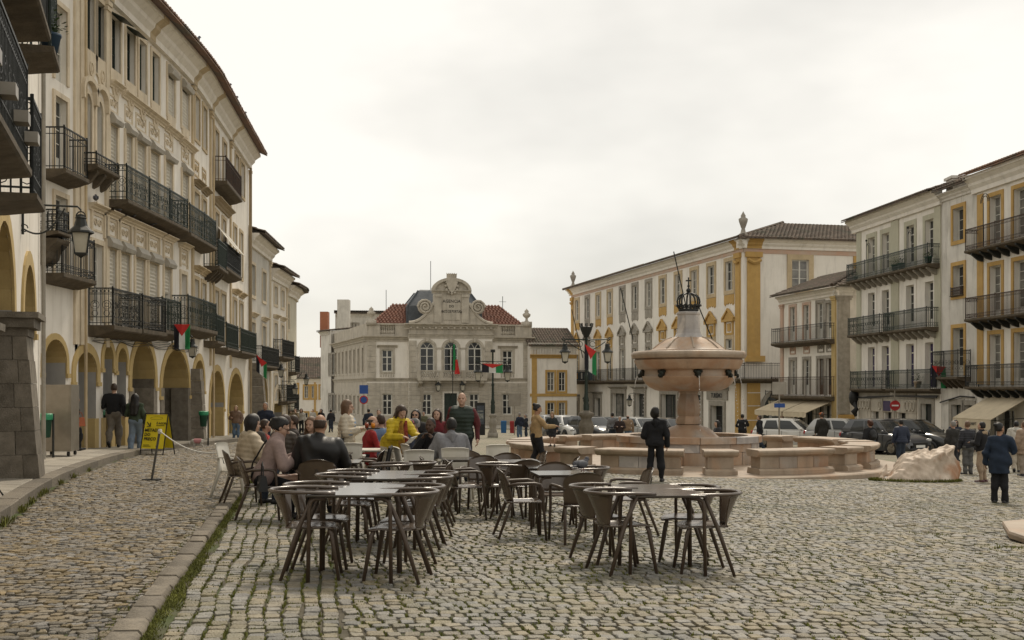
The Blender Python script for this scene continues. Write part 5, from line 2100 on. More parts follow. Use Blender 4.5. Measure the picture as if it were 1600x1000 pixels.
  for u0, u1 in ((F2.U(1167), F2.U(1187)),):
    q = s.mb()
    q.box(u0, u1, -.01, .12, -4.6, .4)
    q.box(u0, u1, -.01, .12, 1.9, 9.9)
    q.box(u0 - .2, u1 + .3, -.01, .35, 1.9, 2.35)
    q.box(u0 - .15, u1 + .15, -.01, .24, 9.9, 10.3)
    q.tube([(u0, .22, 9.7), (u0 + .4, .22, 9.5), (u1 - .4, .22, 9.5), (u1, .22, 9.7)], .14, 5)
    s.part('pilaster', q, M['ochre'])
    for zz in (-3.7, -2.6, -1.5, -.5):
      q = s.mb()
      q.box(u0, u1, .12, .135, zz, zz + .05)
      s.part('joint_line', q, M['white'])
  q = s.mb()
  q.box(F2.U(1333), F2.U(1345), -.01, .1, 6.5, 10.2)
  s.part('pilaster', q, M['ochre'])
  q = s.mb()
  sweep(q, cornice_prof(0, 10.55, .75, .6), -.6, 16, 1)
  s.part('cornice', q, M['plaster_cool'])
  q = s.mb()
  q.box(0, 16, -.01, .05, 10.2, 10.56)
  s.part('pink_band', q, M['pink'])
  q = s.mb()
  sweep(q, [(w_ + .015, z_) for w_, z_ in cornice_prof(0, 10.56, .72, .6)], F2.U(1166), F2.U(1189), 1)
  s.part('cornice_block', q, M['ochre'])
  s.tiles(-.85, 16, .85, 11.3, -6.5, 13.6, M['tile_old'], .32, .6, hip0=1.0)
  s.balcony(-1.0, 4.6, .62, 1.0, 1.15, .22, 'bars', iron=M['iron_rust'], sp=.13)
  # archway with a big dark glazed door, letter on it
  a, c = F2.U(1192), F2.U(1226)
  s.ops.append((a, c, -4.6, -.6, 1.5, .5))
  q = s.mb()
  ol = outline(a, c, -4.6, -.6, 1.5, 10)
  q.add([(x, -.42, z) for x, z in ol], [tuple(range(len(ol)))])
  o = s.part('archway_glass', q, mat('dark_green_glass', (.018, .028, .025), None, 2, .12))
  q = s.mb()
  ring(q, outline(a - .3, c + .3, -4.6, -.3, 1.75, 10), outline(a, c, -4.6, -.6, 1.5, 10), -.01, .08)
  s.part('arch_band', q, M['granite_trim'])
  x, y, z = F2.m((a + c) / 2 + .2, -.40, -2.9)
  text_mesh('É', 2.0, mat('grey_letter', (.35, .36, .35)), 'lettering', o, (x, y, z), (math.pi / 2, 0, F2.rz(0)), 1.15, .02)
  s.wall(-5.2, 11.3, segl=6, name='side_wall')
  q = b.mb()
  q.quad((L, 0, -5.2), (L, -13, -5.2), (L, -13, 11.3), (L, 0, 11.3))
  b.part('side_wall', q, M['plaster_cool'])
  # urns on the eaves corners
  for u in (.3, L - .3):
    q = b.mb()
    q.lathe([(.34, 11.2), (.34, 11.7), (.22, 11.75), (.13, 12.1), (.18, 12.2), (.33, 12.65), (.36, 12.85), (.17, 12.98), (.2, 13.08), (.08, 13.3), (0, 13.45)], 10, (u, -.1, 0))
    b.part('urn', q, M['granite_trim'], None, True)
  return b, F2
PAL, PAL2 = palace()
for p, lab, zz in ((932, 'small green lantern on a bracket by the first palace door', -.9), (1003, 'small lantern between the palace doors behind the fountain', -.9), (0, '', 0)):
  if p: wall_lantern('wall_lantern', lab, PAL.F, PAL.F.U(p), zz, 1.2, 1.1, 'lanterns on the palace front', False)
P2 = PAL2.at(PAL2.U(1191))[0]
wall_lantern('wall_lantern', 'black lantern at the archway beside the yellow palace corner', PAL2, PAL2.U(1196), -.6, 1.0, 1.2, 'lanterns on the palace front', False)

# ------------------------------------------------------------------ two-storey house with awnings
def awning(b, a, c, z, out, drop, fr=.28, name='awning', txt=None):
  q = b.mb()
  q.shell(1, 4, lambda i, j: (a + (c - a) * i, .05 + out * j, z - drop * j), .03)
  o = b.part(name, q, M['awning'])
  q = b.mb()
  n = 10
  vs = []
  for i in range(n + 1):
    vs += [(a + (c - a) * i / n, .05 + out, z - drop), (a + (c - a) * i / n, .06 + out, z - drop - fr - (.05 if i % 2 else 0))]
  q.add(vs, [(2 * i, 2 * i + 2, 2 * i + 3, 2 * i + 1) for i in range(n)])
  b.part('valance', q, M['awning'], o)
  q = b.mb()
  for u in (a + .05, c - .05):
    q.tube([(u, .03, z - .9), (u, .03 + out, z - drop - .03)], .025, 4)
  b.part('awning_arm', q, M['iron'], o)
  if txt:
    x, y, zz = b.F.m((a + c) / 2, .075 + out, z - drop - fr * .5)
    text_mesh(txt, .2, M['black'], 'lettering', o, (x, y, zz), (math.pi / 2, 0, b.F.rz(a)), 1.0, .003)
  return o

def house_r1():
  C = Vector((.2822 * 76, 76.0))
  d = Vector((-.194, 1)).normalized()
  k = 420 / FPX
  t = (k * C.y - C.x) / (d.x - k * d.y)
  F = Fac([tuple(C), tuple(C + d * t)], -1)
  b = Bld('awning_house', 'two storey house with mossy tiled eaves and two cream awnings', F, M['plaster'], 'building')
  U, L = F.U, F.L
  rows = [((1235, 1243), 4.1, 5.7), ((1256, 1265), 4.1, 5.7), ((1277, 1287), 3.4, 5.7), ((1291.5, 1301.5), 3.4, 5.6)]
  for (p, q_), z0, z1 in rows:
    a, c = sorted((U(p), U(q_)))
    b.window(a, c, 3.3, z1, dep=.2, rows=4, sur=(.2, .06, M['granite_trim'] if p > 1270 else M['pink']), fm=M['white_wood'], door=.25, gm=M['glass_curtain'])
  for p, q_ in ((1235, 1243.5), (1256, 1265.5), (1278, 1288), (1292, 1301.5)):
    a, c = sorted((U(p), U(q_)))
    b.window(a, c, -.55, 1.9, dep=.2, rows=4, sur=(.2, .06, M['granite_trim']), fm=M['white_wood'] if p < 1270 else M['brown_wood'], door=.25)
    relief(b, a, c, 2.3, 3.0, M['granite_trim'] if p > 1270 else M['pink'], None, .06)
  b.balcony(.15, L - .1, 3.15, .8, 1.05, .2, 'bars', iron=M['iron'], sp=.16)
  b.balcony(.15, L - .1, -.65, .8, 1.3, .2, 'bars', iron=M['iron_rust'], sp=.16)
  pilaster(b, .35, -3.8, 6.0, .55, .1, M['ochre_pale'])
  pilaster(b, L - .3, -3.8, 6.0, .45, .1, M['pink'])
  q = b.mb()
  sweep(q, cornice_prof(0, 6.0, .55, .45), -.3, L, 1)
  b.part('cornice', q, M['plaster'])
  b.tiles(-.75, L + .3, .75, 6.6, -3.5, 8.2, M['tile_old'], .26, .5, hip0=1.0)
  awning(b, U(1262), U(1218), -1.0, 1.9, .75)
  awning(b, U(1302), U(1264), -1.0, 1.9, .75)
  for p, q_ in ((1242, 1256), (1256.5, 1270), (1276, 1284), (1287, 1297)):
    a, c = sorted((U(p), U(q_)))
    b.window(a, c, -3.9, -1.3, dep=.3, rows=2, fm=M['dark_wood'], sur=(.1, .04, M['granite_trim']), each=False)
  b.wall(-4.2, 6.6)
  e = Vector((d.y, -d.x))
  if e.x < 0: e = -e
  F2 = Fac([tuple(C), tuple(C + e * 4.5)], 1)
  s = Bld.__new__(Bld)
  s.F, s.B, s.wm, s.ops = F2, b.B, M['plaster_old'], []
  s.wall(-4.2, 6.6, name='side_wall')
  for u, m in ((.45, M['granite_trim']),):
    pilaster(s, u, -1.8, 6.0, .85, .1, m)
    q = s.mb()
    q.box(.06, 1.2, -.01, .12, -3.9, -1.85)
    s.part('plinth', q, M['ochre'])
  q = s.mb()
  sweep(q, cornice_prof(0, 6.0, .55, .45), -.3, 4.5, 1)
  s.part('cornice', q, M['plaster_old'])
  s.tiles(-.75, 4.5, .75, 6.6, -3.5, 8.2, M['tile_old'], .26, .5, hip0=1.0)
  q = s.mb()
  q.tube([(1.7, .12, -3.8), (1.7, .12, 4.2)], .09, 6)
  s.part('drain_pipe', q, M['trim_beige'])
  return b
HR1 = house_r1()

# ------------------------------------------------------------------ cream house, its annex, and the ochre framed house
RLINE = lambda y: 29.2 - .1 * y
def ry(px):
  k = (px - 800) / FPX
  return 29.2 / (k + .1)
def house_r2():
  ya, yb = ry(1471), ry(1339)
  F = Fac([(RLINE(ya), ya), (RLINE(yb), yb)], -1)
  b = Bld('cream_house', 'four storey cream house with long green balcony above and purple posters in its doors', F, M['plaster_cool'], 'building')
  U, L = F.U, F.L
  cols = [(1357, 1367.5), (1379, 1389.5), (1416, 1429.5), (1446, 1459.5)]
  for zf in (6.66, 3.26, -.08):
    for p, q_ in cols:
      m_ = (U(p) + U(q_)) / 2
      g = M['glass_purple'] if zf < 0 else M['glass']
      b.window(m_ - .5, m_ + .5, zf, zf + 2.5, dep=.28, rows=3, fr=.07, transom=.8, sur=(.28, .04, M['trim_green'] if zf > 6 else M['plaster_cool']), fm=M['white_wood'], gm=g, door=.0 if zf < 0 else .2)
  b.balcony(U(1470), U(1340), 6.62, .75, 1.05, .16, 'rings', iron=M['iron_green'], brackets=14, bracketm=M['granite_trim'])
  for z in (3.22,):
    b.balcony(U(1468), U(1399), z, .75, 1.05, .16, 'rings', iron=M['iron_green'], brackets=7, bracketm=M['granite_trim'])
    b.balcony(U(1393), U(1342), z, .75, 1.05, .16, 'scroll', iron=M['iron_green'], brackets=6, bracketm=M['granite_trim'])
  b.balcony(U(1470), U(1399), -.12, .6, 1.05, .16, 'rings', iron=M['iron_green'])
  b.balcony(U(1393), U(1342), -.12, .6, 1.05, .16, 'scroll', iron=M['iron_green'])
  q = b.mb()
  sweep(q, cornice_prof(0, 9.75, .75, .6), -.1, L + .5, 1)
  b.part('cornice', q, M['plaster_cool'])
  for u0, u1 in ((L - .7, L - .02), (U(1405), U(1393)), (.02, .75)):
    q = b.mb()
    q.box(u0, u1, -.01, .05, -.0, 9.7)
    b.part('pilaster', q, M['trim_green'])
  b.tiles(-.1, L + .6, .8, 10.5, -4.5, 12.2, M['tile_old'], .25, .5)
  # stone shop front
  for i, (p, q_) in enumerate(((1363, 1374), (1382, 1394), (1403, 1416))):
    a, c = sorted((U(p), U(q_)))
    b.window(a, c, -3.9, -1.52, dep=.3, rows=1, cols=1, fr=.05, fm=M['iron'], each=False)
  for p, q_ in ((1344, 1357), (1357.5, 1362), (1375, 1381), (1395, 1402), (1417, 1433)):
    a, c = sorted((U(p), U(q_)))
    q = b.mb()
    q.box(a, c, -.01, .08, -3.9, -1.5)
    q.box(a - .04, c + .04, -.01, .12, -1.5, -.75)
    n = 3 if c - a > 1 else 1
    for k_ in range(n):
      m_ = a + (c - a) * (k_ + .5) / n
      q.tube([(m_ + .2 * math.cos(t * .8), .15, -1.12 + .26 * math.sin(t * .8)) for t in range(9)], .05, 5)
    b.part('shop_pier', q, M['bankstone'])
  q = b.mb()
  q.box(U(1433), L, -.01, .06, -1.495, -.74)
  b.part('shop_lintel', q, M['bankstone'])
  q = b.mb()
  q.box(U(1433), L, -.01, .1, -.72, -.32)
  b.part('shop_fascia', q, M['granite_trim'])
  q = b.mb()
  a, c = sorted((U(1382), U(1394)))
  q.box(a, c, .062, .09, -1.45, -.85)
  b.part('shop_sign', q, M['glass_purple'])
  a, c = sorted((U(1440), U(1457)))
  b.window(a, c, -3.9, -.95, dep=.3, rows=2, cols=1, fr=.08, fm=M['dark_wood'], sur=(.28, .06, M['granite_trim']), each=False)
  b.wall(-4.2, 10.4)
  b.body(9, -4.2, 10.4)
  return b
HR2 = house_r2()

def house_r3():
  ya, yb = ry(1527), ry(1472)
  F = Fac([(RLINE(ya), ya), (RLINE(yb) - .002, yb - .02)], -1)
  b = Bld('annex_house', 'weathered grey white annex with three single ochre framed openings one above another', F, M['plaster_old'], 'building')
  U, L = F.U, F.L
  a, c = sorted((U(1489.5), U(1506.5)))
  b.window(a, c, 7.6, 9.3, dep=.35, rows=3, fm=M['white_wood'], sur=(.2, .05, M['ochre']))
  b.window(a, c, 4.75, 6.3, dep=.35, rows=3, fm=M['white_wood'], sur=(.2, .05, M['ochre']))
  b.window(a, c, .55, 3.05, dep=.35, rows=4, fm=M['white_wood'], sur=(.2, .05, M['ochre']), door=.2)
  b.balcony(U(1517), U(1475), .5, .7, 1.35, .16, 'scroll', iron=M['iron'], brackets=5)
  b.balcony(a - .05, c + .05, 4.75, .16, .4, .05, 'rings', iron=M['iron_rust'])
  a, c = sorted((U(1488), U(1503)))
  b.window(a, c, -3.7, -.95, dep=.3, rows=2, cols=2, fm=M['dark_wood'], sur=(.3, .06, M['granite_trim']), each=False)
  a, c = sorted((U(1508), U(1521)))
  b.window(a, c, -3.7, -.95, dep=.3, rows=1, cols=1, fm=M['dark_wood'], sur=(.25, .06, M['granite_trim']), each=False)
  q = b.mb()
  sweep(q, cornice_prof(0, 9.85, .4, .35), 0, L, 1)
  b.part('cornice', q, M['plaster_old'])
  b.tiles(0, L, .6, 10.4, -4.5, 12.1, M['tile_old'], .25, .5)
  b.wall(-4.0, 10.35)
  b.body(9, -4.0, 10.35)
  return b
HR3 = house_r3()

def house_r4():
  ya, yb = 46.0, ry(1528)
  F = Fac([(RLINE(ya) - .03, ya), (RLINE(yb) - .03, yb)], -1)
  b = Bld('ochre_framed_house', 'tall white house with ochre window frames, iron balconies and a cream shop awning', F, M['plaster_cool'], 'building')
  U, L = F.U, F.L
  c0 = (U(1545) + U(1567)) / 2
  c1 = (U(1584) + U(1605)) / 2
  cs = [c0, c1, c1 - (c0 - c1), c1 - 2 * (c0 - c1)]
  for zf in (6.8, 3.4, .05):
    for u in cs:
      if u < .9: continue
      b.window(u - .56, u + .56, zf, zf + 2.5, dep=.3, rows=5, fr=.06, sur=(.2, .05, M['ochre']), fm=M['white_wood'], gm=M['glass_curtain'] if rnd.random() < .6 else M['glass'], door=.12)
  for z in (6.78, 3.36, .0):
    b.balcony(.3, U(1529.5), z, .75, 1.05, .15, 'rings', iron=M['iron_rust'] if z > 3 else M['iron'], brackets=14, bracketm=M['iron'])
  q = b.mb()
  q.box(L - .62, L - .04, -.01, .05, 0.1, 9.6)
  b.part('pilaster', q, M['ochre'])
  q = b.mb()
  sweep(q, cornice_prof(0, 9.7, .85, .6), -.1, L + .35, 1)
  b.part('cornice', q, M['plaster_cool'])
  b.tiles(-.1, L + .4, .8, 10.6, -4.5, 12.4, M['tile'], .25, .5)
  awning(b, U(1604) - .2, U(1545), -.55, 1.8, 1.0, .42, txt='DI KHABIPT')
  a, c = sorted((U(1585), U(1560)))
  b.window(a, c, -3.6, -1.1, dep=.3, rows=1, cols=2, fm=M['white_wood'], each=False)
  a, c = sorted((U(1556), U(1545)))
  b.window(a, c, -3.6, -1.1, dep=.3, rows=1, cols=1, fm=M['white_wood'], each=False)
  a, c = sorted((U(1542), U(1534)))
  b.window(a, c, -3.6, -1.1, dep=.3, rows=1, cols=1, fm=mat('dark_red_door', (.10, .02, .02)), each=False, gm=mat('dark_red_door', (.10, .02, .02)))
  q = b.mb()                                       # hooped iron lamp bracket above a window
  u = c0 + .35
  q.tube([(u, .45, 6.8), (u, .45, 9.0)], .02, 4)
  for rr in (.42, .3):
    q.tube([(u - .15 - rr * math.cos(t * math.pi / 8), .45, 9.0 + rr * math.sin(t * math.pi / 8)) for t in range(9)], .018, 4)
  for t in range(1, 8, 2):
    q.tube([(u - .15 - .3 * math.cos(t * math.pi / 8), .45, 9.0 + .3 * math.sin(t * math.pi / 8)), (u - .15 - .42 * math.cos(t * math.pi / 8), .45, 9.0 + .42 * math.sin(t * math.pi / 8))], .012, 3)
  b.part('iron_hoop', q, M['iron'])
  b.wall(-3.9, 10.5)
  b.body(9, -3.9, 10.5)
  # chimney behind
  q = MB()
  y = 66
  x = 697 / FPX * y
  q.box(x - .5, x + .5, y - .5, y + .5, EYE + 10, EYE + 11.85)
  q.box(x - .6, x + .6, y - .6, y + .6, EYE + 11.85, EYE + 12.0)
  q.build('chimney', M['plaster_old'], b.B)
  return b
HR4 = house_r4()

def hoop(b, u, z, h=.9):
  q = b.mb()
  q.tube([(u, .5, z), (u, .5, z + h + .25)], .02, 4)
  q.ball((u, .5, z + h + .32), .07)
  for rr in (.28, .2):
    q.tube([(u - rr + rr * math.cos(t * math.pi / 8) , .5, z + h - .15 + rr * math.sin(t * math.pi / 8)) for t in range(9)] + [(u - 2 * rr, .5, z + h - .5)], .016, 4)
  b.part('iron_hoop', q, M['iron'])
for p in (1366, 1432):
  hoop(HR2, HR2.F.U(p), 7.7)

flag('flag', 'flag with red triangle draped beside the lowest balcony of the cream house', (656 / FPX * 60.9, 60.9, EYE + 1.1), R(-4), .72, 1.15, droop=.05)

# ------------------------------------------------------------------ solid modelling by distance fields (people, boulder)
def sd_cone(p, a, b, r1, r2):
  """tapered capsule"""
  a, b = np.asarray(a, np.float32), np.asarray(b, np.float32)
  ab = b - a
  t = np.clip(((p - a) @ ab) / max(1e-9, float(ab @ ab)), 0, 1)
  q = p - a - t[..., None] * ab
  return np.sqrt((q * q).sum(-1)) - (r1 + (r2 - r1) * t)

def sd_ell(p, c, r, M3=None):
  q = p - np.asarray(c, np.float32)
  if M3 is not None: q = q @ np.asarray(M3, np.float32)
  r = np.asarray(r, np.float32)
  k0 = np.sqrt(((q / r) ** 2).sum(-1))
  k1 = np.sqrt(((q / (r * r)) ** 2).sum(-1))
  return k0 * (k0 - 1) / np.maximum(k1, 1e-6)

def smin(a, b, k):
  h = np.maximum(k - np.abs(a - b), 0) / k
  return np.minimum(a, b) - h * h * k * .25

def surface_net(fn, lo, hi, h):
  """zero surface of fn on a grid -> verts, quads (naive surface nets)"""
  lo = np.asarray(lo, np.float32) - 2 * h
  n = np.ceil((np.asarray(hi) + 2 * h - lo) / h).astype(int) + 1
  ax = [lo[i] + h * np.arange(n[i], dtype=np.float32) for i in range(3)]
  P = np.stack(np.meshgrid(*ax, indexing='ij'), -1)
  D = fn(P).astype(np.float32)
  return surface_net_grid(lo, h, D)

def surface_net_grid(lo, h, D):
  """surface nets on a ready grid"""
  D = D.copy()
  D[0], D[-1] = 1, 1
  D[:, 0], D[:, -1] = 1, 1
  D[:, :, 0], D[:, :, -1] = 1, 1
  n = np.array(D.shape)
  S = D < 0
  c = n - 1
  cnt = np.zeros(c, np.int8)
  for dx in (0, 1):
    for dy in (0, 1):
      for dz in (0, 1):
        cnt += S[dx:dx + c[0], dy:dy + c[1], dz:dz + c[2]]
  act = (cnt > 0) & (cnt < 8)
  ids = np.full(c, -1, np.int64)
  I = np.argwhere(act)
  ids[act] = np.arange(len(I))
  acc = np.zeros((len(I), 3), np.float32)
  num = np.zeros(len(I), np.float32)
  for a in [(dx, dy, dz) for dx in (0, 1) for dy in (0, 1) for dz in (0, 1)]:
    da = D[I[:, 0] + a[0], I[:, 1] + a[1], I[:, 2] + a[2]]
    for k in range(3):
      if a[k]: continue
      b = list(a); b[k] = 1
      db = D[I[:, 0] + b[0], I[:, 1] + b[1], I[:, 2] + b[2]]
      x = (da < 0) != (db < 0)
      t = np.where(x, da / np.where(x, da - db, 1), 0)
      for i in range(3):
        acc[:, i] += np.where(x, t if i == k else a[i], 0)
      num += x
  V = lo + h * (I + acc / np.maximum(num, 1)[:, None])
  Q = []
  for k in range(3):
    u, v = (k + 1) % 3, (k + 2) % 3
    a0, a1 = [None] * 3, [None] * 3
    for i in range(3):
      if i == k: a0[i], a1[i] = slice(0, n[i] - 1), slice(1, n[i])
      else: a0[i] = a1[i] = slice(1, n[i] - 1)
    s0, s1 = S[tuple(a0)], S[tuple(a1)]
    E = np.argwhere(s0 != s1)
    if not len(E): continue
    flip = s0[E[:, 0], E[:, 1], E[:, 2]]
    base = E.copy()
    for i in range(3):
      if i != k: base[:, i] += 1
    def cell(du, dv):
      q = base.copy()
      q[:, u] -= du
      q[:, v] -= dv
      return ids[q[:, 0], q[:, 1], q[:, 2]]
    q = np.stack([cell(0, 0), cell(1, 0), cell(1, 1), cell(0, 1)], 1)
    q[~flip] = q[~flip][:, ::-1]
    Q.append(q)
  return V, (np.concatenate(Q) if Q else np.zeros((0, 4), int))

def sdf_obj(name, fn, lo, hi, h, m, parent=None, kind=None):
  V, Q = surface_net(fn, lo, hi, h)
  return quads_np(name, V, Q, m, parent, True, kind)

# ------------------------------------------------------------------ fountain
FC = (5.24, 34.2)
FZ = -0.80                                            # top of the marble platform
def fountain():
  s = 1800 / 34.2
  zz = lambda y: EYE + (604 - y) / s - FZ           # heights above the platform
  root = empty('fountain', (FC[0], FC[1], FZ), R(0), 'pink marble fountain with wide spouting bowl and iron crown on top', 'fountain')
  N = 48
  q = MB()
  q.lathe([(0, -.0), (5.98, 0), (6.02, -.03), (6.02, -.5)], 72)
  q.build('platform', M['marble_pale'], root)
  q = MB()
  q.lathe([(6.03, -.14), (6.2, -.15), (6.22, -.18), (6.22, -.6)], 72)
  q.build('lower_step', M['marble_grey'], root)
  # basin wall of marble blocks in two courses and a rim
  for r, za, zb, ro, ri in ((0, 0.0, .36, 2.05, 1.8), (1, .36, .60, 2.05, 1.8), (2, .60, .79, 2.14, 1.74)):
    k = 14 if r < 2 else 12
    for i in range(k):
      a0 = 2 * math.pi * (i + .5 * r) / k + .004
      a1 = 2 * math.pi * (i + 1 + .5 * r) / k - .004
      b = MB()
      b.lathe([(ri, za + .004), (ro, za + .004), (ro, zb - .012), (ro - .012, zb - .003), (ri, zb - .003), (ri, za + .004)], 4, (0, 0, 0), a0, a1)
      b.build('marble_block', M['marble'] if rnd.random() < .8 else M['marble_grey'], root)
  b = MB()
  b.lathe([(0, .70), (1.76, .70)], 32)
  b.build('basin_water', M['water'], root)
  # foot, column
  b = MB()
  b.lathe([(1.25, .0), (1.25, .62), (.92, .70), (.82, .80), (.70, .92), (.55, 1.01), (.40, 1.06), (.36, 1.09)], 32)
  b.build('foot', M['marble'], root, True)
  b = MB()
  zc = lambda y: zz(y)
  b.lathe([(.33, zc(664)), (.385, zc(662)), (.395, zc(656)), (.36, zc(652)), (.32, zc(650)), (.35, zc(646)), (.365, zc(640)), (.35, zc(632)), (.30, zc(622)), (.27, zc(615)), (.30, zc(613)), (.30, zc(609))], 8, (0, 0, 0), R(22.5), R(382.5) - 1e-4)
  sharp(b.build('column', M['marble'], root, True), 30)
  # bowl
  b = MB()
  b.lathe([(.0, zc(611.5)), (.85, zc(611)), (.98, zc(609.5)), (1.15, zc(605)), (1.29, zc(598)), (1.37, zc(591)), (1.40, zc(589)), (1.40, zc(588)), (1.335, zc(587.5)), (1.335, zc(579)), (1.38, zc(577.8)), (1.47, zc(577.2)), (1.50, zc(575.5)), (1.55, zc(570)), (1.60, zc(565.5)), (1.605, zc(563)), (1.56, zc(562)), (1.55, zc(560.5))], N)
  sharp(b.build('bowl', M['marble'], root, True), 40)
  b = MB()
  b.lathe([(1.55, zc(561)), (1.66, zc(560)), (1.70, zc(556)), (1.69, zc(552)), (1.62, zc(549.5)), (1.35, zc(549)), (1.3, zc(551))], N)
  sharp(b.build('bowl_rim', M['marble_pale'], root, True), 50)
  b = MB()
  b.lathe([(0, zc(551)), (1.33, zc(551))], 32)
  b.build('bowl_water', M['water'], root)
  # ribbed lid and neck
  b = MB()
  rib = lambda a: 1 + .025 * abs(math.cos(4 * a)) ** 12
  b.lathe([(1.24, zc(550.5)), (1.24, zc(547.5)), (1.10, zc(547)), (1.02, zc(545)), (.86, zc(538)), (.66, zc(531)), (.47, zc(527.5))], 64, fr=rib)
  b.build('lid', M['marble'], root, True)
  for i in range(8):
    a = i * math.pi / 4
    p = [(1.05 * math.cos(a), 1.05 * math.sin(a), zc(545.5)), (.88 * math.cos(a), .88 * math.sin(a), zc(538)), (.68 * math.cos(a), .68 * math.sin(a), zc(531)), (.49 * math.cos(a), .49 * math.sin(a), zc(527.6))]
    b = MB()
    b.tube(p, .03, 5)
    b.build('lid_rib', M['marble_pale'], root)
  b = MB()
  b.lathe([(.46, zc(528)), (.43, zc(526)), (.37, zc(521)), (.345, zc(515)), (.33, zc(493)), (.36, zc(491)), (.36, zc(488.5)), (.33, zc(487)), (0, zc(487))], 8, (0, 0, 0), R(22.5), R(382.5) - 1e-4)
  b.build('neck', M['marble_grey'], root)
  # iron crown
  b = MB()
  z0 = zc(487)
  b.lathe([(.26, z0), (.30, z0 + .03), (.30, z0 + .08)], 16)
  for i in range(16):
    a = i * math.pi / 8
    b.tube([(.27 * math.cos(a), .27 * math.sin(a), z0 + .05), (.36 * math.cos(a), .36 * math.sin(a), z0 + .2)], .022, 4)
    b.tube([(  .37 * math.cos(a + t * math.pi / 8), .37 * math.sin(a + t * math.pi / 8), z0 + .21 - .04 * math.sin(t * math.pi)) for t in (0, .25, .5, .75, 1)], .02, 4)
  for zr, rr in ((.09, .29), (.15, .325)):
    b.lathe([(rr - .012, z0 + zr), (rr + .02, z0 + zr), (rr + .012, z0 + zr + .025)], 16)
  b.build('crown_band', M['iron'], root)
  for i in range(8):
    a = i * math.pi / 4
    b = MB()
    b.tube([(r * math.cos(a), r * math.sin(a), z0 + h) for r, h in ((.32, .2), (.335, .30), (.31, .41), (.24, .49), (.13, .535), (.04, .545))], .026, 5)
    b.build('crown_arch', M['iron'], root)
  b = MB()
  b.ball((0, 0, z0 + .63), .07, None, None, 10, 7)
  b.tube([(0, 0, z0 + .52), (0, 0, z0 + 1.02)], .02, 5)
  b.ball((0, 0, z0 + .76), .04)
  b.box(-.08, .08, -.018, .018, z0 + .90, z0 + .94)
  b.build('orb_and_cross', M['iron'], root)
  # eight bronze spouts with falling jets
  for i in range(8):
    a = i * math.pi / 4 + R(22.5) - R(20)
    b = MB()
    c, s_ = math.cos(a), math.sin(a)
    zt = zc(584)
    b.ball((1.37 * c, 1.37 * s_, zt), .10, .10, .13, 8, 6)
    b.ball((1.46 * c, 1.46 * s_, zt - .06), .06, .06, .07, 8, 5)
    for sg in (-1, 1):
      b.ball((1.38 * c - sg * .09 * s_, 1.38 * s_ + sg * .09 * c, zt + .06), .05)
    b.build('spout', M['bronze'], root, True)
    if i in (0, 3, 4, 6, 7, 2):
      j = MB()
      v = rnd.uniform(.8, 1.0)
      for k in range(22):
        t = k / 22 * .58 + .02
        r = 1.52 + v * .35 * t
        z = zt - .07 - 4.6 * t * t
        if z < .71: break
        w = .013 if k < 9 else rnd.uniform(.009, .016)
        ln = .05 if k < 8 else rnd.uniform(.02, .05)
        o_ = 0 if k < 8 else rnd.gauss(0, .012)
        j.tube([(r * c + o_, r * s_ + o_, z), (r * c + o_, r * s_ + o_, z - ln)], [w, w * .7], 5)
      j.build('water_jet', M['waterjet'], root)
  return root
fountain()

def ring_seat(a0, a1, label, nblk):
  """curved marble parapet seat: plinth, facing blocks, moulded top"""
  am = (a0 + a1) / 2
  root = empty('marble_bench', (FC[0], FC[1], FZ), 0, label, 'bench', 'marble parapet seats round the fountain')
  n = max(2, int((a1 - a0) / .08))
  def seg(name, prof, b0, b1, m, k):
    b = MB()
    b.lathe(prof + [prof[0]], k, (0, 0, 0), b0, b1)
    o = len(prof) + 1
    b.f.append(tuple(range(o - 1)))
    b.mi.append(0)
    b.f.append(tuple(range(k * o, k * o + o - 1)))
    b.mi.append(0)
    b.build(name, m, root)
  e = .012
  seg('plinth', [(4.55, .003), (5.42, .003), (5.42, .10), (5.36, .15), (4.62, .15)], a0 - e, a1 + e, M['marble_pale'], n)
  for i in range(nblk):
    b0, b1 = a0 + (a1 - a0) * i / nblk, a0 + (a1 - a0) * (i + 1) / nblk
    seg('facing_block', [(4.68, .153), (5.28, .153), (5.28, .44), (4.68, .44)], b0 + .0012, b1 - .0012, (M['marble'], M['marble_pale'], M['marble'], M['marble_grey'])[rnd.randrange(4)] if nblk > 1 else M['marble_pale'], max(1, n // nblk))
  seg('seat_top', [(4.66, .443), (5.30, .443), (5.40, .50), (5.43, .56), (5.43, .60), (5.40, .62), (4.58, .62), (4.55, .60), (4.55, .55)], a0 - e * 1.5, a1 + e * 1.5, M['marble_pale'], n)
  return root

full = {22.5: 'towards the parked white hatchback', 67.5: 'at the back, on the boulder half', 112.5: 'at the back, on the lamp post half', 157.5: 'behind the child, on the lamp post side',
    202.5: 'that the child stands on', 247.5: 'in front of the basin behind the man in black', 292.5: 'in front of the basin with a grey block in its face', 337.5: 'nearest the marble boulder'}
for a, w in full.items():
  ring_seat(R(a - 11.5), R(a + 11.5), 'curved pink marble bench ' + w, 4)
small = {0: 'on the hatchback side', 45: 'at the back by the palace', 90: 'straight behind the fountain column', 135: 'at the back by the lamp post', 180: 'between the two benches near the child',
    225: 'between the child bench and the front', 270: 'square at the front centre', 315: 'between the front bench and the boulder'}
for a, w in small.items():
  ring_seat(R(a - 3.6), R(a + 3.6), 'short marble block seat ' + w, 1)

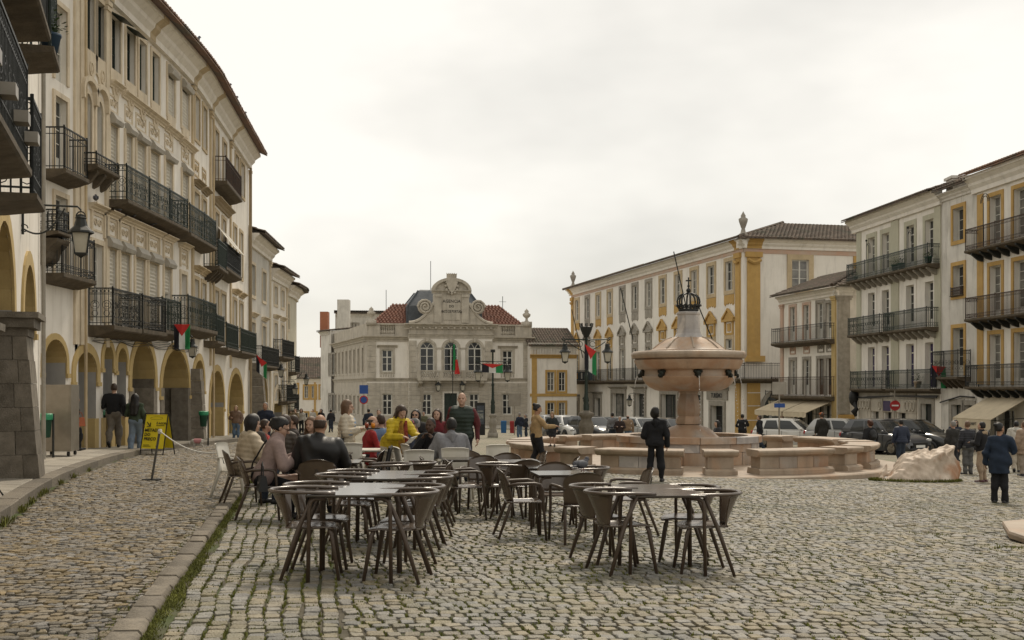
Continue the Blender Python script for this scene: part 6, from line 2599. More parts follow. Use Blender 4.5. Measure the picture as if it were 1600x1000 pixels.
# ------------------------------------------------------------------ street lamps
def street_lamp(px, d, label, top, arm_z, reach, lantern, crown):
  x, y = atd(px, d)
  z = G(x, y)
  o = empty('street_lamp', (x, y, z), R(3), label, 'street lamp', 'ornate two armed street lamps')
  b = MB()
  if crown:
    b.lathe([(.36, -.05), (.36, .25), (.30, .32), (.28, .5), (.33, .75), (.37, .95), (.34, 1.12), (.24, 1.32), (.26, 1.40), (.36, 1.5), (.36, 1.62), (.2, 1.68), (.12, 1.75)], 16)
  else:
    b.box(-.32, .32, -.32, .32, -.1, .32)
    b.lathe([(.27, .32), (.27, .42), (.19, .55), (.24, .75), (.27, .95), (.2, 1.15), (.17, 1.25), (.24, 1.33), (.24, 1.45), (.1, 1.5)], 12)
  b.build('pedestal', M['granite'] if crown else M['granite_trim'], o, True)
  b = MB()
  b.lathe([(.13, 1.5), (.14, 2.0), (.11, 2.1), (.14, 2.2), (.09, 2.4), (.07, 3.2), (.10, 3.3), (.06, 3.4), (.05, top - .1), (.08, top - .05), (.03, top)], 10)
  b.build('post', M['iron_green'], o, True)
  for sg in (-1, 1):
    b = MB()
    b.tube([(0, 0, arm_z), (sg * reach, 0, arm_z + .02), (sg * (reach + .1), 0, arm_z + .12), (sg * (reach + .14), 0, arm_z + .04), (sg * reach, 0, arm_z - .06)], .03, 5)
    b.tube([(0, 0, arm_z - .75)] + [(sg * reach * t, 0, arm_z - .75 + .75 * t ** .55 - .12 * math.sin(t * 3.1)) for t in (.15, .3, .5, .7, .9)], .022, 5)
    b.tube([(sg * (.3 + .13 * math.cos(q)), 0, arm_z - .2 + .13 * math.sin(q)) for q in [i * .7 for i in range(9)]], .018, 4)
    b.build('arm', M['iron_green'], o)
    lantern_body(o, (sg * reach, 0, arm_z - .08), lantern)
  if crown:
    b = MB()
    b.lathe([(.10, top), (.26, top + .35), (.30, top + .5), (.26, top + .52)], 8)
    for i in range(8):
      a = i * math.pi / 4
      b.tube([(.29 * math.cos(a), .29 * math.sin(a), top + .5), (.31 * math.cos(a), .31 * math.sin(a), top + .68)], .035, 4)
    b.tube([(.2 * math.cos(i * .6), 0, top + .28 + .2 * math.sin(i * .6)) for i in range(11)], .03, 4)
    b.build('emblem', M['iron'], o)
  else:
    b = MB()
    b.box(-.14, .14, -.1, .1, top - .12, top + .05)
    b.build('camera_box', M['black'], o)
  return o
street_lamp(916, 54, 'tall green two armed lamp post with crown emblem beside the fountain', 5.15, 5.05, 1.0, .95, True)
street_lamp(770, 72, 'two armed lamp post on a square stone foot in front of the bank', 5.45, 4.75, .92, 1.1, False)
x, y = atd(923, 54)
flag('flag', 'small flag with red triangle tied to the lamp post beside the fountain', (x - .3, y - .2, G(x, y) + 4.85), R(5), .55, 1.15, droop=.3)
x, y = atd(762, 72)
flag('flag', 'flag with red triangle stretched between the arms of the lamp before the bank', (x - .35, y - .2, G(x, y) + 4.62), R(0), 1.3, .55, droop=.1)

# ------------------------------------------------------------------ marble boulder and slab
def boulder():
  x, y = gd(1441, 755)
  o = empty('marble_boulder', (x, y + .45, G(x, y + .45)), R(-4), 'rough pink marble boulder with a tall leaning end on the cobbles', 'boulder')
  waves = []
  for f, a in ((6, .012), (11, .013), (21, .010), (40, .006)):
    for _ in range(5):
      n_ = nrnd.normal(0, 1, 3)
      waves.append(((n_ / np.linalg.norm(n_)).astype(np.float32), f * nrnd.uniform(.8, 1.2), a, nrnd.uniform(0, 6.28)))
  cuts = []
  for c_, n_ in (((-.6, -.30, .3), (-.2, -1, .35)), ((-.1, -.33, .3), (.25, -1, .2)), ((.3, -.2, .6), (-.25, -.9, .4)), ((.68, -.1, .6), (.7, -.7, .1)), ((.92, 0, .6), (1, -.1, .05)), ((-.95, 0, .35), (-.6, -.2, .8)), ((-.35, 0, .52), (-.1, -.3, 1)), ((.2, 0, .74), (-.6, -.3, .75)), ((.55, 0, 1.02), (.1, -.35, 1)), ((.8, -.3, .2), (.4, -1, .2)), ((-1.1, -.1, .1), (-1, -.3, .2))):
    n_ = np.array(n_, np.float32)
    n_ /= np.linalg.norm(n_)
    cuts.append((n_, float(np.dot(n_, c_))))
  def fn(p):
    d = sd_ell(p, (-.45, 0, .22), (.62, .42, .40))
    d = smin(d, sd_ell(p, (-.78, -.05, .12), (.36, .36, .24)), .12)
    d = smin(d, sd_ell(p, (.15, 0, .25), (.5, .42, .36)), .12)
    d = smin(d, sd_cone(p, (.05, .08, .45), (.55, .12, .92), .20, .17), .16)
    d = smin(d, sd_cone(p, (.35, .02, .35), (.68, .1, .80), .26, .15), .12)
    d = smin(d, sd_ell(p, (.72, -.05, .22), (.32, .38, .28)), .09)
    d = smin(d, sd_ell(p, (-.62, -.1, .45), (.26, .26, .15)), .12)
    for n_, o_ in cuts:
      d = -smin(-d, -(p @ n_ - o_), .014)
    w = 0
    for n_, f_, a_, h_ in waves:
      w = w + a_ * np.sin((p @ n_) * f_ + h_ + 1.2 * np.sin((p @ n_[::-1]) * f_ * .6))
    d = d + w
    return np.maximum(d, -p[..., 2] - .05)
  m = mat('boulder_marble', (.62, .52, .42), (.50, .40, .31), 2.2, .6, .4, 30, grime=.35, grimecol=(.22, .17, .12), extra=((.40, .20, .10), 1.7, .56, .72), detail=8)
  sdf_obj('rock', fn, (-1.25, -.6, -.08), (1.15, .65, 1.25), .017, m, o).scale = (1.12, 1.05, 1.22)
  pts = []
  for _ in range(2600):
    a = rnd.uniform(0, 2 * math.pi)
    px_, py_ = (1.0 + abs(rnd.gauss(0, .03))) * 1.08 * math.cos(a) - .02, (.42 + abs(rnd.gauss(0, .04))) * math.sin(a)
    X, Y = x + px_, y + .45 + py_
    pts.append((X, Y, G(X, Y) + .015))
  blades('boulder_grass', 'dark green grass growing round the foot of the marble boulder', pts, .03, .085, .008, .03)
boulder()

def marble_slab():
  o = empty('marble_slab', (6.98, 14.3, G(6.98, 14.3) - .03), R(20), 'pale marble slab bench on a low foot, cut off at the frame edge', 'stone bench')
  def poly(r, k=1.0): return [(-.95 * k, -.62 * k), (-.6 * k, -.78 * k), (.9 * k, -.78 * k), (1.2 * k, -.3 * k), (1.2 * k, .8 * k), (-.2 * k, 1.0 * k), (-.75 * k, .3 * k), (-1.0 * k, -.4 * k)]
  b = MB()
  pr = ((.07, .93), (.085, .985), (.14, 1.0), (.17, .985), (.178, .955))
  vs, fs = [], []
  for z, k in pr:
    for px_, py_ in poly(1, k): vs.append((px_, py_, z + .05 * (px_ + 1)))
  n = 8
  for r in range(len(pr) - 1):
    for i in range(n): fs.append((r * n + i, r * n + (i + 1) % n, r * n + n + (i + 1) % n, r * n + n + i))
  fs += [tuple(range(n - 1, -1, -1)), tuple((len(pr) - 1) * n + i for i in range(n))]
  b.add(vs, fs)
  b.build('slab_top', M['marble_pale'], o)
  b = MB()
  b.add([(px_, py_, z) for z in (-.1, .11) for px_, py_ in poly(1, .86)], [tuple(range(7, -1, -1)), tuple(range(8, 16))] + [(i, (i + 1) % 8, 8 + (i + 1) % 8, 8 + i) for i in range(8)])
  b.build('slab_foot', M['slab_stone'], o)
  pts = []
  for _ in range(900):
    a = rnd.uniform(2.6, 5.6)
    r = 1.3 + abs(rnd.gauss(0, .22))
    X, Y = 6.75 + r * math.cos(a), 14.3 + .8 * r * math.sin(a)
    if math.sin(3 * a + 1) + rnd.gauss(0, .3) < .2: continue
    pts.append((X, Y, G(X, Y) + .02))
  blades('slab_grass', 'patches of grass between the ringed setts around the marble slab', pts, .012, .035, .007, .015)
marble_slab()

# ------------------------------------------------------------------ things along the arcade
def a_board():
  x, y = gd(246, 711)
  o = empty('advertising_board', (x, y, G(x, y)), R(-14), 'yellow black framed A-board saying METADE DO PREÇO on the cobbles', 'sign board')
  H, W = 1.22, .74
  sc = .98
  for sg in (-1, 1):
    lean = .16
    f = MB()
    for sx in (-1, 1):
      f.tube([(sx * W / 2, sg * .33, 0), (sx * W / 2, sg * .03, H)], .016, 4)
    f.tube([(-W / 2, sg * .03, H), (W / 2, sg * .03, H)], .016, 4)
    f.tube([(-W / 2, sg * .29, .16), (W / 2, sg * .29, .16)], .014, 4)
    f.build('frame', M['black'], o)
    p = MB()
    a, c = .30 * .86 + .03, .04
    p.shell(1, 1, lambda i, j: ((i - .5) * (W - .03), sg * ((.03 + .30 * (1 - (.2 + .96 * H * j) / H))), .2 + (H - .23) * j), .006)
    pn = p.build('panel', M['sign_yellow'], o)
    if sg == -1:
      tilt = math.atan2(.30, H)
      def yy(z): return -(.03 + .30 * (1 - z / H)) - .012
      ink = M['black']
      for t, z, sz, ox, bo in (('É AGORA', .93, .085, .04, .002), ('METADE', .73, .125, -.31, .003), ('DO', .605, .125, -.31, .003), ('PREÇO', .48, .125, -.31, .003)):
        text_mesh(t, sz, ink, 'lettering', pn, (ox, yy(z), z), (math.pi / 2 - tilt, 0, 0), 1.0, .002, 'LEFT', bo)
      b = MB()
      for x0, x1, z in ((.04, .30, .86), (-.3, -.12, .30), (-.3, -.06, .265), (.1, .2, .27)):
        b.quad((x0, yy(z), z), (x1, yy(z), z), (x1, yy(z + .014) - .001, z + .014), (x0, yy(z + .014) - .001, z + .014))
      b.tube([(.02 + .2 * math.cos(i * .524), yy(1.07 + .04 * math.sin(i * .524)) - .002, 1.08 + .042 * math.sin(i * .524)) for i in range(13)], .004, 4)
      z0, z1 = .97, .85
      b.tube([(-.27, yy(z0) - .003, z0), (-.16, yy(z1) - .003, z1)], .014, 4)
      b.tube([(-.155, yy(z0 - .03) - .003, z0 - .02), (-.155, yy(z1) - .003, z1 - .008), (-.26, yy(z1) - .003, z1 - .008)], .014, 4)
      b.build('arrow_and_small_print', ink, pn)
  return o
a_board()

def rope_post():
  x, y = gd(237, 752)
  z = G(x, y)
  o = empty('rope_post', (x, y, z), 0, 'leaning black metal post with a flat foot and white rope tied on top', 'post')
  b = MB()
  b.box(-.16, .16, -.1, .1, 0.02, .045)
  b.build('foot_plate', M['black'], o)
  b = MB()
  b.tube([(0, 0, .03), (.15, .02, .98)], .022, 8)
  b.build('pole', mat('dull_steel', (.12, .115, .105), None, 5, .5, metal=.5), o)
  r = empty('rope', (x, y, z), 0, 'white rope sagging from the leaning post towards the white chair', 'rope')
  b = MB()
  x2, y2 = atd(356, 18.4)
  z2 = G(x2, y2) + .72
  pts = []
  for i in range(15):
    t = i / 14
    pts.append((.15 + (x2 - x - .15) * t, .02 + (y2 - y) * t, .95 + (z2 - z - .95) * t - .16 * math.sin(math.pi * t)))
  b.tube(pts, .011, 5)
  b.lathe([(.03, .9), (.045, .95), (.03, .99)], 8, (.15, .02, 0))
  b.build('cord', M['cloth_white'], r)
rope_post()

def litter_bin(px, py, label, z, post=True, rz=0.0, lift=.75):
  x, y = gd(px, py, z)
  o = empty('litter_bin', (x, y, G(x, y) + z), rz, label, 'litter bin', 'green litter bins along the arcade')
  b = MB()
  b.lathe([(.10, lift), (.115, lift + .02), (.15, lift + .46), (.16, lift + .48), (.16, lift + .52), (.14, lift + .52), (.12, lift + .42)], 14)
  b.build('bucket', M['bin_green'], o, True)
  b = MB()
  b.lathe([(.165, lift + .42), (.17, lift + .44), (.175, lift + .54), (.155, lift + .57), (.13, lift + .54)], 16, fr=lambda a: 1 + .04 * math.sin(7 * a))
  b.build('liner', M['bag_green'], o, True)
  b = MB()
  b.tube([(0, .17, 0), (0, .17, lift + .56)], .03, 6)
  b.build('post', M['iron'], o)
  return o
litter_bin(71, 725, 'green litter bin with a bright liner in front of the steel cabinet', .0, True, R(-70), .62)
litter_bin(155, 698, 'green litter bin half hidden behind the walking man in black', .15, True, R(-60), .55)
litter_bin(318, 697, 'green litter bin on a post by the far arcade pillar', .0, True, R(-60), .72)

def cabinet():
  x, y = gd(86, 713, .15)
  o = empty('steel_cabinet', (x, y + .3, G(x, y) + .15), R(4), 'tall dull steel cabinet on wheels standing against the arcade', 'cabinet')
  k = 47 / FPX * y
  h = 112 / FPX * y
  b = MB()
  b.box(-k / 2, k / 2, -.32, .32, .12, h)
  b.build('body', M['steel'], o)
  b = MB()
  b.box(-k / 2 + .03, k / 2 - .03, -.335, -.323, .16, h - .04)
  b.build('door', M['steel'], o)
  for sx in (-1, 1):
    for sy in (-1, 1):
      b = MB()
      b.lathe([(0, -.025), (.055, -.025), (.055, .025), (0, .025)], 10)
      w = b.build('wheel', M['black'], o)
      w.location = (sx * (k / 2 - .08), sy * .26, .058)
      w.rotation_euler = (0, R(90), 0)
  return o
cabinet()

def chain_post():
  x, y = gd(8, 768, .15)
  o = empty('parasol_rack', (x - .05, y - .6, G(x, y) + .15), 0, 'brown metal rack post with pale knobs and a hanging chain at the frame edge', 'post')
  b = MB()
  b.tube([(0, 0, 0), (0, 0, 1.36), (.02, 0, 1.44)], .03, 8)
  b.build('pole', M['brown_wood'], o)
  for i in range(9):
    k = MB()
    k.ball((.06, -.01, .55 + i * .1), .028, None, None, 7, 5)
    k.tube([(0, 0, .55 + i * .1), (.06, -.01, .55 + i * .1)], .01, 4)
    k.build('knob', M['white'], o)
  b = MB()
  for i in range(26):
    t = i / 25
    p = (.02 + .3 * t, -.04, .62 - .62 * t - .08 * math.sin(3.1 * t))
    b.tube([(p[0], p[1] - .012 * (i % 2), p[2]), (p[0] + .012, p[1] + .012 * (i % 2), p[2] - .03)], .011, 4)
  b.build('chain', M['iron'], o)
chain_post()

# ------------------------------------------------------------------ signs, kiosk, bins
def sign_post(px, d, h, label, boards, name='road_sign', r=.035):
  x, y = atd(px, d)
  o = empty(name, (x, y, G(x, y)), 0, label, 'sign')
  b = MB()
  b.tube([(0, 0, 0), (0, 0, h)], r, 6)
  b.build('pole', M['steel'], o)
  for ib, (kind, z, w, hh, m) in enumerate(boards):
    b = MB()
    if kind == 'disc':
      b.lathe([(0, 0), (w / 2, 0), (w / 2, .02), (0, .02)], 18)
      q = b.build('plate', m, o)
      q.location = (0, -.05 - .022 * ib, z)
      q.rotation_euler = (R(90), 0, 0)
    else:
      b.box(-w / 2, w / 2, -.07 - .022 * ib, -.04 - .022 * ib, z - hh / 2, z + hh / 2)
      b.build('plate', m, o)
  return o
blue = mat('sign_blue', (.03, .08, .28))
red = mat('sign_red', (.42, .03, .03))
sign_post(568.5, 100, 3.6, 'post with a blue parking plate over a round no stopping disc by the bank flank', (('b', 3.35, .75, .75, blue), ('disc', 2.45, .75, 0, red), ('disc', 2.45, .55, 0, blue)))
o = sign_post(804, 84, 2.9, 'grey backed square sign on a thin post before the bank', (('b', 2.55, .9, .95, M['steel']),))
o = sign_post(1217.5, 50, 3.3, 'bus stop pole with grey backed board and two small blue plates', (('b', 2.85, .62, .55, M['steel']), ('b', 2.1, .46, .18, blue)))
o = sign_post(1398, 62, 3.0, 'round red no entry sign beside the cream house corner', (('disc', 2.2, .55, 0, red), ('b', 2.2, .36, .08, M['white'])))
o = sign_post(659, 98, 3.7, 'tall grey sign seen edge on near the bank door', (('b', 3.0, .35, 1.3, M['steel']),))
x, y = atd(750.5, 80)
o = empty('information_kiosk', (x, y, G(x, y)), R(5), 'black upright information panel with a lit screen beside the lamp post', 'kiosk')
b = MB(); b.box(-.33, .33, -.1, .1, 0, 2.25); b.build('case', M['black'], o)
b = MB(); b.box(-.25, .25, -.115, -.103, .75, 2.05); b.build('screen', mat('kiosk_screen', (.10, .115, .13), (.04, .05, .07), 5, .2), o)
b = MB(); b.box(-.2, .2, -.12, -.116, 1.15, 1.5); b.box(-.2, .2, -.12, -.116, 1.6, 1.7); b.build('picture', mat('kiosk_picture', (.3, .3, .3), (.1, .12, .1), 9, .3), o)
for px, m, w in ((787, 'blue', 'blue'), (801, 'red', 'red')):
  x, y = atd(px, 92)
  o = empty('recycling_bin', (x, y, G(x, y)), 0, 'small %s recycling bin by the wall of the bank' % w, 'recycling bin', 'recycling bins by the bank')
  c = mat('bin_' + w, (.03, .12, .28) if w == 'blue' else (.30, .03, .03))
  b = MB(); b.cbox((0, 0, 0), .42, .42, .85, 0, 1.08); b.build('body', c, o)
  b = MB(); b.cbox((0, 0, .852), .5, .5, .12, 0, .85); b.build('lid', c, o)

# ------------------------------------------------------------------ cafe furniture
M['chair'] = mat('brown_chair_plastic', (.088, .060, .040), (.068, .047, .032), 5, .26, spec=.8)
M['chair_leg'] = mat('brown_chair_legs', (.074, .049, .032), (.058, .039, .026), 5, .45, spec=.5)
M['table'] = mat('dark_table_top', (.06, .048, .038), (.03, .025, .02), 6, .13, spec=.75, detail=8)
M['table_leg'] = mat('brown_table_legs', (.074, .049, .032), (.058, .039, .026), 5, .45)
M['white_plastic'] = mat('white_chair_plastic', (.74, .71, .64), (.66, .63, .56), 4, .42, grime=.15)

def ring_chair():
  """armchair whose top rail runs round as a horseshoe and becomes the arms; faces +y"""
  o = empty('armchair')
  b = MB()                                             # seat
  def seat(i, j):
    x, y = (i - .5) * .45, -.20 + .44 * j
    e = 1 - .12 * abs(2 * i - 1) ** 3 * (1 if j > .5 else .6)
    return (x * (1 - .06 * (1 - j)), y * e, .455 - .018 * math.sin(math.pi * i) * math.sin(math.pi * min(1, j * 1.1)) - .03 * max(0, j - .8) * 5 * .5 + .012 * (2 * i - 1) ** 2)
  b.shell(8, 8, seat, -.016)
  b.build('seat', M['chair'], o, True)
  b = MB()                                             # fan shaped back
  def back(i, j):
    a = (i - .5) * 2
    wv = (.145 + .115 * j ** 1.4)
    x = a * wv
    yb = -.205 - .115 * j ** 1.2
    return (x, yb + (.02 + .10 * j) * a * a, .452 + .285 * j)
  b.shell(10, 8, back, -.014)
  b.build('backrest', M['chair'], o, True)
  b = MB()                                             # horseshoe rail
  pts = []
  for k in range(19):
    t = -1 + 2 * k / 18
    if abs(t) > .62:
      q = (abs(t) - .62) / .38
      pts.append((math.copysign(.285 - .02 * q, t), .0 + .22 * q, .752 - .012 * q))
    else:
      a = t / .62 * math.pi / 2
      pts.append((.285 * math.sin(a), -.335 * math.cos(a) ** .9 if math.cos(a) > 0 else 0, .752))
  b.tube(pts, .021, 8, True, .75)
  b.build('armrest', M['chair'], o, True)
  for sx in (-1, 1):
    b = MB()
    b.tube([(sx * .275, .045, .745), (sx * .25, -.06, .5), (sx * .255, -.10, .40), (sx * .285, -.235, 0)], [.017, .021, .021, .015], 6)
    b.build('leg', M['chair_leg'], o, True)
    b = MB()
    b.tube([(sx * .195, .165, .445), (sx * .205, .185, .40), (sx * .235, .25, 0)], [.018, .021, .015], 6)
    b.build('leg', M['chair_leg'], o, True)
  return o

def shell_chair():
  """armchair with a tall rounded shell back and arms that bend down into the front legs; faces +y"""
  o = empty('armchair')
  b = MB()
  def seat(i, j):
    a = 2 * i - 1
    return (a * .225 * (1 - .05 * (1 - j)), -.20 + .43 * j, .455 - .015 * math.cos(a * 1.3) - .025 * max(0, j - .8) * 2)
  b.shell(8, 8, seat, -.016)
  b.build('seat', M['chair'], o, True)
  b = MB()
  def back(i, j):
    a = 2 * i - 1
    w = (.205 + .03 * math.sin(j * math.pi * .6)) * (1 - .55 * max(0, j - .75) ** 2 * 8 * .5)
    z = .45 + .37 * j - (.05 * a * a * max(0, j - .55) * 2.2)
    return (a * w, -.20 - .10 * j + .06 * a * a, z)
  b.shell(10, 9, back, -.014)
  s = b.build('backrest', M['chair'], o, True)
  b = MB()
  for p, q in (((-.035, .62), (.0, .70)), ((.0, .70), (.035, .62)), ((.035, .62), (-.035, .62))):
    b.tube([(p[0], -.222 - .10 * (p[1] - .45) / .37, p[1]), (q[0], -.222 - .10 * (q[1] - .45) / .37, q[1])], .004, 3)
  b.build('triangle_mark', M['black'], s)
  for sx in (-1, 1):
    b = MB()
    b.tube([(sx * .205, -.20, .63), (sx * .265, -.1, .655), (sx * .275, .10, .66), (sx * .272, .165, .645), (sx * .268, .19, .59), (sx * .262, .20, .44), (sx * .27, .235, 0)], [.017, .018, .018, .018, .018, .018, .014], 6)
    b.build('armrest', M['chair_leg'], o, True)
    b = MB()
    b.tube([(sx * .19, -.15, .445), (sx * .2, -.17, .40), (sx * .245, -.32, 0)], [.018, .021, .015], 6)
    b.build('leg', M['chair_leg'], o, True)
  return o

def white_chair():
  o = empty('white_armchair')
  b = MB()
  b.shell(6, 6, lambda i, j: ((i - .5) * .46, -.2 + .43 * j, .455 - .015 * math.sin(math.pi * i)), -.02)
  b.build('seat', M['white_plastic'], o, True)
  b = MB()
  b.shell(8, 6, lambda i, j: ((2 * i - 1) * (.20 + .03 * j), -.21 - .10 * j + .04 * (2 * i - 1) ** 2, .42 + .46 * j - .02 * (2 * i - 1) ** 4 * j), -.022)
  b.build('backrest', M['white_plastic'], o, True)
  for sx in (-1, 1):
    b = MB()
    b.shell(1, 8, lambda i, j: (sx * (.23 + .055 * i), -.27 + .47 * j, .66 + .02 * math.sin(j * 3) - .03 * j), -.02)
    b.tube([(sx * .262, .18, .63), (sx * .245, .17, .45), (sx * .28, .24, 0)], [.028, .03, .02], 6)
    b.build('armrest', M['white_plastic'], o, True)
    b = MB()
    b.tube([(sx * .215, -.2, .64), (sx * .215, -.2, .44), (sx * .26, -.33, 0)], [.026, .032, .02], 6)
    b.build('leg', M['white_plastic'], o, True)
  return o

def cafe_table(white=False):
  o = empty('cafe_table')
  b = MB()
  h = .35
  vs = []
  for z, k in ((.725, .985), (.728, 1), (.742, 1), (.745, .99)):
    vs += [(-h * k, -h * k, z), (h * k, -h * k, z), (h * k, h * k, z), (-h * k, h * k, z)]
  b.add(vs, [(3, 2, 1, 0), (12, 13, 14, 15)] + [(r * 4 + i, r * 4 + (i + 1) % 4, r * 4 + 4 + (i + 1) % 4, r * 4 + 4 + i) for r in range(3) for i in range(4)])
  b.build('table_top', M['white_plastic'] if white else M['table'], o)
  for sx in (-1, 1):
    for sy in (-1, 1):
      b = MB()
      b.tube([(sx * .20, sy * .30, .712), (sx * .285, sy * .305, .71), (sx * .32, sy * .31, .685), (sx * .332, sy * .312, .62), (sx * .34, sy * .325, 0)], .017, 6)
      b.build('leg', M['white_plastic'] if white else M['table_leg'], o, True)
  b = MB()
  b.tube([(-.28, 0, .70), (.28, 0, .70)], .014, 4)
  for sx in (-1, 1): b.tube([(sx * .28, -.3, .70), (sx * .28, .3, .70)], .014, 4)
  b.build('under_frame', M['white_plastic'] if white else M['table_leg'], o)
  return o

PROTO = {'ring': ring_chair(), 'shell': shell_chair(), 'white': white_chair(), 'table': cafe_table(), 'wtable': cafe_table(True)}
_used = set()
GRP = {'ring': 'brown horseshoe armchairs at the cafe tables', 'shell': 'brown shell backed armchairs at the cafe tables', 'white': 'white plastic armchairs of the cafe', 'table': 'square dark cafe tables', 'wtable': 'pale cafe tables among the white chairs'}
def put(kind, x, y, face, label):
  """face: heading of the chair in degrees, 0 away from the camera, 90 towards the arcade, -90 towards the fountain"""
  o = PROTO[kind]
  if kind in _used: o = copy_tree(o)
  _used.add(kind)
  o.location = (x, y, G(x, y))
  o.rotation_euler = (-.0, 0, R(face))
  tag(o, label, 'table' if 'table' in kind else 'chair', GRP[kind])
  return o

CAFE = [
  # front table group on the kerb side
  ('table', -1.33, 9.75, 0, 'nearest dark square table by the kerb, its top gleaming pale'),
  ('table', -1.33, 10.47, 1, 'second dark table pushed against the gleaming front table'),
  ('ring', -1.70, 9.72, -84, 'brown horseshoe armchair at the gleaming front table, kerb side'),
  ('ring', -0.96, 9.74, 84, 'brown horseshoe armchair at the gleaming front table, fountain side'),
  ('ring', -1.72, 10.42, -88, 'brown horseshoe armchair tucked behind the front one, kerb side'),
  ('ring', -0.95, 10.44, 88, 'brown horseshoe armchair tucked behind the front one, fountain side'),
  ('table', -1.34, 12.15, 0, 'dark square table of the second pair behind the front group'),
  ('table', -1.34, 12.87, 0, 'dark square table at the back of the second pair'),
  ('ring', -1.72, 12.1, -88, 'brown horseshoe armchair of the second pair, kerb side front'),
  ('ring', -0.96, 12.1, 88, 'brown horseshoe armchair of the second pair, fountain side front'),
  ('ring', -1.72, 12.85, -88, 'brown horseshoe armchair of the second pair, kerb side rear'),
  ('ring', -0.95, 12.9, 84, 'brown horseshoe armchair of the second pair, fountain side rear'),
  # front group on the fountain side
  ('table', 1.38, 10.65, 3, 'dark slatted table of the front group before the man in black'),
  ('table', 1.35, 11.38, 3, 'dark table behind the slatted one in the front fountain side group'),
  ('ring', 1.00, 10.55, -72, 'brown horseshoe armchair nearest the camera at the front fountain side table'),
  ('ring', 1.78, 10.68, 90, 'brown horseshoe armchair standing at the outer edge of the terrace'),
  ('ring', 0.90, 11.30, -66, 'brown horseshoe armchair showing its broad back beside the front table'),
  ('ring', 1.72, 11.45, 80, 'brown horseshoe armchair behind the outermost one'),
  # middle groups
  ('shell', 0.12, 13.25, -82, 'brown shell armchair seen from the side, standing free mid terrace'),
  ('table', 0.62, 13.9, 8, 'dark table between the free standing shell armchair and the pigeon'),
  ('shell', 0.74, 12.95, 14, 'brown shell armchair with a triangle on its back, seat turned away'),
  ('shell', 0.55, 14.75, 178, 'brown shell armchair facing the camera across the dark table'),
  ('shell', 1.42, 14.0, 96, 'brown shell armchair by the feet of the man in black'),
  ('ring', 0.95, 15.2, 100, 'brown horseshoe armchair under the pigeon'),
  ('table', 0.55, 15.6, 4, 'dark table the pigeon looks across'),
  ('table', 0.05, 17.1, 4, 'dark table with chairs at the middle of the terrace'),
  ('shell', -.62, 15.6, -80, 'brown shell armchair in the middle row with its back to the tables'),
  ('ring', -.15, 15.75, -75, 'brown horseshoe armchair tucked in the middle row'),
  ('table', -.72, 17.6, 4, 'dark table beside the grey hooded man'),
  ('shell', -1.02, 16.35, -84, 'brown shell armchair seen from the side beside the pale chairs'),
  ('shell', -.45, 16.6, 172, 'brown shell armchair showing its pale seat in the middle row'),
  ('shell', -.1, 18.0, 175, 'brown shell armchair behind the middle tables'),
  ('shell', .72, 17.3, 92, 'brown shell armchair at the fountain side of the middle tables'),
  ('shell', -.75, 18.7, 178, 'brown shell armchair in front of the man in the quilted vest'),
  ('shell', .30, 19.6, 100, 'lone brown shell armchair at the rear of the terrace'),
  ('shell', .12, 16.2, 20, 'brown shell armchair crowded between the middle tables'),
  # kerb side tables behind
  ('shell', -3.22, 14.75, -78, 'brown shell armchair under the woman in the pink jumper'),
  ('shell', -2.44, 14.55, 4, 'brown shell armchair under the man in the black leather jacket'),
  ('table', -2.38, 15.5, 3, 'dark table between the pink jumper and the leather jacket'),
  ('shell', -3.95, 16.9, -70, 'brown shell armchair under the cream puffer jacket'),
  ('ring', -1.62, 14.8, 96, 'brown horseshoe armchair beside the leather jacket man'),
  ('ring', -1.35, 15.5, 60, 'brown horseshoe armchair behind the second pair of tables'),
  ('shell', -1.05, 14.6, 90, 'brown shell armchair with low rounded back beyond the second pair'),
  ('table', -2.9, 18.2, 2, 'dark table in front of the seated crowd'),
  ('shell', -2.3, 18.2, 90, 'brown shell armchair with a black coat over it'),
  # white chairs
  ('white', -4.35, 18.2, -100, 'white plastic armchair at the end of the rope by the cobbled lane'),
  ('white', -2.85, 20.1, 10, 'white plastic armchair behind the pink jumper woman'),
  ('white', -2.0, 21.2, -70, 'white plastic armchair next to the waitress'),
  ('white', -1.65, 20.4, -66, 'white plastic armchair beside the yellow jacket, waitress side'),
  ('white', -1.6, 18.5, -72, 'white plastic armchair right in front of the yellow jacket'),
  ('white', -1.42, 17.4, 8, 'white plastic armchair with its back square to the camera'),
  ('white', -1.15, 19.6, 4, 'white plastic armchair behind the square backed one'),
  ('white', -.92, 18.9, 0, 'white plastic armchair under the grey hooded man'),
  ('white', -.35, 21.5, 20, 'white plastic armchair beyond the man in the quilted vest'),
  ('wtable', -2.45, 21.0, 0, 'pale table beside the waitress'),
  ('wtable', -1.25, 20.3, 0, 'pale table under the hands of the seated men'),
  ('white', -3.3, 21.5, 170, 'white plastic armchair half hidden in the seated crowd'),
  ('white', -2.6, 22.4, 190, 'white plastic armchair at the back of the crowd'),
]
for c in CAFE: put(*c)

x, y = 1.02, 14.15
pigeon((.86, 14.2, G(.62, 13.9) + .74), R(-52), 'grey pigeon standing on the dark cafe table', .78, 'pigeon on the table')
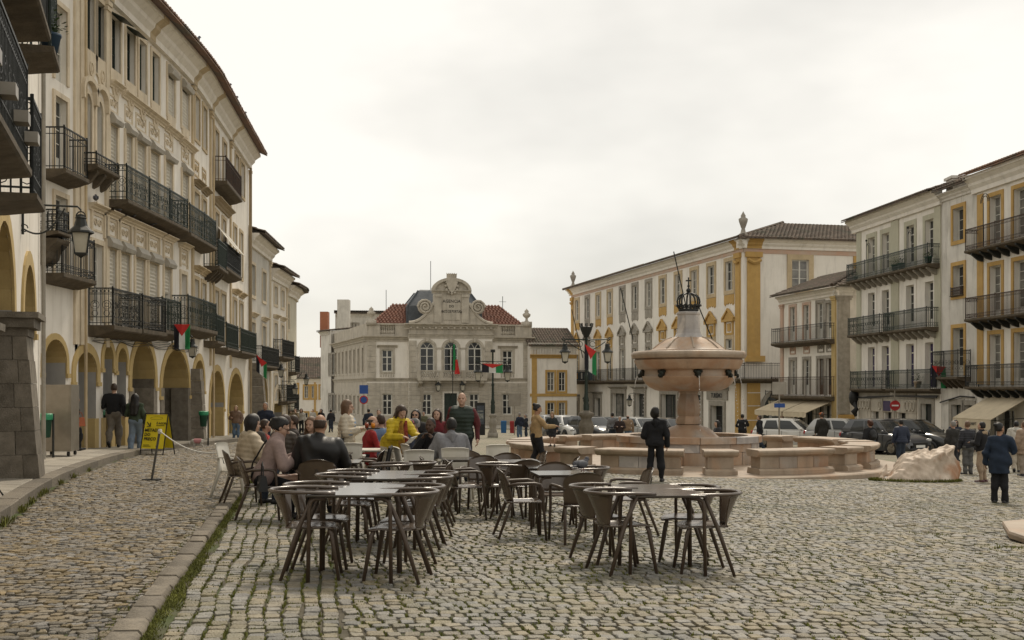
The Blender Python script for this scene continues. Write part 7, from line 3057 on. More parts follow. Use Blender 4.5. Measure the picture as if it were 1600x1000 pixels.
# pigeons along the ledges and roof edge
for u_px, w, z, a, lab in ((139, .35, 5.46, 20, 'pigeon on the stucco ledge above the first balcony door'), (176, .35, 5.47, -20, 'pigeon on the ledge leaning down beside the second floor balcony'),
             (199, .35, 5.47, 30, 'pigeon under the long second floor balcony'), (228, .35, 5.47, 60, 'pigeon at the far end of the stucco ledge')):
  u = HA.F.U(u_px)
  p = HA.F.m(u, .2, z - .055)
  pigeon(p, R(a), lab, 1.1)
for u_px, lab in ((271, 'pigeon on the roof edge, nearest of the four'), (326, 'pigeon on the roof edge, second of the four'), (338, 'pigeon on the roof edge, third of the four'), (353, 'pigeon on the roof edge, farthest of the four')):
  u = HA.F.U(u_px) + .3
  p = HA.F.m(u, .75, 12.72)
  pigeon(p, R(-60), lab, 1.2)

# ------------------------------------------------------------------ people
def sdf_mesh(prims, h, cut=None, noise_amp=0.0, seed=0):
  """prims: ('c', a, b, r1, r2, k) tapered capsules, ('e', c, (rx, ry, rz), rot3, k) ellipsoids, blended smoothly"""
  los, his = [], []
  for p in prims:
    if p[0] == 'c':
      r = max(p[3], p[4])
      los.append(np.minimum(p[1], p[2]) - r); his.append(np.maximum(p[1], p[2]) + r)
    else:
      r = max(p[2])
      los.append(np.asarray(p[1]) - r); his.append(np.asarray(p[1]) + r)
  lo, hi = np.min(los, 0) - 2.5 * h - noise_amp, np.max(his, 0) + 2.5 * h + noise_amp
  n = np.ceil((hi - lo) / h).astype(int) + 1
  ax = [(lo[i] + h * np.arange(n[i])).astype(np.float32) for i in range(3)]
  D = np.full(n, .25, np.float32)
  for p, l, u in zip(prims, los, his):
    k = p[-1]
    m = .10 + k
    i0 = np.maximum(0, ((l - m - lo) / h).astype(int))
    i1 = np.minimum(n, ((u + m - lo) / h).astype(int) + 2)
    sl = tuple(slice(i0[i], i1[i]) for i in range(3))
    P = np.stack(np.meshgrid(*[ax[i][sl[i]] for i in range(3)], indexing='ij'), -1)
    d = sd_cone(P, p[1], p[2], p[3], p[4]) if p[0] == 'c' else sd_ell(P, p[1], p[2], p[3])
    D[sl] = smin(D[sl], d, k)
  if cut is not None or noise_amp:
    P = np.stack(np.meshgrid(*ax, indexing='ij'), -1)
    if noise_amp:
      r = np.random.default_rng(seed)
      w = 0
      for f in (10, 17, 26, 34):
        a = r.normal(0, 1, 3)
        a = (a / np.linalg.norm(a)).astype(np.float32)
        c = r.normal(0, 1, 3).astype(np.float32)
        w = w + np.sin((P @ a) * f + 2 * np.sin(P @ c * 5) + r.uniform(0, 6)) / (f / 12)
      D = D + noise_amp * .5 * w
    if cut is not None: D = cut(P, D)
  return lo, h, n, ax, D

def net(Dinfo):
  lo, h, n, ax, D = Dinfo
  return surface_net_grid(lo, h, D)

SKIN = {'fair': ((.46, .295, .215), (.40, .245, .175)), 'tan': ((.38, .215, .135), (.33, .18, .11)), 'dark': ((.085, .045, .028), (.07, .037, .023))}
HAIR = {'black': (.012, .010, .009), 'brown': (.05, .028, .016), 'ginger': (.075, .025, .012), 'blond': (.30, .20, .10), 'grey': (.28, .26, .24), 'light': (.16, .09, .05)}
_cl = {}
def cloth(rgb, kind='cloth'):
  k = (rgb, kind)
  if k not in _cl:
    r = {'cloth': .88, 'leather': .45, 'denim': .9, 'puffer': .6, 'knit': .95}[kind]
    _cl[k] = mat('%s_%d' % (kind, len(_cl)), rgb, tuple(c * .74 for c in rgb), 14 if kind != 'denim' else 7, r, .14 if kind != 'knit' else .3, 110)
  return _cl[k]

PN = [0]
def person(label, px, d, face, hy=None, h=None, pose='stand', lean=0, yaw=0, pitch=0, arms=('down', 'down'), skin='fair', hair=('short', 'brown'),
     top=((.02, .02, .025), 'cloth', .02, 0.0), legs=((.02, .02, .025), 'cloth', .014), shoe=(.015, .014, .014), dz=0.0, seat=.46, near=False, wide=1.0,
     faced=False, hood=None, collar=False, walk=.5, vest=None, shirt=None, hat=None, shorts=False, x=None, name='person', group=None, spread=0.0):
  PN[0] += 1
  if x is None: x = (px - 800) / FPX * d
  y = d
  z = G(x, y) + dz
  if h is None:
    h = (EYE + (604 - hy) / FPX * d - z) if hy else 1.7
    h = max(1.50, min(1.92, h))
  s = h / 1.72 if name == 'person' else h / 1.72
  o = empty(name, (x, y, z), R(face), label, 'person', group)
  o.scale = (s, s, s)
  A = lambda *v: np.array(v, float)
  hs = .0095 if near else max(.014, min(.024, d * .00042))      # grid step
  sit = pose == 'sit'
  zp = seat / s + .095 if sit else (.93 if pose != 'bend' else .90)
  P = A(0, 0, zp)
  l = R(lean)
  u = A(0, math.sin(l), math.cos(l))
  fw = A(0, math.cos(l), -math.sin(l))
  X = A(1, 0, 0)
  sh_c, nb = P + .445 * u, P + .50 * u
  hd = (u * .5 + A(0, .10, .5)); hd /= np.linalg.norm(hd)
  HC = nb + hd * .175 + fw * .02
  yw, pt_ = R(yaw), R(pitch)
  fy = A(-math.sin(yw) * math.cos(pt_), math.cos(yw) * math.cos(pt_), -math.sin(pt_))
  fx = A(math.cos(yw), math.sin(yw), 0)
  fz = np.cross(fx, fy)
  HR = np.stack([fx, fy, fz], 1)                       # columns: head axes
  hp = lambda a, b, c: HC + HR @ A(a, b, c)
  # joints of the arms
  J = {}
  for i, sg in enumerate((-1, 1)):
    S = sh_c + X * sg * .175 * wide
    a = arms[i]
    pre = {'down': ((sg * .085, -.03, -.28), (sg * .10, .05, -.52)), 'swing_f': ((sg * .08, .06, -.28), (sg * .07, .22, -.46)), 'swing_b': ((sg * .085, -.12, -.265), (sg * .10, -.16, -.5)),
       'front': ((sg * .10, .0, -.275), (-sg * .02, .25, -.24)), 'table': ((sg * .11, .10, -.25), (-sg * .04, .31, -.245)), 'phone': ((sg * .09, .08, -.265), (-sg * .08, .30, -.16)),
       'chin': ((sg * .04, .17, -.23), (-sg * .09, .18, -.01)), 'pocket': ((sg * .10, -.06, -.27), (sg * .05, .06, -.46)), 'tray': ((sg * .08, .04, -.27), (sg * .06, .30, -.19)),
       'up': ((sg * .08, .16, -.20), (sg * .02, .28, .06)), 'reach': ((sg * .10, .16, -.22), (sg * .14, .40, -.30)), 'lap': ((sg * .07, .05, -.27), (-sg * .02, .26, -.36)), 'hip': ((sg * .16, -.06, -.23), (sg * .02, .06, -.40)),
       'side': ((sg * .20, .02, -.20), (sg * .40, .06, -.32))}
    e, w = pre[a] if isinstance(a, str) else a
    def wv(v): return S + X * v[0] + A(0, 1, 0) * v[1] + A(0, 0, 1) * v[2]
    J[sg] = (S, wv(e), wv(w))
  # legs
  LG = {}
  for sg in (-1, 1):
    Hp = P + A(sg * .085, 0, -.03)
    if sit:
      K = A(sg * (.10 + spread), .43, zp - .03)
      An = A(sg * (.11 + spread), .40 + (.06 if sg > 0 else -.04), .085)
      tf = A(0, 1, 0)
    elif pose == 'walk':
      f = walk * sg
      K = A(sg * .085, .16 * f + .07, .50)
      An = A(sg * .08, .36 * f - .04, .085 + (.10 if f < 0 else 0.0) * walk)
      tf = A(0, .8, -.6) if f < 0 else A(0, 1, .12)
    else:
      K = A(sg * (.095 + spread), .02 - (.06 if pose == 'bend' else 0), .50)
      An = A(sg * (.105 + spread * 1.5), -.02, .085)
      tf = A(sg * .25, .97, 0)
    LG[sg] = (Hp, K, An, tf / np.linalg.norm(tf))
  t = (lambda g: [
    ('c', P - X * .075 * wide, P + X * .075 * wide, .108 + g, .108 + g, .08),
    ('c', P + .15 * u - X * .05 * wide, P + .15 * u + X * .05 * wide, .096 + g, .096 + g, .10),
    ('c', P + .32 * u - X * .078 * wide + fw * .01, P + .32 * u + X * .078 * wide + fw * .01, .105 + g, .105 + g, .09),
    ('c', sh_c - X * .12 * wide, sh_c + X * .12 * wide, .066 + g * .8, .066 + g * .8, .10)])
  def armp(g, stop=1.0, k=.03):
    r = []
    for sg in (-1, 1):
      S, E, W = J[sg]
      r += [('c', S, E, .053 + g, .043 + g, k), ('c', E, E + (W - E) * stop, .043 + g, .031 + g * .9, k)]
    return r
  def legp(g, k=.05, stop=1.0):
    r = []
    for sg in (-1, 1):
      Hp, K, An, tf = LG[sg]
      r += [('c', Hp, K, .086 + g, .058 + g, k), ('c', K, K + (An - K) * .35 + A(0, -.012, 0), .056 + g, .055 + g, k), ('c', K + (An - K) * .3 + A(0, -.01, 0), K + (An - K) * stop, .053 + g, .040 + g, k)]
    return r
  def fin(nm, Di, m):
    V, Q = net(Di)
    if len(Q) == 0: return None
    return quads_np(nm, V, Q, m, o, True)
  # ---- body: one continuous figure
  b = t(-.022) + legp(-.016)
  for sg in (-1, 1):
    S, E, W = J[sg]
    b += [('c', S, E, .038, .031, .03), ('c', E, W, .031, .028, .03)]
  b += [('c', nb - u * .03, HC - HR @ A(0, .01, .05), .058, .052, .04)]
  b += [('e', hp(0, -.012, .022), (.074, .094, .098), HR, .03), ('e', hp(0, .022, -.048), (.056, .068, .066), HR, .03), ('c', hp(0, .072, -.088), hp(0, .062, -.084), .022, .024, .025),
     ('c', hp(0, .086, .012), hp(0, .110, -.022), .010, .0155, .012), ('c', hp(-.035, .078, .028), hp(.035, .078, .028), .012, .012, .015)]
  for sg in (-1, 1):
    b += [('e', hp(sg * .077, -.012, -.008), (.012, .022, .032), HR, .01), ('c', hp(sg * .045, .045, -.03), hp(sg * .03, .06, -.045), .02, .02, .03)]
    Hp, K, An, tf = LG[sg]
    b += [('c', An + A(0, 0, -.045) - tf * .05, An + A(0, 0, -.05) + tf * .14, .036, .028, .03)]
    S, E, W = J[sg]
    f = W - E
    f /= np.linalg.norm(f)
    side = np.cross(f, A(0, 0, 1)) if abs(f[2]) < .85 else np.cross(f, A(0, 1, 0) if True else X)
    side /= np.linalg.norm(side)
    up_ = np.cross(side, f)
    if abs(f[2]) >= .85: side, up_ = up_, side       # hanging hand: palm faces the thigh
    if side @ A(0, 1, 0) < 0 and abs(f[2]) >= .85: side = -side
    if abs(f[2]) < .85 and (side @ X) * sg > 0: side = -side     # thumb towards the middle
    nrm = np.cross(f, side)
    curl = nrm if nrm[2] < 0 or abs(f[2]) >= .85 else -nrm
    if abs(f[2]) >= .85 and curl @ X * sg > 0: curl = -curl
    Pm = W + f * .045
    b += [('c', W, Pm - side * .018, .026, .022, .015), ('c', W, Pm + side * .018, .026, .022, .015), ('c', Pm - side * .02, Pm + side * .022 + f * .02, .019, .018, .015)]
    for q_, (o_, ln) in enumerate(((.030, .068), (.0105, .078), (-.0095, .072), (-.029, .056))):
      a0 = W + f * .078 + side * o_
      a1 = a0 + f * ln * .5 + curl * ln * .16
      a2 = a1 + f * ln * .34 + curl * ln * .42
      b += [('c', a0, a1, .0095, .009, .004), ('c', a1, a2, .009, .0075, .004)]
    t0 = W + f * .02 + side * .026
    b += [('c', t0, t0 + side * .028 + f * .032 + curl * .008, .0125, .011, .006), ('c', t0 + side * .028 + f * .032 + curl * .008, t0 + side * .030 + f * .062 + curl * .02, .0105, .008, .004)]
  hb = hs
  body = fin('body', sdf_mesh(b, hb), mat('skin_' + skin, *SKIN[skin], 20, .55))
  # ---- face details
  if faced:
    m = MB()
    for sg in (-1, 1):
      m.ball(tuple(hp(sg * .032, .080, .008)), .011, .006, .006, 6, 4)
      m.tube([tuple(hp(sg * .018, .089, .026)), tuple(hp(sg * .05, .076, .027))], .003, 4)
    m.build('eye', cloth((.02, .014, .01)), o, True)
    m = MB()
    m.tube([tuple(hp(-.022, .083, -.055)), tuple(hp(0, .092, -.054)), tuple(hp(.022, .083, -.055))], .0045, 4)
    m.build('mouth', cloth((.22, .07, .06)), o, True)
    if faced == 'glasses' or faced == 'sun':
      m = MB()
      for sg in (-1, 1):
        if faced == 'sun': m.ball(tuple(hp(sg * .035, .088, .008)), .026, .008, .02, 8, 5)
        else: m.tube([tuple(hp(sg * .035 + .024 * math.cos(q * .7), .092, .006 + .019 * math.sin(q * .7))) for q in range(10)], .003, 4)
        m.tube([tuple(hp(sg * .058, .085, .012)), tuple(hp(sg * .080, -.01, .01))], .0028, 4)
      m.tube([tuple(hp(-.012, .098, .01)), tuple(hp(.012, .098, .01))], .003, 4)
      m.build('spectacles', M['black'], o)
  # ---- hair
  st, hc = hair
  hm = mat('hair_' + hc, HAIR[hc], tuple(c * .6 for c in HAIR[hc]), 70, .5, .25, 160, zs=.25)
  hh = []
  if st != 'none':
    g = {'short': .010, 'curly': .03, 'long': .018, 'bob': .026, 'bun': .012, 'balding': .004, 'pony': .013}.get(st, .012)
    hh = [('e', hp(0, -.032, .028 + g * .25), (.0745 + g, .094 + g * .9, .096 + g), HR, .02)]
    if st in ('short', 'balding', 'bun', 'pony', 'curly'): hh += [('e', hp(0, -.055, -.02), (.070 + g * .7, .058 + g * .6, .075), HR, .03)]
    if st == 'long': hh += [('c', hp(-.03, -.06, 0), hp(-.05, -.10, -.22), .085, .085, .05), ('c', hp(.03, -.06, 0), hp(.05, -.10, -.22), .085, .085, .05), ('c', hp(-.05, -.10, -.22), nb - u * .28 - fw * .13 - X * .05, .085, .06, .05), ('c', hp(.05, -.10, -.22), nb - u * .28 - fw * .13 + X * .05, .085, .06, .05)]
    if st == 'bob': hh += [('c', hp(-.06, -.03, 0), hp(-.068, -.02, -.10), .045, .035, .04), ('c', hp(.06, -.03, 0), hp(.068, -.02, -.10), .045, .035, .04), ('c', hp(0, -.06, 0), hp(0, -.07, -.11), .075, .06, .05)]
    if st == 'longfront': hh += [('c', hp(0, -.06, 0), hp(0, -.09, -.22), .09, .08, .05)] + [('c', hp(q * .075, -.01, .03), hp(q * .085, .03, -.24), .035, .04, .04) for q in (-1, 1)]
    if st == 'bun': hh += [('e', hp(0, -.13, .08), (.045, .045, .045), HR, .02)]
    if st == 'pony': hh += [('e', hp(0, -.12, .05), (.04, .04, .04), HR, .02), ('c', hp(0, -.14, .04), hp(0, -.15, -.12), .035, .018, .02)]
    fr = {'balding': (-.02, -.25)}.get(st, (.050, .0))
    def cut(Pp, D):
      q = (Pp - HC.astype(np.float32)) @ HR.astype(np.float32)
      face_ = np.maximum(q[..., 1] * .86 - q[..., 2] * .50 - (.030 if st != 'balding' else -.03), -(.095 - q[..., 2]) * 0 + q[..., 1] - .2)
      box = np.minimum(.082 - np.abs(q[..., 0]) + .25 * np.maximum(0, q[..., 1] - .02), np.minimum(q[..., 1] - .012, .084 - q[..., 2] - .42 * np.abs(q[..., 0])))
      D = np.maximum(D, box)
      if st in ('short', 'balding', 'bun', 'pony'):
        D = np.maximum(D, np.minimum(-(q[..., 2] + .055 - .0 * q[..., 1]), 1))
      if st == 'balding': D = np.maximum(D, q[..., 2] - .05)
      return D
    fin('hair', sdf_mesh(hh, min(hs, .014), cut, .0045 if st != 'curly' else .03, PN[0]), hm)
  if hat:
    m = [('e', hp(0, -.012, .052), (.090, .108, .090), HR, .02), ('c', hp(-.05, -.01, .045), hp(.05, -.01, .045), .07, .07, .03)]
    def hcut(Pp, D):
      q = (Pp - HC.astype(np.float32)) @ HR.astype(np.float32)
      return np.maximum(D, .035 - q[..., 2])
    fin('beanie', sdf_mesh(m, min(hs, .014), hcut, .004), cloth(hat, 'knit'))
  # ---- trousers, shoes
  lc, lk, lg = legs
  def waistcut(Pp, D): return np.maximum(D, (Pp - P.astype(np.float32)) @ u.astype(np.float32) - .07)
  stop = .5 if shorts else .97
  pl = [('c', P - X * .07 * wide, P + X * .07 * wide, .115 + lg, .115 + lg, .06)]
  if shorts:
    for sg in (-1, 1):
      Hp, K, An, tf = LG[sg]
      pl += [('c', Hp, Hp + (K - Hp) * .8, .09 + lg, .085 + lg, .05)]
  else: pl += legp(lg, .05, stop)
  fin('trousers', sdf_mesh(pl, hs, waistcut, .022, PN[0] + 7), cloth(lc, lk))
  m = []
  for sg in (-1, 1):
    Hp, K, An, tf = LG[sg]
    m = [('c', An + A(0, 0, -.044) - tf * .058, An + A(0, 0, -.048) + tf * .155, .042, .035, .03), ('c', An + A(0, 0, -.01), An + A(0, 0, -.05), .044, .045, .03)]
    def scut(Pp, D): return np.maximum(D, (.002 - Pp[..., 2])) if pose != 'walk' else D
    fin('shoe', sdf_mesh(m, min(hs, .016), scut), cloth(shoe, 'leather'))
  # ---- top garment
  def upper(nm, spec, arm_stop=.97, sleeves=True):
    tc_, tk, g, hem = spec
    T = t(g)
    if hem > .05:                                    # longer coat
      if sit:
        T += [('c', P + A(-.08, .0, -.02), P + A(-.09, min(hem, .3), .0), .12 + g, .105 + g, .06), ('c', P + A(.08, 0, -.02), P + A(.09, min(hem, .3), .0), .12 + g, .105 + g, .06)]
      else:
        T += [('c', P + A(-.06, 0, 0), P + A(-.075, 0, -hem), .115 + g, .115 + g, .06), ('c', P + A(.06, 0, 0), P + A(.075, 0, -hem), .115 + g, .115 + g, .06)]
    if collar or hood: T += [('c', nb - u * .02, nb + u * .035, .072 + g * .5, .066 + g * .4, .04)]
    lo = -hem if not sit else -.12
    parts_ = T + (armp(g * .85, arm_stop, .014) if sleeves else [])
    wr = [J[-1][2], J[1][2]]
    def tcut(Pp, D):
      v = (Pp - P.astype(np.float32)) @ (u if not hem > .05 else A(0, 0, 1)).astype(np.float32)
      away = np.minimum(*[sd_cone(Pp, J[sg][1], J[sg][2], .06 + g, .055 + g) for sg in (-1, 1)]) if sleeves else 1.0
      hemd = (lo - .04) - v
      if tk == 'puffer': D = D + .0035 * np.cos(v * 2 * np.pi / .075)
      D = np.maximum(D, np.where(away > .0, hemd, -1))
      hd_ = np.sqrt((((Pp - HC.astype(np.float32))) ** 2).sum(-1))
      return np.maximum(D, .098 - hd_)
    return fin(nm, sdf_mesh(parts_, hs, tcut, .026 if tk in ('cloth', 'leather') else .015, PN[0] + 3), cloth(tc_, tk))
  if shirt: upper('shirt', shirt)
  upper('jacket' if not vest else 'shirt', top)
  if vest: upper('vest', vest, sleeves=False)
  if hood:
    m = [('c', nb - fw * .06 - X * .06 - u * .02, nb - fw * .06 + X * .06 - u * .02, .055, .055, .05), ('c', nb - fw * .10, nb - fw * .11 - u * .10, .06, .035, .05),
      ('c', nb - X * .085 + u * .01, nb - X * .05 + fw * .06 - u * .03, .035, .025, .04), ('c', nb + X * .085 + u * .01, nb + X * .05 + fw * .06 - u * .03, .035, .025, .04)]
    fin('hood', sdf_mesh(m, hs, None, .008, 5), cloth(hood, 'cloth'))
  W2L = lambda v: (x + s * (v[0] * math.cos(R(face)) - v[1] * math.sin(R(face))), y + s * (v[0] * math.sin(R(face)) + v[1] * math.cos(R(face))), z + s * v[2])
  return dict(o=o, J={k: [W2L(q) for q in v] for k, v in J.items()}, nb=W2L(nb), P=W2L(P), head=W2L(HC), s=s, face=R(face), pt=W2L)

BLK = (.013, .013, .015)
NAVY = (.016, .022, .04)
DENIM = (.10, .15, .22)
DKD = (.03, .04, .06)
gx = lambda px, py, dz=0: gd(px, py, dz)[1]

# arcade side
d_ = gx(178, 699, .15)
person('man in black jumper and grey trousers walking away beside the arches', 178, d_, 8, hy=600, pose='walk', walk=.7, dz=.15, arms=('front', 'swing_b'), hair=('short', 'brown'), top=(BLK, 'knit', .03, 0), legs=((.16, .14, .115), 'cloth', .02), wide=1.12)
d_ = gx(187, 695, .15)
person('man in dark sweatshirt and white trainers behind the black jumper man', 187, d_, 2, hy=602, pose='walk', walk=-.8, dz=.15, arms=('swing_f', 'down'), hair=('short', 'black'), top=((.022, .016, .022), 'cloth', .022, 0), legs=((.03, .028, .03), 'cloth', .016), shoe=(.6, .58, .55))
d_ = gx(211, 708)
person('girl with waist long dark hair, green top and pale jeans', 211, d_, 3, hy=616, pose='walk', walk=.45, arms=('front', 'down'), hair=('long', 'black'), top=((.045, .065, .04), 'cloth', .02, 0), legs=((.17, .22, .29), 'denim', .028), shoe=(.09, .06, .04))
d_ = gx(117, 705, .15)
pa = person('person in long black coat stepping into the arch behind the cabinet', 117, d_ + .4, -60, hy=620, pose='walk', walk=.5, dz=.15, hair=('short', 'black'), top=(BLK, 'cloth', .02, .38), legs=(BLK, 'cloth', .014))
person('smiling blonde woman in a brown striped puffer jacket near the green bin', 369, 50, 176, hy=634, hair=('longfront', 'blond'), faced=True, arms=('pocket', 'front'), top=((.17, .105, .07), 'puffer', .05, .02), legs=(DENIM, 'denim', .018))
person('stout man in navy jacket walking towards the camera by the last arches', 415, 37, 172, hy=629, pose='walk', hair=('short', 'grey'), faced=True, top=(NAVY, 'cloth', .035, .05), legs=(DKD, 'denim', .02), wide=1.15, skin='tan')

# seated near the kerb
w1 = person('woman in pink knitted jumper with tied black hair bent over her phone', 0, 14.78, -72, h=1.70, x=-3.19, pose='sit', lean=20, pitch=28, yaw=-10, arms=('phone', 'phone'), hair=('pony', 'black'), faced='glasses', near=True, top=((.34, .25, .225), 'knit', .034, 0), legs=(BLK, 'cloth', .016), collar=True)
m1 = person('man in black leather jacket seated with his back to the camera', 0, 14.62, 4, h=1.76, x=-2.44, pose='sit', lean=6, pitch=6, yaw=-12, arms=('table', 'table'), hair=('balding', 'brown'), near=True, top=((.014, .013, .013), 'leather', .045, 0), legs=(BLK, 'cloth', .016), collar=True, wide=1.15, skin='tan')
person('dark haired woman in a cream puffer jacket seated by the lane', 0, 16.95, -55, h=1.66, x=-3.93, pose='sit', lean=10, pitch=8, arms=('table', 'table'), hair=('bob', 'black'), faced=True, top=((.50, .41, .29), 'puffer', .06, 0), legs=(DKD, 'denim', .016), hood=(.48, .40, .29))
person('grey haired woman seated at the rear kerb side table', 0, 19.4, -20, h=1.64, x=-4.35, pose='sit', arms=('table', 'lap'), hair=('bob', 'grey'), top=((.10, .085, .075), 'cloth', .03, 0))
person('child in a red top seated among the adults', 0, 20.0, -80, h=1.5, x=-4.30, pose='sit', arms=('table', 'table'), hair=('short', 'brown'), faced=True, top=((.36, .03, .025), 'cloth', .02, 0))
person('woman with brown hair in a dark striped coat seated in the crowd', 0, 18.9, -30, h=1.66, x=-3.78, pose='sit', lean=8, arms=('table', 'table'), hair=('bob', 'brown'), top=((.06, .045, .035), 'puffer', .04, 0))
person('light brown haired woman facing the camera across the rear table', 0, 19.2, 165, h=1.66, x=-3.30, pose='sit', lean=10, pitch=10, arms=('table', 'table'), hair=('longfront', 'light'), faced=True, top=((.045, .035, .03), 'cloth', .025, 0))
person('woman in a dark coat seated beyond the pink jumper', 0, 21.4, 100, h=1.66, x=-4.05, pose='sit', arms=('table', 'table'), hair=('short', 'brown'), top=((.05, .04, .035), 'cloth', .03, 0))

# standing waitress with tray, yellow jacket, quilted vest
wt = person('waitress in a cream coat carrying a tray of drinks', 541, 20.8, -95, hy=627, pose='stand', arms=('tray', 'tray'), hair=('bob', 'light'), faced=True, near=True, yaw=8, pitch=6, top=((.56, .49, .38), 'puffer', .042, .20), legs=(BLK, 'cloth', .014), shirt=((.25, .32, .42), 'cloth', .03, .05))
yw_ = person('woman in a bright yellow jacket bending over a notepad', 0, 20.9, -140, h=1.64, x=-2.18, pose='bend', lean=30, pitch=38, yaw=-6, arms=('reach', 'table'), hair=('longfront', 'brown'), faced=True, near=True, top=((.58, .42, .015), 'puffer', .034, .06), legs=((.55, .50, .42), 'cloth', .03), hood=(.60, .42, .015))
vm = person('tall bald man in a quilted green vest and dark red checked shirt', 722, 23.3, 176, hy=614, pose='stand', arms=('down', 'down'), hair=('none', 'grey'), faced=True, near=True, top=((.10, .02, .022), 'cloth', .026, .02), vest=((.018, .032, .024), 'puffer', .045, .04), legs=((.016, .018, .024), 'denim', .018), skin='fair', wide=1.12)
person('man in a red jacket seated behind the waitress tray', 0, 21.9, -70, h=1.7, x=-2.72, pose='sit', lean=4, pitch=4, arms=('table', 'table'), hair=('balding', 'brown'), faced=True, top=((.30, .022, .024), 'cloth', .03, 0), skin='fair')
person('man in a blue shirt seated with his back towards us behind the yellow jacket', 0, 22.6, 25, h=1.76, x=-2.55, pose='sit', lean=6, arms=('chin', 'table'), hair=('short', 'brown'), top=((.14, .21, .33), 'cloth', .024, 0))
person('person in a bright pink woollen hat and navy coat seated at the pale tables', 0, 21.4, 40, h=1.62, x=-1.86, pose='sit', lean=8, pitch=10, arms=('table', 'table'), hair=('short', 'brown'), hat=(.62, .07, .14), top=((.03, .038, .065), 'cloth', .04, 0))
person('person in an ochre orange jacket and grey hat leaning on the table', 0, 22.3, 120, h=1.66, x=-1.78, pose='sit', lean=10, pitch=6, yaw=-20, arms=('chin', 'table'), hair=('short', 'grey'), hat=(.12, .12, .12), faced=True, top=((.46, .20, .03), 'cloth', .03, 0))
person('woman with long wavy black hair and sunglasses in a black coat', 0, 25.0, 170, h=1.68, x=-2.08, pose='sit', seat=.62, arms=('table', 'lap'), hair=('longfront', 'black'), faced='sun', top=((.016, .015, .016), 'cloth', .03, 0), shirt=((.5, .47, .42), 'cloth', .0, 0))
person('woman in a burgundy roll neck with dark hair facing the camera', 0, 25.6, 172, h=1.72, x=-1.66, pose='sit', seat=.62, arms=('table', 'lap'), hair=('longfront', 'brown'), faced=True, collar=True, top=((.15, .02, .026), 'knit', .03, 0))
bm = person('young man in a black jumper resting his chin on clasped hands', 0, 20.2, 160, h=1.74, x=-1.36, pose='sit', lean=14, pitch=4, arms=('chin', 'chin'), hair=('short', 'black'), skin='dark', faced=True, near=True, top=((.014, .014, .016), 'knit', .035, 0), legs=(BLK, 'cloth', .016), wide=1.08)
gm_ = person('young man in a grey hooded sweatshirt seen from behind', 0, 18.95, 12, h=1.74, x=-.98, pose='sit', lean=12, pitch=8, yaw=10, arms=('table', 'table'), hair=('short', 'black'), skin='dark', near=True, top=((.22, .22, .235), 'cloth', .045, 0), legs=(BLK, 'cloth', .016), hood=(.21, .21, .225), wide=1.1)

# round the fountain
fm = person('young man all in black with curly hair standing before the fountain', 1024, gx(1024, 753), -6, hy=640, pose='stand', yaw=14, arms=('front', 'down'), hair=('curly', 'black'), near=True, top=((.010, .010, .012), 'cloth', .04, .03), legs=((.010, .010, .012), 'cloth', .024), hood=(.010, .010, .012), spread=.03)
bg_ = person('bearded man in a beige jumper reaching out to the child', 838, 28.9, -75, hy=632, pose='walk', walk=.35, pitch=18, arms=('down', ((.06, .18, -.20), (.04, .42, -.20))), hair=('bun', 'black'), faced=True, near=True, top=((.40, .27, .135), 'knit', .022, 0), legs=(BLK, 'cloth', .016), skin='tan')
x_, y_ = atd(863, 30.75)
ch = person('small blond child in a dark top and shorts standing on the bench', 863, 30.75, 160, h=1.0, pose='stand', pitch=10, arms=('down', 'side'), hair=('bob', 'blond'), faced=True, dz=FZ + .62 - G(x_, y_), top=((.025, .03, .03), 'cloth', .03, 0), legs=((.03, .03, .035), 'cloth', .03), shorts=True)
ch['o'].scale = (.53, .53, .53)
person('older man in dark navy standing with another by the bank lawn edge', 812, 68, 20, hy=645, hair=('short', 'grey'), top=(NAVY, 'cloth', .03, .04), legs=(DENIM, 'denim', .018))
person('older man in dark coat turned to his companion in jeans', 822, 69, 80, hy=647, hair=('short', 'grey'), top=((.02, .024, .032), 'cloth', .03, .06), legs=(DKD, 'denim', .018))
person('man in a grey jacket standing by the parked cars', 957, 58, 10, hy=645, hair=('short', 'black'), top=((.20, .20, .21), 'cloth', .03, .02), legs=(DKD, 'denim', .018))
person('short woman in dark brown between the two men by the cars', 968.5, 57.5, 170, hy=651, hair=('short', 'grey'), faced=True, arms=('front', 'front'), top=((.035, .022, .02), 'cloth', .03, .08), legs=(BLK, 'cloth', .016))
person('man in a light brown jacket with his back turned by the cars', 981, 58, 5, hy=649, hair=('balding', 'brown'), top=((.26, .18, .115), 'cloth', .04, .03), legs=(DENIM, 'denim', .018), wide=1.1)
person('woman with long dark hair seated on the far fountain edge', 1121, 46, 100, hy=None, h=1.66, pose='sit', seat=.55, hair=('long', 'black'), top=((.03, .03, .034), 'cloth', .03, 0))
person('person in black photographing the palace with both hands raised', 1160, 55, -10, hy=647, arms=('up', 'up'), hair=('short', 'black'), top=(BLK, 'cloth', .03, .02), legs=(BLK, 'cloth', .016))
person('man in dark hooded jacket walking past the archway', 1187, 53, 70, hy=649, pose='walk', arms=('pocket', 'pocket'), hair=('short', 'brown'), top=((.015, .016, .02), 'cloth', .035, .05), legs=(DKD, 'denim', .018), hood=(.015, .016, .02))
person('man in an orange woollen hat and long dark coat beside the cars', 1284, 52, 15, hy=645, hair=('short', 'brown'), hat=(.40, .12, .04), top=((.028, .026, .022), 'cloth', .035, .25), legs=(BLK, 'cloth', .016))
bp = person('auburn haired woman in black jacket and jeans with a small backpack', 1360, gx(1360, 729), 12, hy=658, pose='walk', walk=.5, hair=('curly', 'ginger'), top=((.016, .016, .018), 'cloth', .03, .03), legs=((.13, .18, .25), 'denim', .022), shoe=(.5, .48, .45))
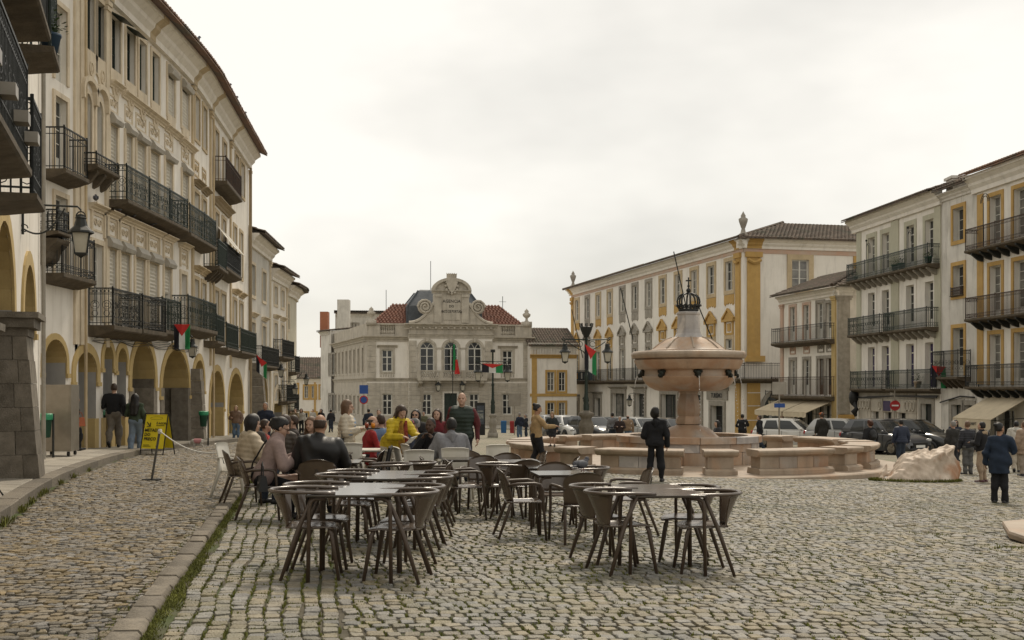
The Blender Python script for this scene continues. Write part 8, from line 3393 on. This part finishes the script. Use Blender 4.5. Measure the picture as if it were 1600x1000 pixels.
person('broad man in a navy padded jacket seen from behind', 1408, 40, 5, hy=656, hair=('short', 'black'), top=((.02, .028, .055), 'puffer', .05, .06), legs=(DKD, 'denim', .02), wide=1.15)
person('old grey haired man in a dark jacket behind the boulder', 1490, 34, 12, hy=671, hair=('short', 'grey'), top=((.035, .033, .03), 'cloth', .03, .05), legs=((.04, .04, .045), 'cloth', .018))
person('woman in sunglasses looking towards the camera behind the group', 1493, 42, 165, hy=664, hair=('longfront', 'black'), faced='sun', arms=('hip', 'down'), top=((.022, .028, .05), 'cloth', .03, .05))
person('short haired woman in a dark jacket and grey trousers by the boulder', 1512, gx(1512, 742), 8, hy=671, hair=('short', 'light'), top=((.02, .021, .028), 'puffer', .04, .04), legs=((.11, .11, .105), 'cloth', .02))
person('man in a black coat with tan hood and beige trousers', 1535, gx(1535, 754), 40, hy=660, hair=('short', 'black'), arms=('front', 'front'), top=((.014, .014, .016), 'cloth', .04, .05), legs=((.36, .27, .19), 'cloth', .02), hood=(.42, .31, .20), shoe=(.08, .025, .03))
person('dark haired woman in a long blue jacket standing alone on the setts', 1562, gx(1562, 787), -28, hy=671, yaw=-38, pose='stand', arms=('down', 'front'), hair=('bun', 'black'), faced=True, near=True, top=((.018, .030, .054), 'cloth', .032, .24), legs=((.012, .012, .014), 'cloth', .02), skin='tan', wide=1.05)
person('person in a white hooded jacket carrying a shoulder strap near the frame edge', 1588, 33.5, -20, hy=668, pose='walk', hair=('short', 'black'), top=((.56, .53, .47), 'cloth', .045, .05), legs=((.42, .36, .28), 'cloth', .02), hood=(.55, .52, .46))
person('person in a fuzzy tan coat cut off by the frame edge', 1601, 31.5, 10, hy=676, hair=('short', 'light'), top=((.34, .25, .18), 'knit', .06, .2), legs=((.34, .28, .22), 'cloth', .02))
# far strollers
person('woman in a long black coat at the mouth of the side street', 502, 70, 150, hy=639, hair=('longfront', 'black'), top=(BLK, 'cloth', .035, .4), legs=(BLK, 'cloth', .014))
person('person in dark clothes with a yellow bag near the bank flank', 517, 76, 20, hy=642, hair=('short', 'black'), top=((.03, .03, .035), 'cloth', .03, .03), legs=(DKD, 'denim', .018))
person('man in navy walking alone in front of the bank', 576, 60, 5, hy=639, pose='walk', hair=('short', 'black'), top=((.025, .033, .05), 'cloth', .035, .04), legs=(DKD, 'denim', .018))
person('person in a tan jacket raising both arms by the far arches', 462, 66, 160, hy=645, arms=('up', 'up'), hair=('short', 'brown'), top=((.20, .15, .09), 'cloth', .03, .02), legs=(BLK, 'cloth', .016))
person('person in a pale jacket standing beside the arm raising one', 471, 68, 170, hy=645, hair=('longfront', 'brown'), top=((.45, .42, .37), 'cloth', .03, .05), legs=(BLK, 'cloth', .016))
person('distant pale figure in the side street', 489, 95, 170, hy=645, hair=('short', 'brown'), top=((.42, .40, .37), 'cloth', .03, .05), legs=(DKD, 'cloth', .016))
person('distant person in pinkish top behind the seated crowd', 592, 40, 175, hy=652, hair=('short', 'brown'), top=((.34, .20, .17), 'cloth', .02, .02), legs=(BLK, 'cloth', .016))
person('distant man in an olive shirt before the bank', 662, 62, 178, hy=646, hair=('short', 'black'), faced=True, top=((.12, .12, .07), 'cloth', .02, .02), legs=(DKD, 'cloth', .016))

# ------------------------------------------------------------------ things people carry
def tray_of_drinks():
  a, b = wt['J'][-1][2], wt['J'][1][2]
  c = Vector([(p + q) / 2 for p, q in zip(a, b)])
  p = wt['pt']((.02, .46, 1.185))
  o = empty('drinks_tray', p, R(0), 'round black tray the waitress holds out', 'tray')
  m = MB()
  m.lathe([(0, 0), (.19, 0), (.20, .02), (.19, .02), (.185, .008), (0, .008)], 20)
  m.build('tray', M['black'], o, True)
  for dx, dy, col, nm in ((-.05, .02, (.30, .05, .015), 'glass of red brown drink standing on the tray'), (.07, -.02, (.75, .26, .01), 'glass of orange juice standing on the tray')):
    g = empty('drink_glass', (p[0] + dx, p[1] + dy, p[2] + .009), 0, nm, 'glass', 'drinks on the tray')
    m = MB()
    m.lathe([(.0355, .088), (.038, .115), (.036, .115), (.0345, .09)], 12)
    m.lathe([(0, 0), (.033, 0), (.033, .006)], 12)
    m.build('glass', mat('clear_glass', (.85, .85, .83), None, 3, .03, trans=.95), g, True)
    m = MB()
    m.lathe([(0, .006), (.032, .006), (.037, .09), (0, .09)], 12)
    m.build('drink', mat(nm[9:15] + '_drink', col, None, 3, .1), g, True)
tray_of_drinks()

def held_box(name, label, cat, p, size, rot, m):
  o = empty(name, p, 0, label, cat)
  o.rotation_euler = rot
  b = MB()
  b.box(-size[0] / 2, size[0] / 2, -size[1] / 2, size[1] / 2, -size[2] / 2, size[2] / 2)
  b.build('cover', m, o)
  b = MB()
  b.box(-size[0] / 2 + .006, size[0] / 2 - .006, -size[1] / 2 + .006, size[1] / 2 - .006, size[2] / 2, size[2] / 2 + .002)
  b.build('page', M['white'] if 'pad' in name else M['glass'], o)
  return o
p = yw_['J'][-1][2]
held_box('notepad', 'white notepad the yellow jacketed woman writes on', 'notepad', yw_['pt']((-.02, .60, .98)), (.16, .22, .012), (R(35), R(10), R(-130)), M['white'])
held_box('phone', 'dark phone in the hands of the pink jumper woman', 'phone', w1['pt']((0, .53, .80)), (.075, .15, .010), (R(-20), 0, R(-72)), M['black'])
o = empty('bag_strap', (0, 0, 0), 0, 'black bag strap across the back of the pink jumper', 'strap')
m = MB()
pts_ = [w1['pt']((-.10 + .26 * t, -.135 - .03 * math.sin(3.1 * t) + .16 * t * (1 if t > .5 else t * 2), .62 + .42 * t)) for t in [i / 10 for i in range(11)]]
m.tube(pts_, .012, 5)
m.build('strap', M['black'], o)
# backpack
p = bp['pt']((0, -.20, 1.18))
o = empty('backpack', p, R(12), 'small black backpack worn by the auburn haired woman', 'backpack')
m = MB()
m.ball((0, 0, 0), .14, .085, .19, 12, 8)
m.build('pack', M['black'], o, True)
m = MB()
m.ball((0, -.06, -.05), .10, .05, .09, 10, 6)
m.build('pocket', M['black'], o, True)
# handbags
def handbag(p, rz, label, c, sz=(.30, .13, .22)):
  o = empty('handbag', p, rz, label, 'handbag')
  m = MB()
  m.cbox((0, 0, 0), sz[0], sz[1], sz[2], 0, .86, .55)
  b = m.build('bag', c, o)
  m = MB()
  m.tube([(-sz[0] * .33, 0, sz[2] - .01), (-sz[0] * .25, 0, sz[2] + .12), (0, 0, sz[2] + .17), (sz[0] * .25, 0, sz[2] + .12), (sz[0] * .33, 0, sz[2] - .01)], .009, 5)
  m.build('strap', c, o)
  m = MB()
  m.box(-.02, .02, -sz[1] / 2 * .9 - .004, -sz[1] / 2 * .75, sz[2] * .5, sz[2] * .62)
  m.build('clasp', M['steel'], o)
handbag((-3.12, 14.40, G(-3.1, 14.5) + .40), R(-70), 'small black handbag hanging at the pink jumper woman side', M['black'], (.26, .12, .19))
q = pa['pt']((.30, .05, .78))
handbag(q, R(30), 'orange brown handbag on the arm of the person in the arch', mat('orange_leather', (.35, .09, .03), None, 5, .5), (.36, .14, .24))
q = wt['pt']((.23, -.02, .80))
handbag(q, R(-90), 'black shoulder bag at the waitress hip', M['black'], (.26, .1, .2))
# scarf of the yellow jacket woman
o = empty('scarf', (0, 0, 0), 0, 'long rust and mustard patterned scarf hanging from the bending woman', 'scarf')
nb_ = yw_['pt']((0, .34, 1.36))
for dx, cc in ((-.05, (.30, .06, .03)), (.05, (.42, .22, .03))):
  m = MB()
  a_ = yw_['pt']((dx, .34, 1.34))
  b_ = yw_['pt']((dx * .6, .42, .62))
  m.shell(4, 10, lambda i, j: (a_[0] + (b_[0] - a_[0]) * j + (i - .5) * .11, a_[1] + (b_[1] - a_[1]) * j + .012 * math.sin(i * 6 + j * 9), a_[2] + (b_[2] - a_[2]) * j), .008)
  m.build('scarf_end', mat('scarf_%d' % (dx > 0), cc, tuple(c * .35 for c in cc), 28, .95), o, True)
# coat over a chair back, glasses on the tables
o = empty('folded_coat', (-2.2, 18.2, G(-2.3, 18.2) + .5), R(90), 'black coat hung over a chair in the crowd', 'coat')
m = MB()
m.shell(6, 8, lambda i, j: ((i - .5) * .46, -.30 + .05 * math.sin(j * 3), .36 - .55 * j + .02 * math.sin(i * 9)), .03)
m.build('cloth', cloth((.02, .018, .018)), o, True)

def dog():
  x, y = gd(309, 700)
  o = empty('dog', (x, y, G(x, y)), R(95), 'small white dog in a pink coat sniffing the cobbles', 'dog')
  b = [('c', (0, -.14, .24), (0, .14, .23), .075, .085, .05), ('c', (0, .17, .26), (0, .27, .18), .05, .045, .04), ('e', (0, .30, .15), (.05, .06, .05), None, .03), ('c', (0, .33, .14), (0, .39, .11), .032, .02, .02),
    ('c', (0, -.2, .28), (0, -.29, .38), .022, .014, .03)]
  for sx in (-1, 1):
    b += [('c', (sx * .05, .13, .2), (sx * .05, .12, .10), .03, .02, .03), ('c', (sx * .05, .12, .10), (sx * .05, .13, .012), .02, .02, .02), ('c', (sx * .055, -.15, .2), (sx * .055, -.10, .13), .042, .026, .03),
       ('c', (sx * .055, -.10, .13), (sx * .055, -.18, .085), .024, .018, .02), ('c', (sx * .055, -.18, .085), (sx * .055, -.165, .012), .018, .02, .02), ('c', (sx * .045, .28, .2), (sx * .06, .27, .13), .018, .022, .015)]
  V, Q = net(sdf_mesh(b, .011, None, .006))
  quads_np('body', V, Q, mat('white_fur', (.55, .52, .46), (.42, .39, .34), 30, .95, .8, 60), o, True)
  c = [('c', (0, -.12, .245), (0, .12, .24), .083, .092, .04)]
  V, Q = net(sdf_mesh(c, .012, lambda P, D: np.maximum(D, np.abs(P[..., 1]) - .13)))
  quads_np('coat', V, Q, cloth((.55, .25, .25)), o, True)
dog()

# ------------------------------------------------------------------ parked cars
def car(label, px, d, face, col, L=4.05, W=1.74, H=1.46, estate=False, rough=.28):
  x, y = atd(px, d)
  o = empty('parked_car', (x, y, G(x, y)), R(face), label, 'car', 'cars parked round the square')
  o.rotation_euler = (0, 0, R(face))
  paint = mat('car_paint_%d%d%d' % tuple(int(c * 99) for c in col), col, tuple(c * .93 for c in col), 3, rough, coat=.7)
  h = L / 2
  # stations: y, z top of the lower body, half width, z bottom
  st = [(-h, .50, .62, .34), (-h + .05, .78, .74, .25), (-h + .22, .93, .82, .20), (-h * .55, .97, .87, .18), (0, .95, .87, .18), (h * .30, .95, .87, .18), (h * .50, .93, .865, .18), (h * .72, .84, .85, .18), (h - .20, .72, .78, .20), (h - .05, .62, .70, .26), (h, .48, .60, .34)]
  k = W / 1.74
  b = MB()
  vs, fs = [], []
  cs = lambda w, zt, zb: [(0, zt + .025), (w * .55, zt + .018), (w * .88, zt - .01), (w * .97, zt - .07), (w, zt - .2), (w * 1.01, (zt + zb) / 2 - .02), (w * .985, zb + .12), (w * .92, zb), (0, zb)]
  n = 9
  for yy, zt, w, zb in st:
    c = cs(w * k, zt, zb)
    vs += [(px_, yy, pz) for px_, pz in c] + [(-px_, yy, pz) for px_, pz in c]
  for i in range(len(st) - 1):
    for off in (0, n):
      for q in range(n - 1):
        a, c = i * 2 * n + off + q, (i + 1) * 2 * n + off + q
        fs.append((a, a + 1, c + 1, c))
  for i in (0, len(st) - 1):
    a = i * 2 * n
    fs.append(tuple(range(a, a + n)) + tuple(range(a + 2 * n - 1, a + n - 1, -1)))
  b.add(vs, fs)
  sharp(b.build('body', paint, o, True), 40)
  # greenhouse of glass, then roof and pillars over it
  fr, rf, rr_, bk = h * .47, h * .10, -h * (.72 if not estate else .85), -h * .90
  def gh(t, e):                                     # point on the greenhouse: t along, e 0 belt .. 1 roof
    y0 = fr + (bk - fr) * t
    y1 = rf + (rr_ - rf) * t
    yy = y0 + (y1 - y0) * e
    w = (.80 - .20 * e ** 1.3) * k
    z = .93 + (H - .93) * e ** .9 + .03 * e * math.sin(math.pi * t)
    return w, yy, z
  def strip(name, t0, t1, e0, e1, m, grow=.004, both=True, nt=4, ne=4):
    for sg in (-1, 1) if both else (1,):
      q = MB()
      def f(i, j):
        w, yy, z = gh(t0 + (t1 - t0) * i, e0 + (e1 - e0) * j)
        return (sg * (w + grow), yy, z)
      q.grid(nt, ne, f)
      q.build(name, m, o, True)
  def cap(name, tt, e0, e1, m, grow, inset=0.0):
    q = MB()
    def f(i, j):
      w, yy, z = gh(tt, e0 + (e1 - e0) * j)
      return ((2 * i - 1) * (w - inset), yy + grow + (.06 if tt == 0 else -.05) * (1 - (2 * i - 1) ** 2), z)
    q.grid(6, 4, f)
    q.build(name, m, o, True)
  g = M['glass']
  strip('side_window', .10, .46, .06, .86, g)
  strip('side_window', .50, .80, .06, .86, g)
  strip('pillar', 0, 1, 0, 1, paint, 0, True, 10, 6)
  cap('windscreen', 0, .02, .92, g, .012, .05)
  cap('windscreen_frame', 0, 0, 1, paint, 0)
  cap('rear_window', 1, .10, .88, g, -.012, .08)
  cap('tailgate', 1, 0, 1, paint, 0)
  q = MB()
  def roof(i, j):
    w, yy, z = gh(j, 1)
    a = 2 * i - 1
    return (a * w, yy + (.06 * (1 - a * a) if j < .01 else (-.05 * (1 - a * a) if j > .99 else 0)), z + .03 * (1 - a * a))
  q.grid(6, 6, roof)
  q.build('roof', paint, o, True)
  # wheels in dark arches
  for sy, nm in ((h * .62, 'front'), (-h * .62, 'rear')):
    for sg in (-1, 1):
      q = MB()
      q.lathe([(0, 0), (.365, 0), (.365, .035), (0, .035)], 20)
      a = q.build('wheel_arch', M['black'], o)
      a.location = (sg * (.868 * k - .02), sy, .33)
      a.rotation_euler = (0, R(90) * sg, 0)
      q = MB()
      q.lathe([(.20, -.08), (.30, -.09), (.315, -.05), (.315, .05), (.30, .09), (.20, .085)], 20)
      t = q.build('wheel', M['black'], o, True)
      t.location = (sg * (.83 * k), sy, .315)
      t.rotation_euler = (0, R(90) * sg, 0)
      q = MB()
      q.lathe([(0, .09), (.05, .085), (.20, .075), (.21, .085)], 16, fr=None)
      for i in range(5):
        aa = i * 2 * math.pi / 5
        q.tube([(.05 * math.cos(aa), .05 * math.sin(aa), .092), (.195 * math.cos(aa), .195 * math.sin(aa), .088)], .022, 4)
      q.build('rim', M['steel'], t)
  for sg in (-1, 1):
    q = MB()
    q.ball((sg * .62 * k, h - .13, .66), .17, .10, .075, 8, 6)
    q.build('headlight', mat('headlight_glass', (.55, .56, .55), (.3, .3, .3), 9, .08), o, True)
    q = MB()
    q.ball((sg * .68 * k, -h + .09, .78), .11, .06, .12, 8, 6)
    q.build('tail_light', mat('tail_light_red', (.35, .02, .02), None, 3, .15), o, True)
    q = MB()
    q.ball((sg * (.93 * k), h * .40, 1.0), .10, .06, .065, 8, 5)
    q.build('wing_mirror', paint, o, True)
    q = MB()
    q.box(sg * .885 * k - .01, sg * .885 * k + .01, -.12, .06, .80, .83)
    q.build('door_handle', paint, o)
    for yy in (h * .36, -.12 * h, -h * .52):
      q = MB()
      q.box(sg * .876 * k - .004, sg * .876 * k + .004, yy - .008, yy + .008, .32, .9)
      q.build('door_gap', M['black'], o)
  q = MB()
  q.box(-.42, .42, h - .06, h + .008, .42, .56)
  q.box(-.55, .55, h - .09, h - .012, .28, .38)
  q.build('grille', M['black'], o)
  q = MB()
  q.box(-.26, .26, h + .009, h + .016, .36, .47)
  q.build('number_plate', M['white'], o)
  return o
CARS = [
  ('grey hatchback parked behind the child on the bench', 862, 73, -160, (.13, .13, .13)),
  ('white hatchback with its front towards us near the lamp post', 889, 72, -158, (.62, .61, .58)),
  ('dark saloon with a wide grille behind the fountain lamp post', 926, 70, -152, (.035, .037, .04)),
  ('pale silver car beside the men in jackets', 1003, 71, -150, (.50, .50, .48)),
  ('black car half hidden by the fountain column', 1050, 72, -148, (.02, .022, .024)),
  ('dark green car behind the pale silver one', 975, 77, -150, (.03, .045, .04)),
  ('white hatchback parked under the cream awnings', 1237, 60, -122, (.68, .67, .64)),
  ('silver hatchback next to the orange hatted man', 1322, 58, -128, (.42, .42, .41)),
  ('dark grey car behind the backpack woman', 1382, 50, -152, (.06, .062, .068)),
  ('black car beside the man in the navy padded jacket', 1430, 51, -140, (.018, .02, .02)),
]
for lab, px, d, f, c in CARS: car(lab, px, d, f, c, L=4.35 if 'saloon' in lab else 4.0)

# ------------------------------------------------------------------ pots and small fittings on the facades
def pot_plant(b, u, w, z, label, s=1.0, leafy=True, m=None):
  p = b.F.m(u, w, z)
  o = empty('potted_plant', p, 0, label, 'plant')
  q = MB()
  q.lathe([(0, 0), (.11 * s, 0), (.16 * s, .24 * s), (.175 * s, .25 * s), (.175 * s, .29 * s), (.15 * s, .28 * s), (0, .25 * s)], 12)
  q.build('pot', m or M['bin_green'], o, True)
  q = MB()
  for _ in range(90 if leafy else 40):
    a, e = rnd.uniform(0, 6.28), rnd.uniform(.1, 1.4)
    r = rnd.uniform(.05, .30) * s
    c = Vector((r * math.cos(a) * math.cos(e), r * math.sin(a) * math.cos(e), .28 * s + r * math.sin(e) * 1.3))
    d = Vector((math.cos(a), math.sin(a), rnd.uniform(-.2, .8))).normalized() * .075 * s
    sd = d.cross(Vector((0, 0, 1))).normalized() * .028 * s
    q.add([c, c + d * .5 + sd, c + d, c + d * .5 - sd], [(0, 1, 2, 3)])
  q.build('foliage', M['plant'], o, kind='stuff')
pot_plant(HN1, 9.95, .95, 4.87, 'blue green potted plant on the narrow upper balcony at the left top', .9, m=mat('blue_pot', (.03, .06, .10)))
for px, z, lab in ((1463, 6.66, 'green trough plant at the near end of the top balcony of the cream house'), (1410, 6.66, 'leafy potted plant in the middle of the long top balcony'), (1420, 6.66, 'second leafy pot in the middle of the long top balcony'), (1348, 6.66, 'small blue potted plant at the far end of the top balcony'), (1446, -.08, 'pale urn planter on the lowest balcony of the cream house')):
  pot_plant(HR2, HR2.F.U(px), .45, z, lab, 1.3 if px != 1348 else .8, True, M['marble_pale'] if px == 1446 else None)

# sagging cables on the right hand houses
q = MB()
F = HR2.F
for k in range(3):
  q.tube([F.m(F.U(1343) + .3, .12 + .05 * k, -.75 + .05 * k), F.m(F.U(1360), .14, -.62 - .04 * k), F.m(F.U(1400), .13, -.55), F.m(F.U(1469), .14 + .03 * k, -.50 - .05 * k)], .035, 5)
q.build('cable', M['black'], HR2.B)
q = MB()
F = HR3.F
q.tube([F.m(.05, .12, -.55), F.m(F.L * .4, .12, -.50), F.m(F.L - .05, .14, -.85)], .04, 5)
q.build('cable', M['black'], HR3.B)
o = empty('cable_bundle', HR2.F.m(HR2.F.L - .3, .3, -1.7), 0, 'black wrapped bundle hanging at the corner of the cream house', 'cable bundle')
q = MB()
q.ball((0, 0, 1.0), .35, .25, .55, 8, 6)
q.tube([(0, 0, .7), (.15, -.1, .35), (-.05, -.1, .1), (.1, 0, -.15)], [.22, .16, .2, .1], 7)
q.build('wrapping', M['black'], o, True)
# drain pipes and loose wires on the arcade houses
F = HA.F
for p in (125.2, 329.5):
  q = MB()
  q.tube([F.m(F.U(p) + .2, .09, -2.6), F.m(F.U(p) + .2, .09, 11.6)], .05, 6)
  q.build('drain_pipe', M['trim_beige'], HA.B)
q = MB()
for k in range(4):
  pts = []
  for i in range(14):
    u = 1.0 + i * .9
    pts.append(F.m(u, .04 + .03 * k, 1.35 + .06 * k - .05 * math.sin(i * 1.9 + k)))
  q.tube(pts, .012, 4)
q.build('cable', M['black'], HA.B)

# a few dry leaves blown over the setts
pts = [gd(1440, 930)] + [(rnd.uniform(-3, 6), rnd.uniform(8, 22)) for _ in range(26)]
q = MB()
for x, y in pts:
  a = rnd.uniform(0, 6.28)
  c, s_ = math.cos(a), math.sin(a)
  k = rnd.uniform(.02, .045)
  z = G(x, y) + .028
  P = [(-1, 0, 0), (-.3, -.45, .25), (.5, -.35, .1), (1.1, 0, .3), (.5, .4, .35), (-.3, .45, .1)]
  q.add([(x + k * (u * c - v * s_), y + k * (u * s_ + v * c), z + k * w) for u, v, w in P], [(0, 1, 4, 5), (1, 2, 3, 4)])
q.build('fallen_leaves', mat('dry_leaf', (.09, .05, .022), (.05, .03, .015), 30, .8), None, kind='stuff')['label'] = 'a few dry brown leaves scattered over the cobbles'
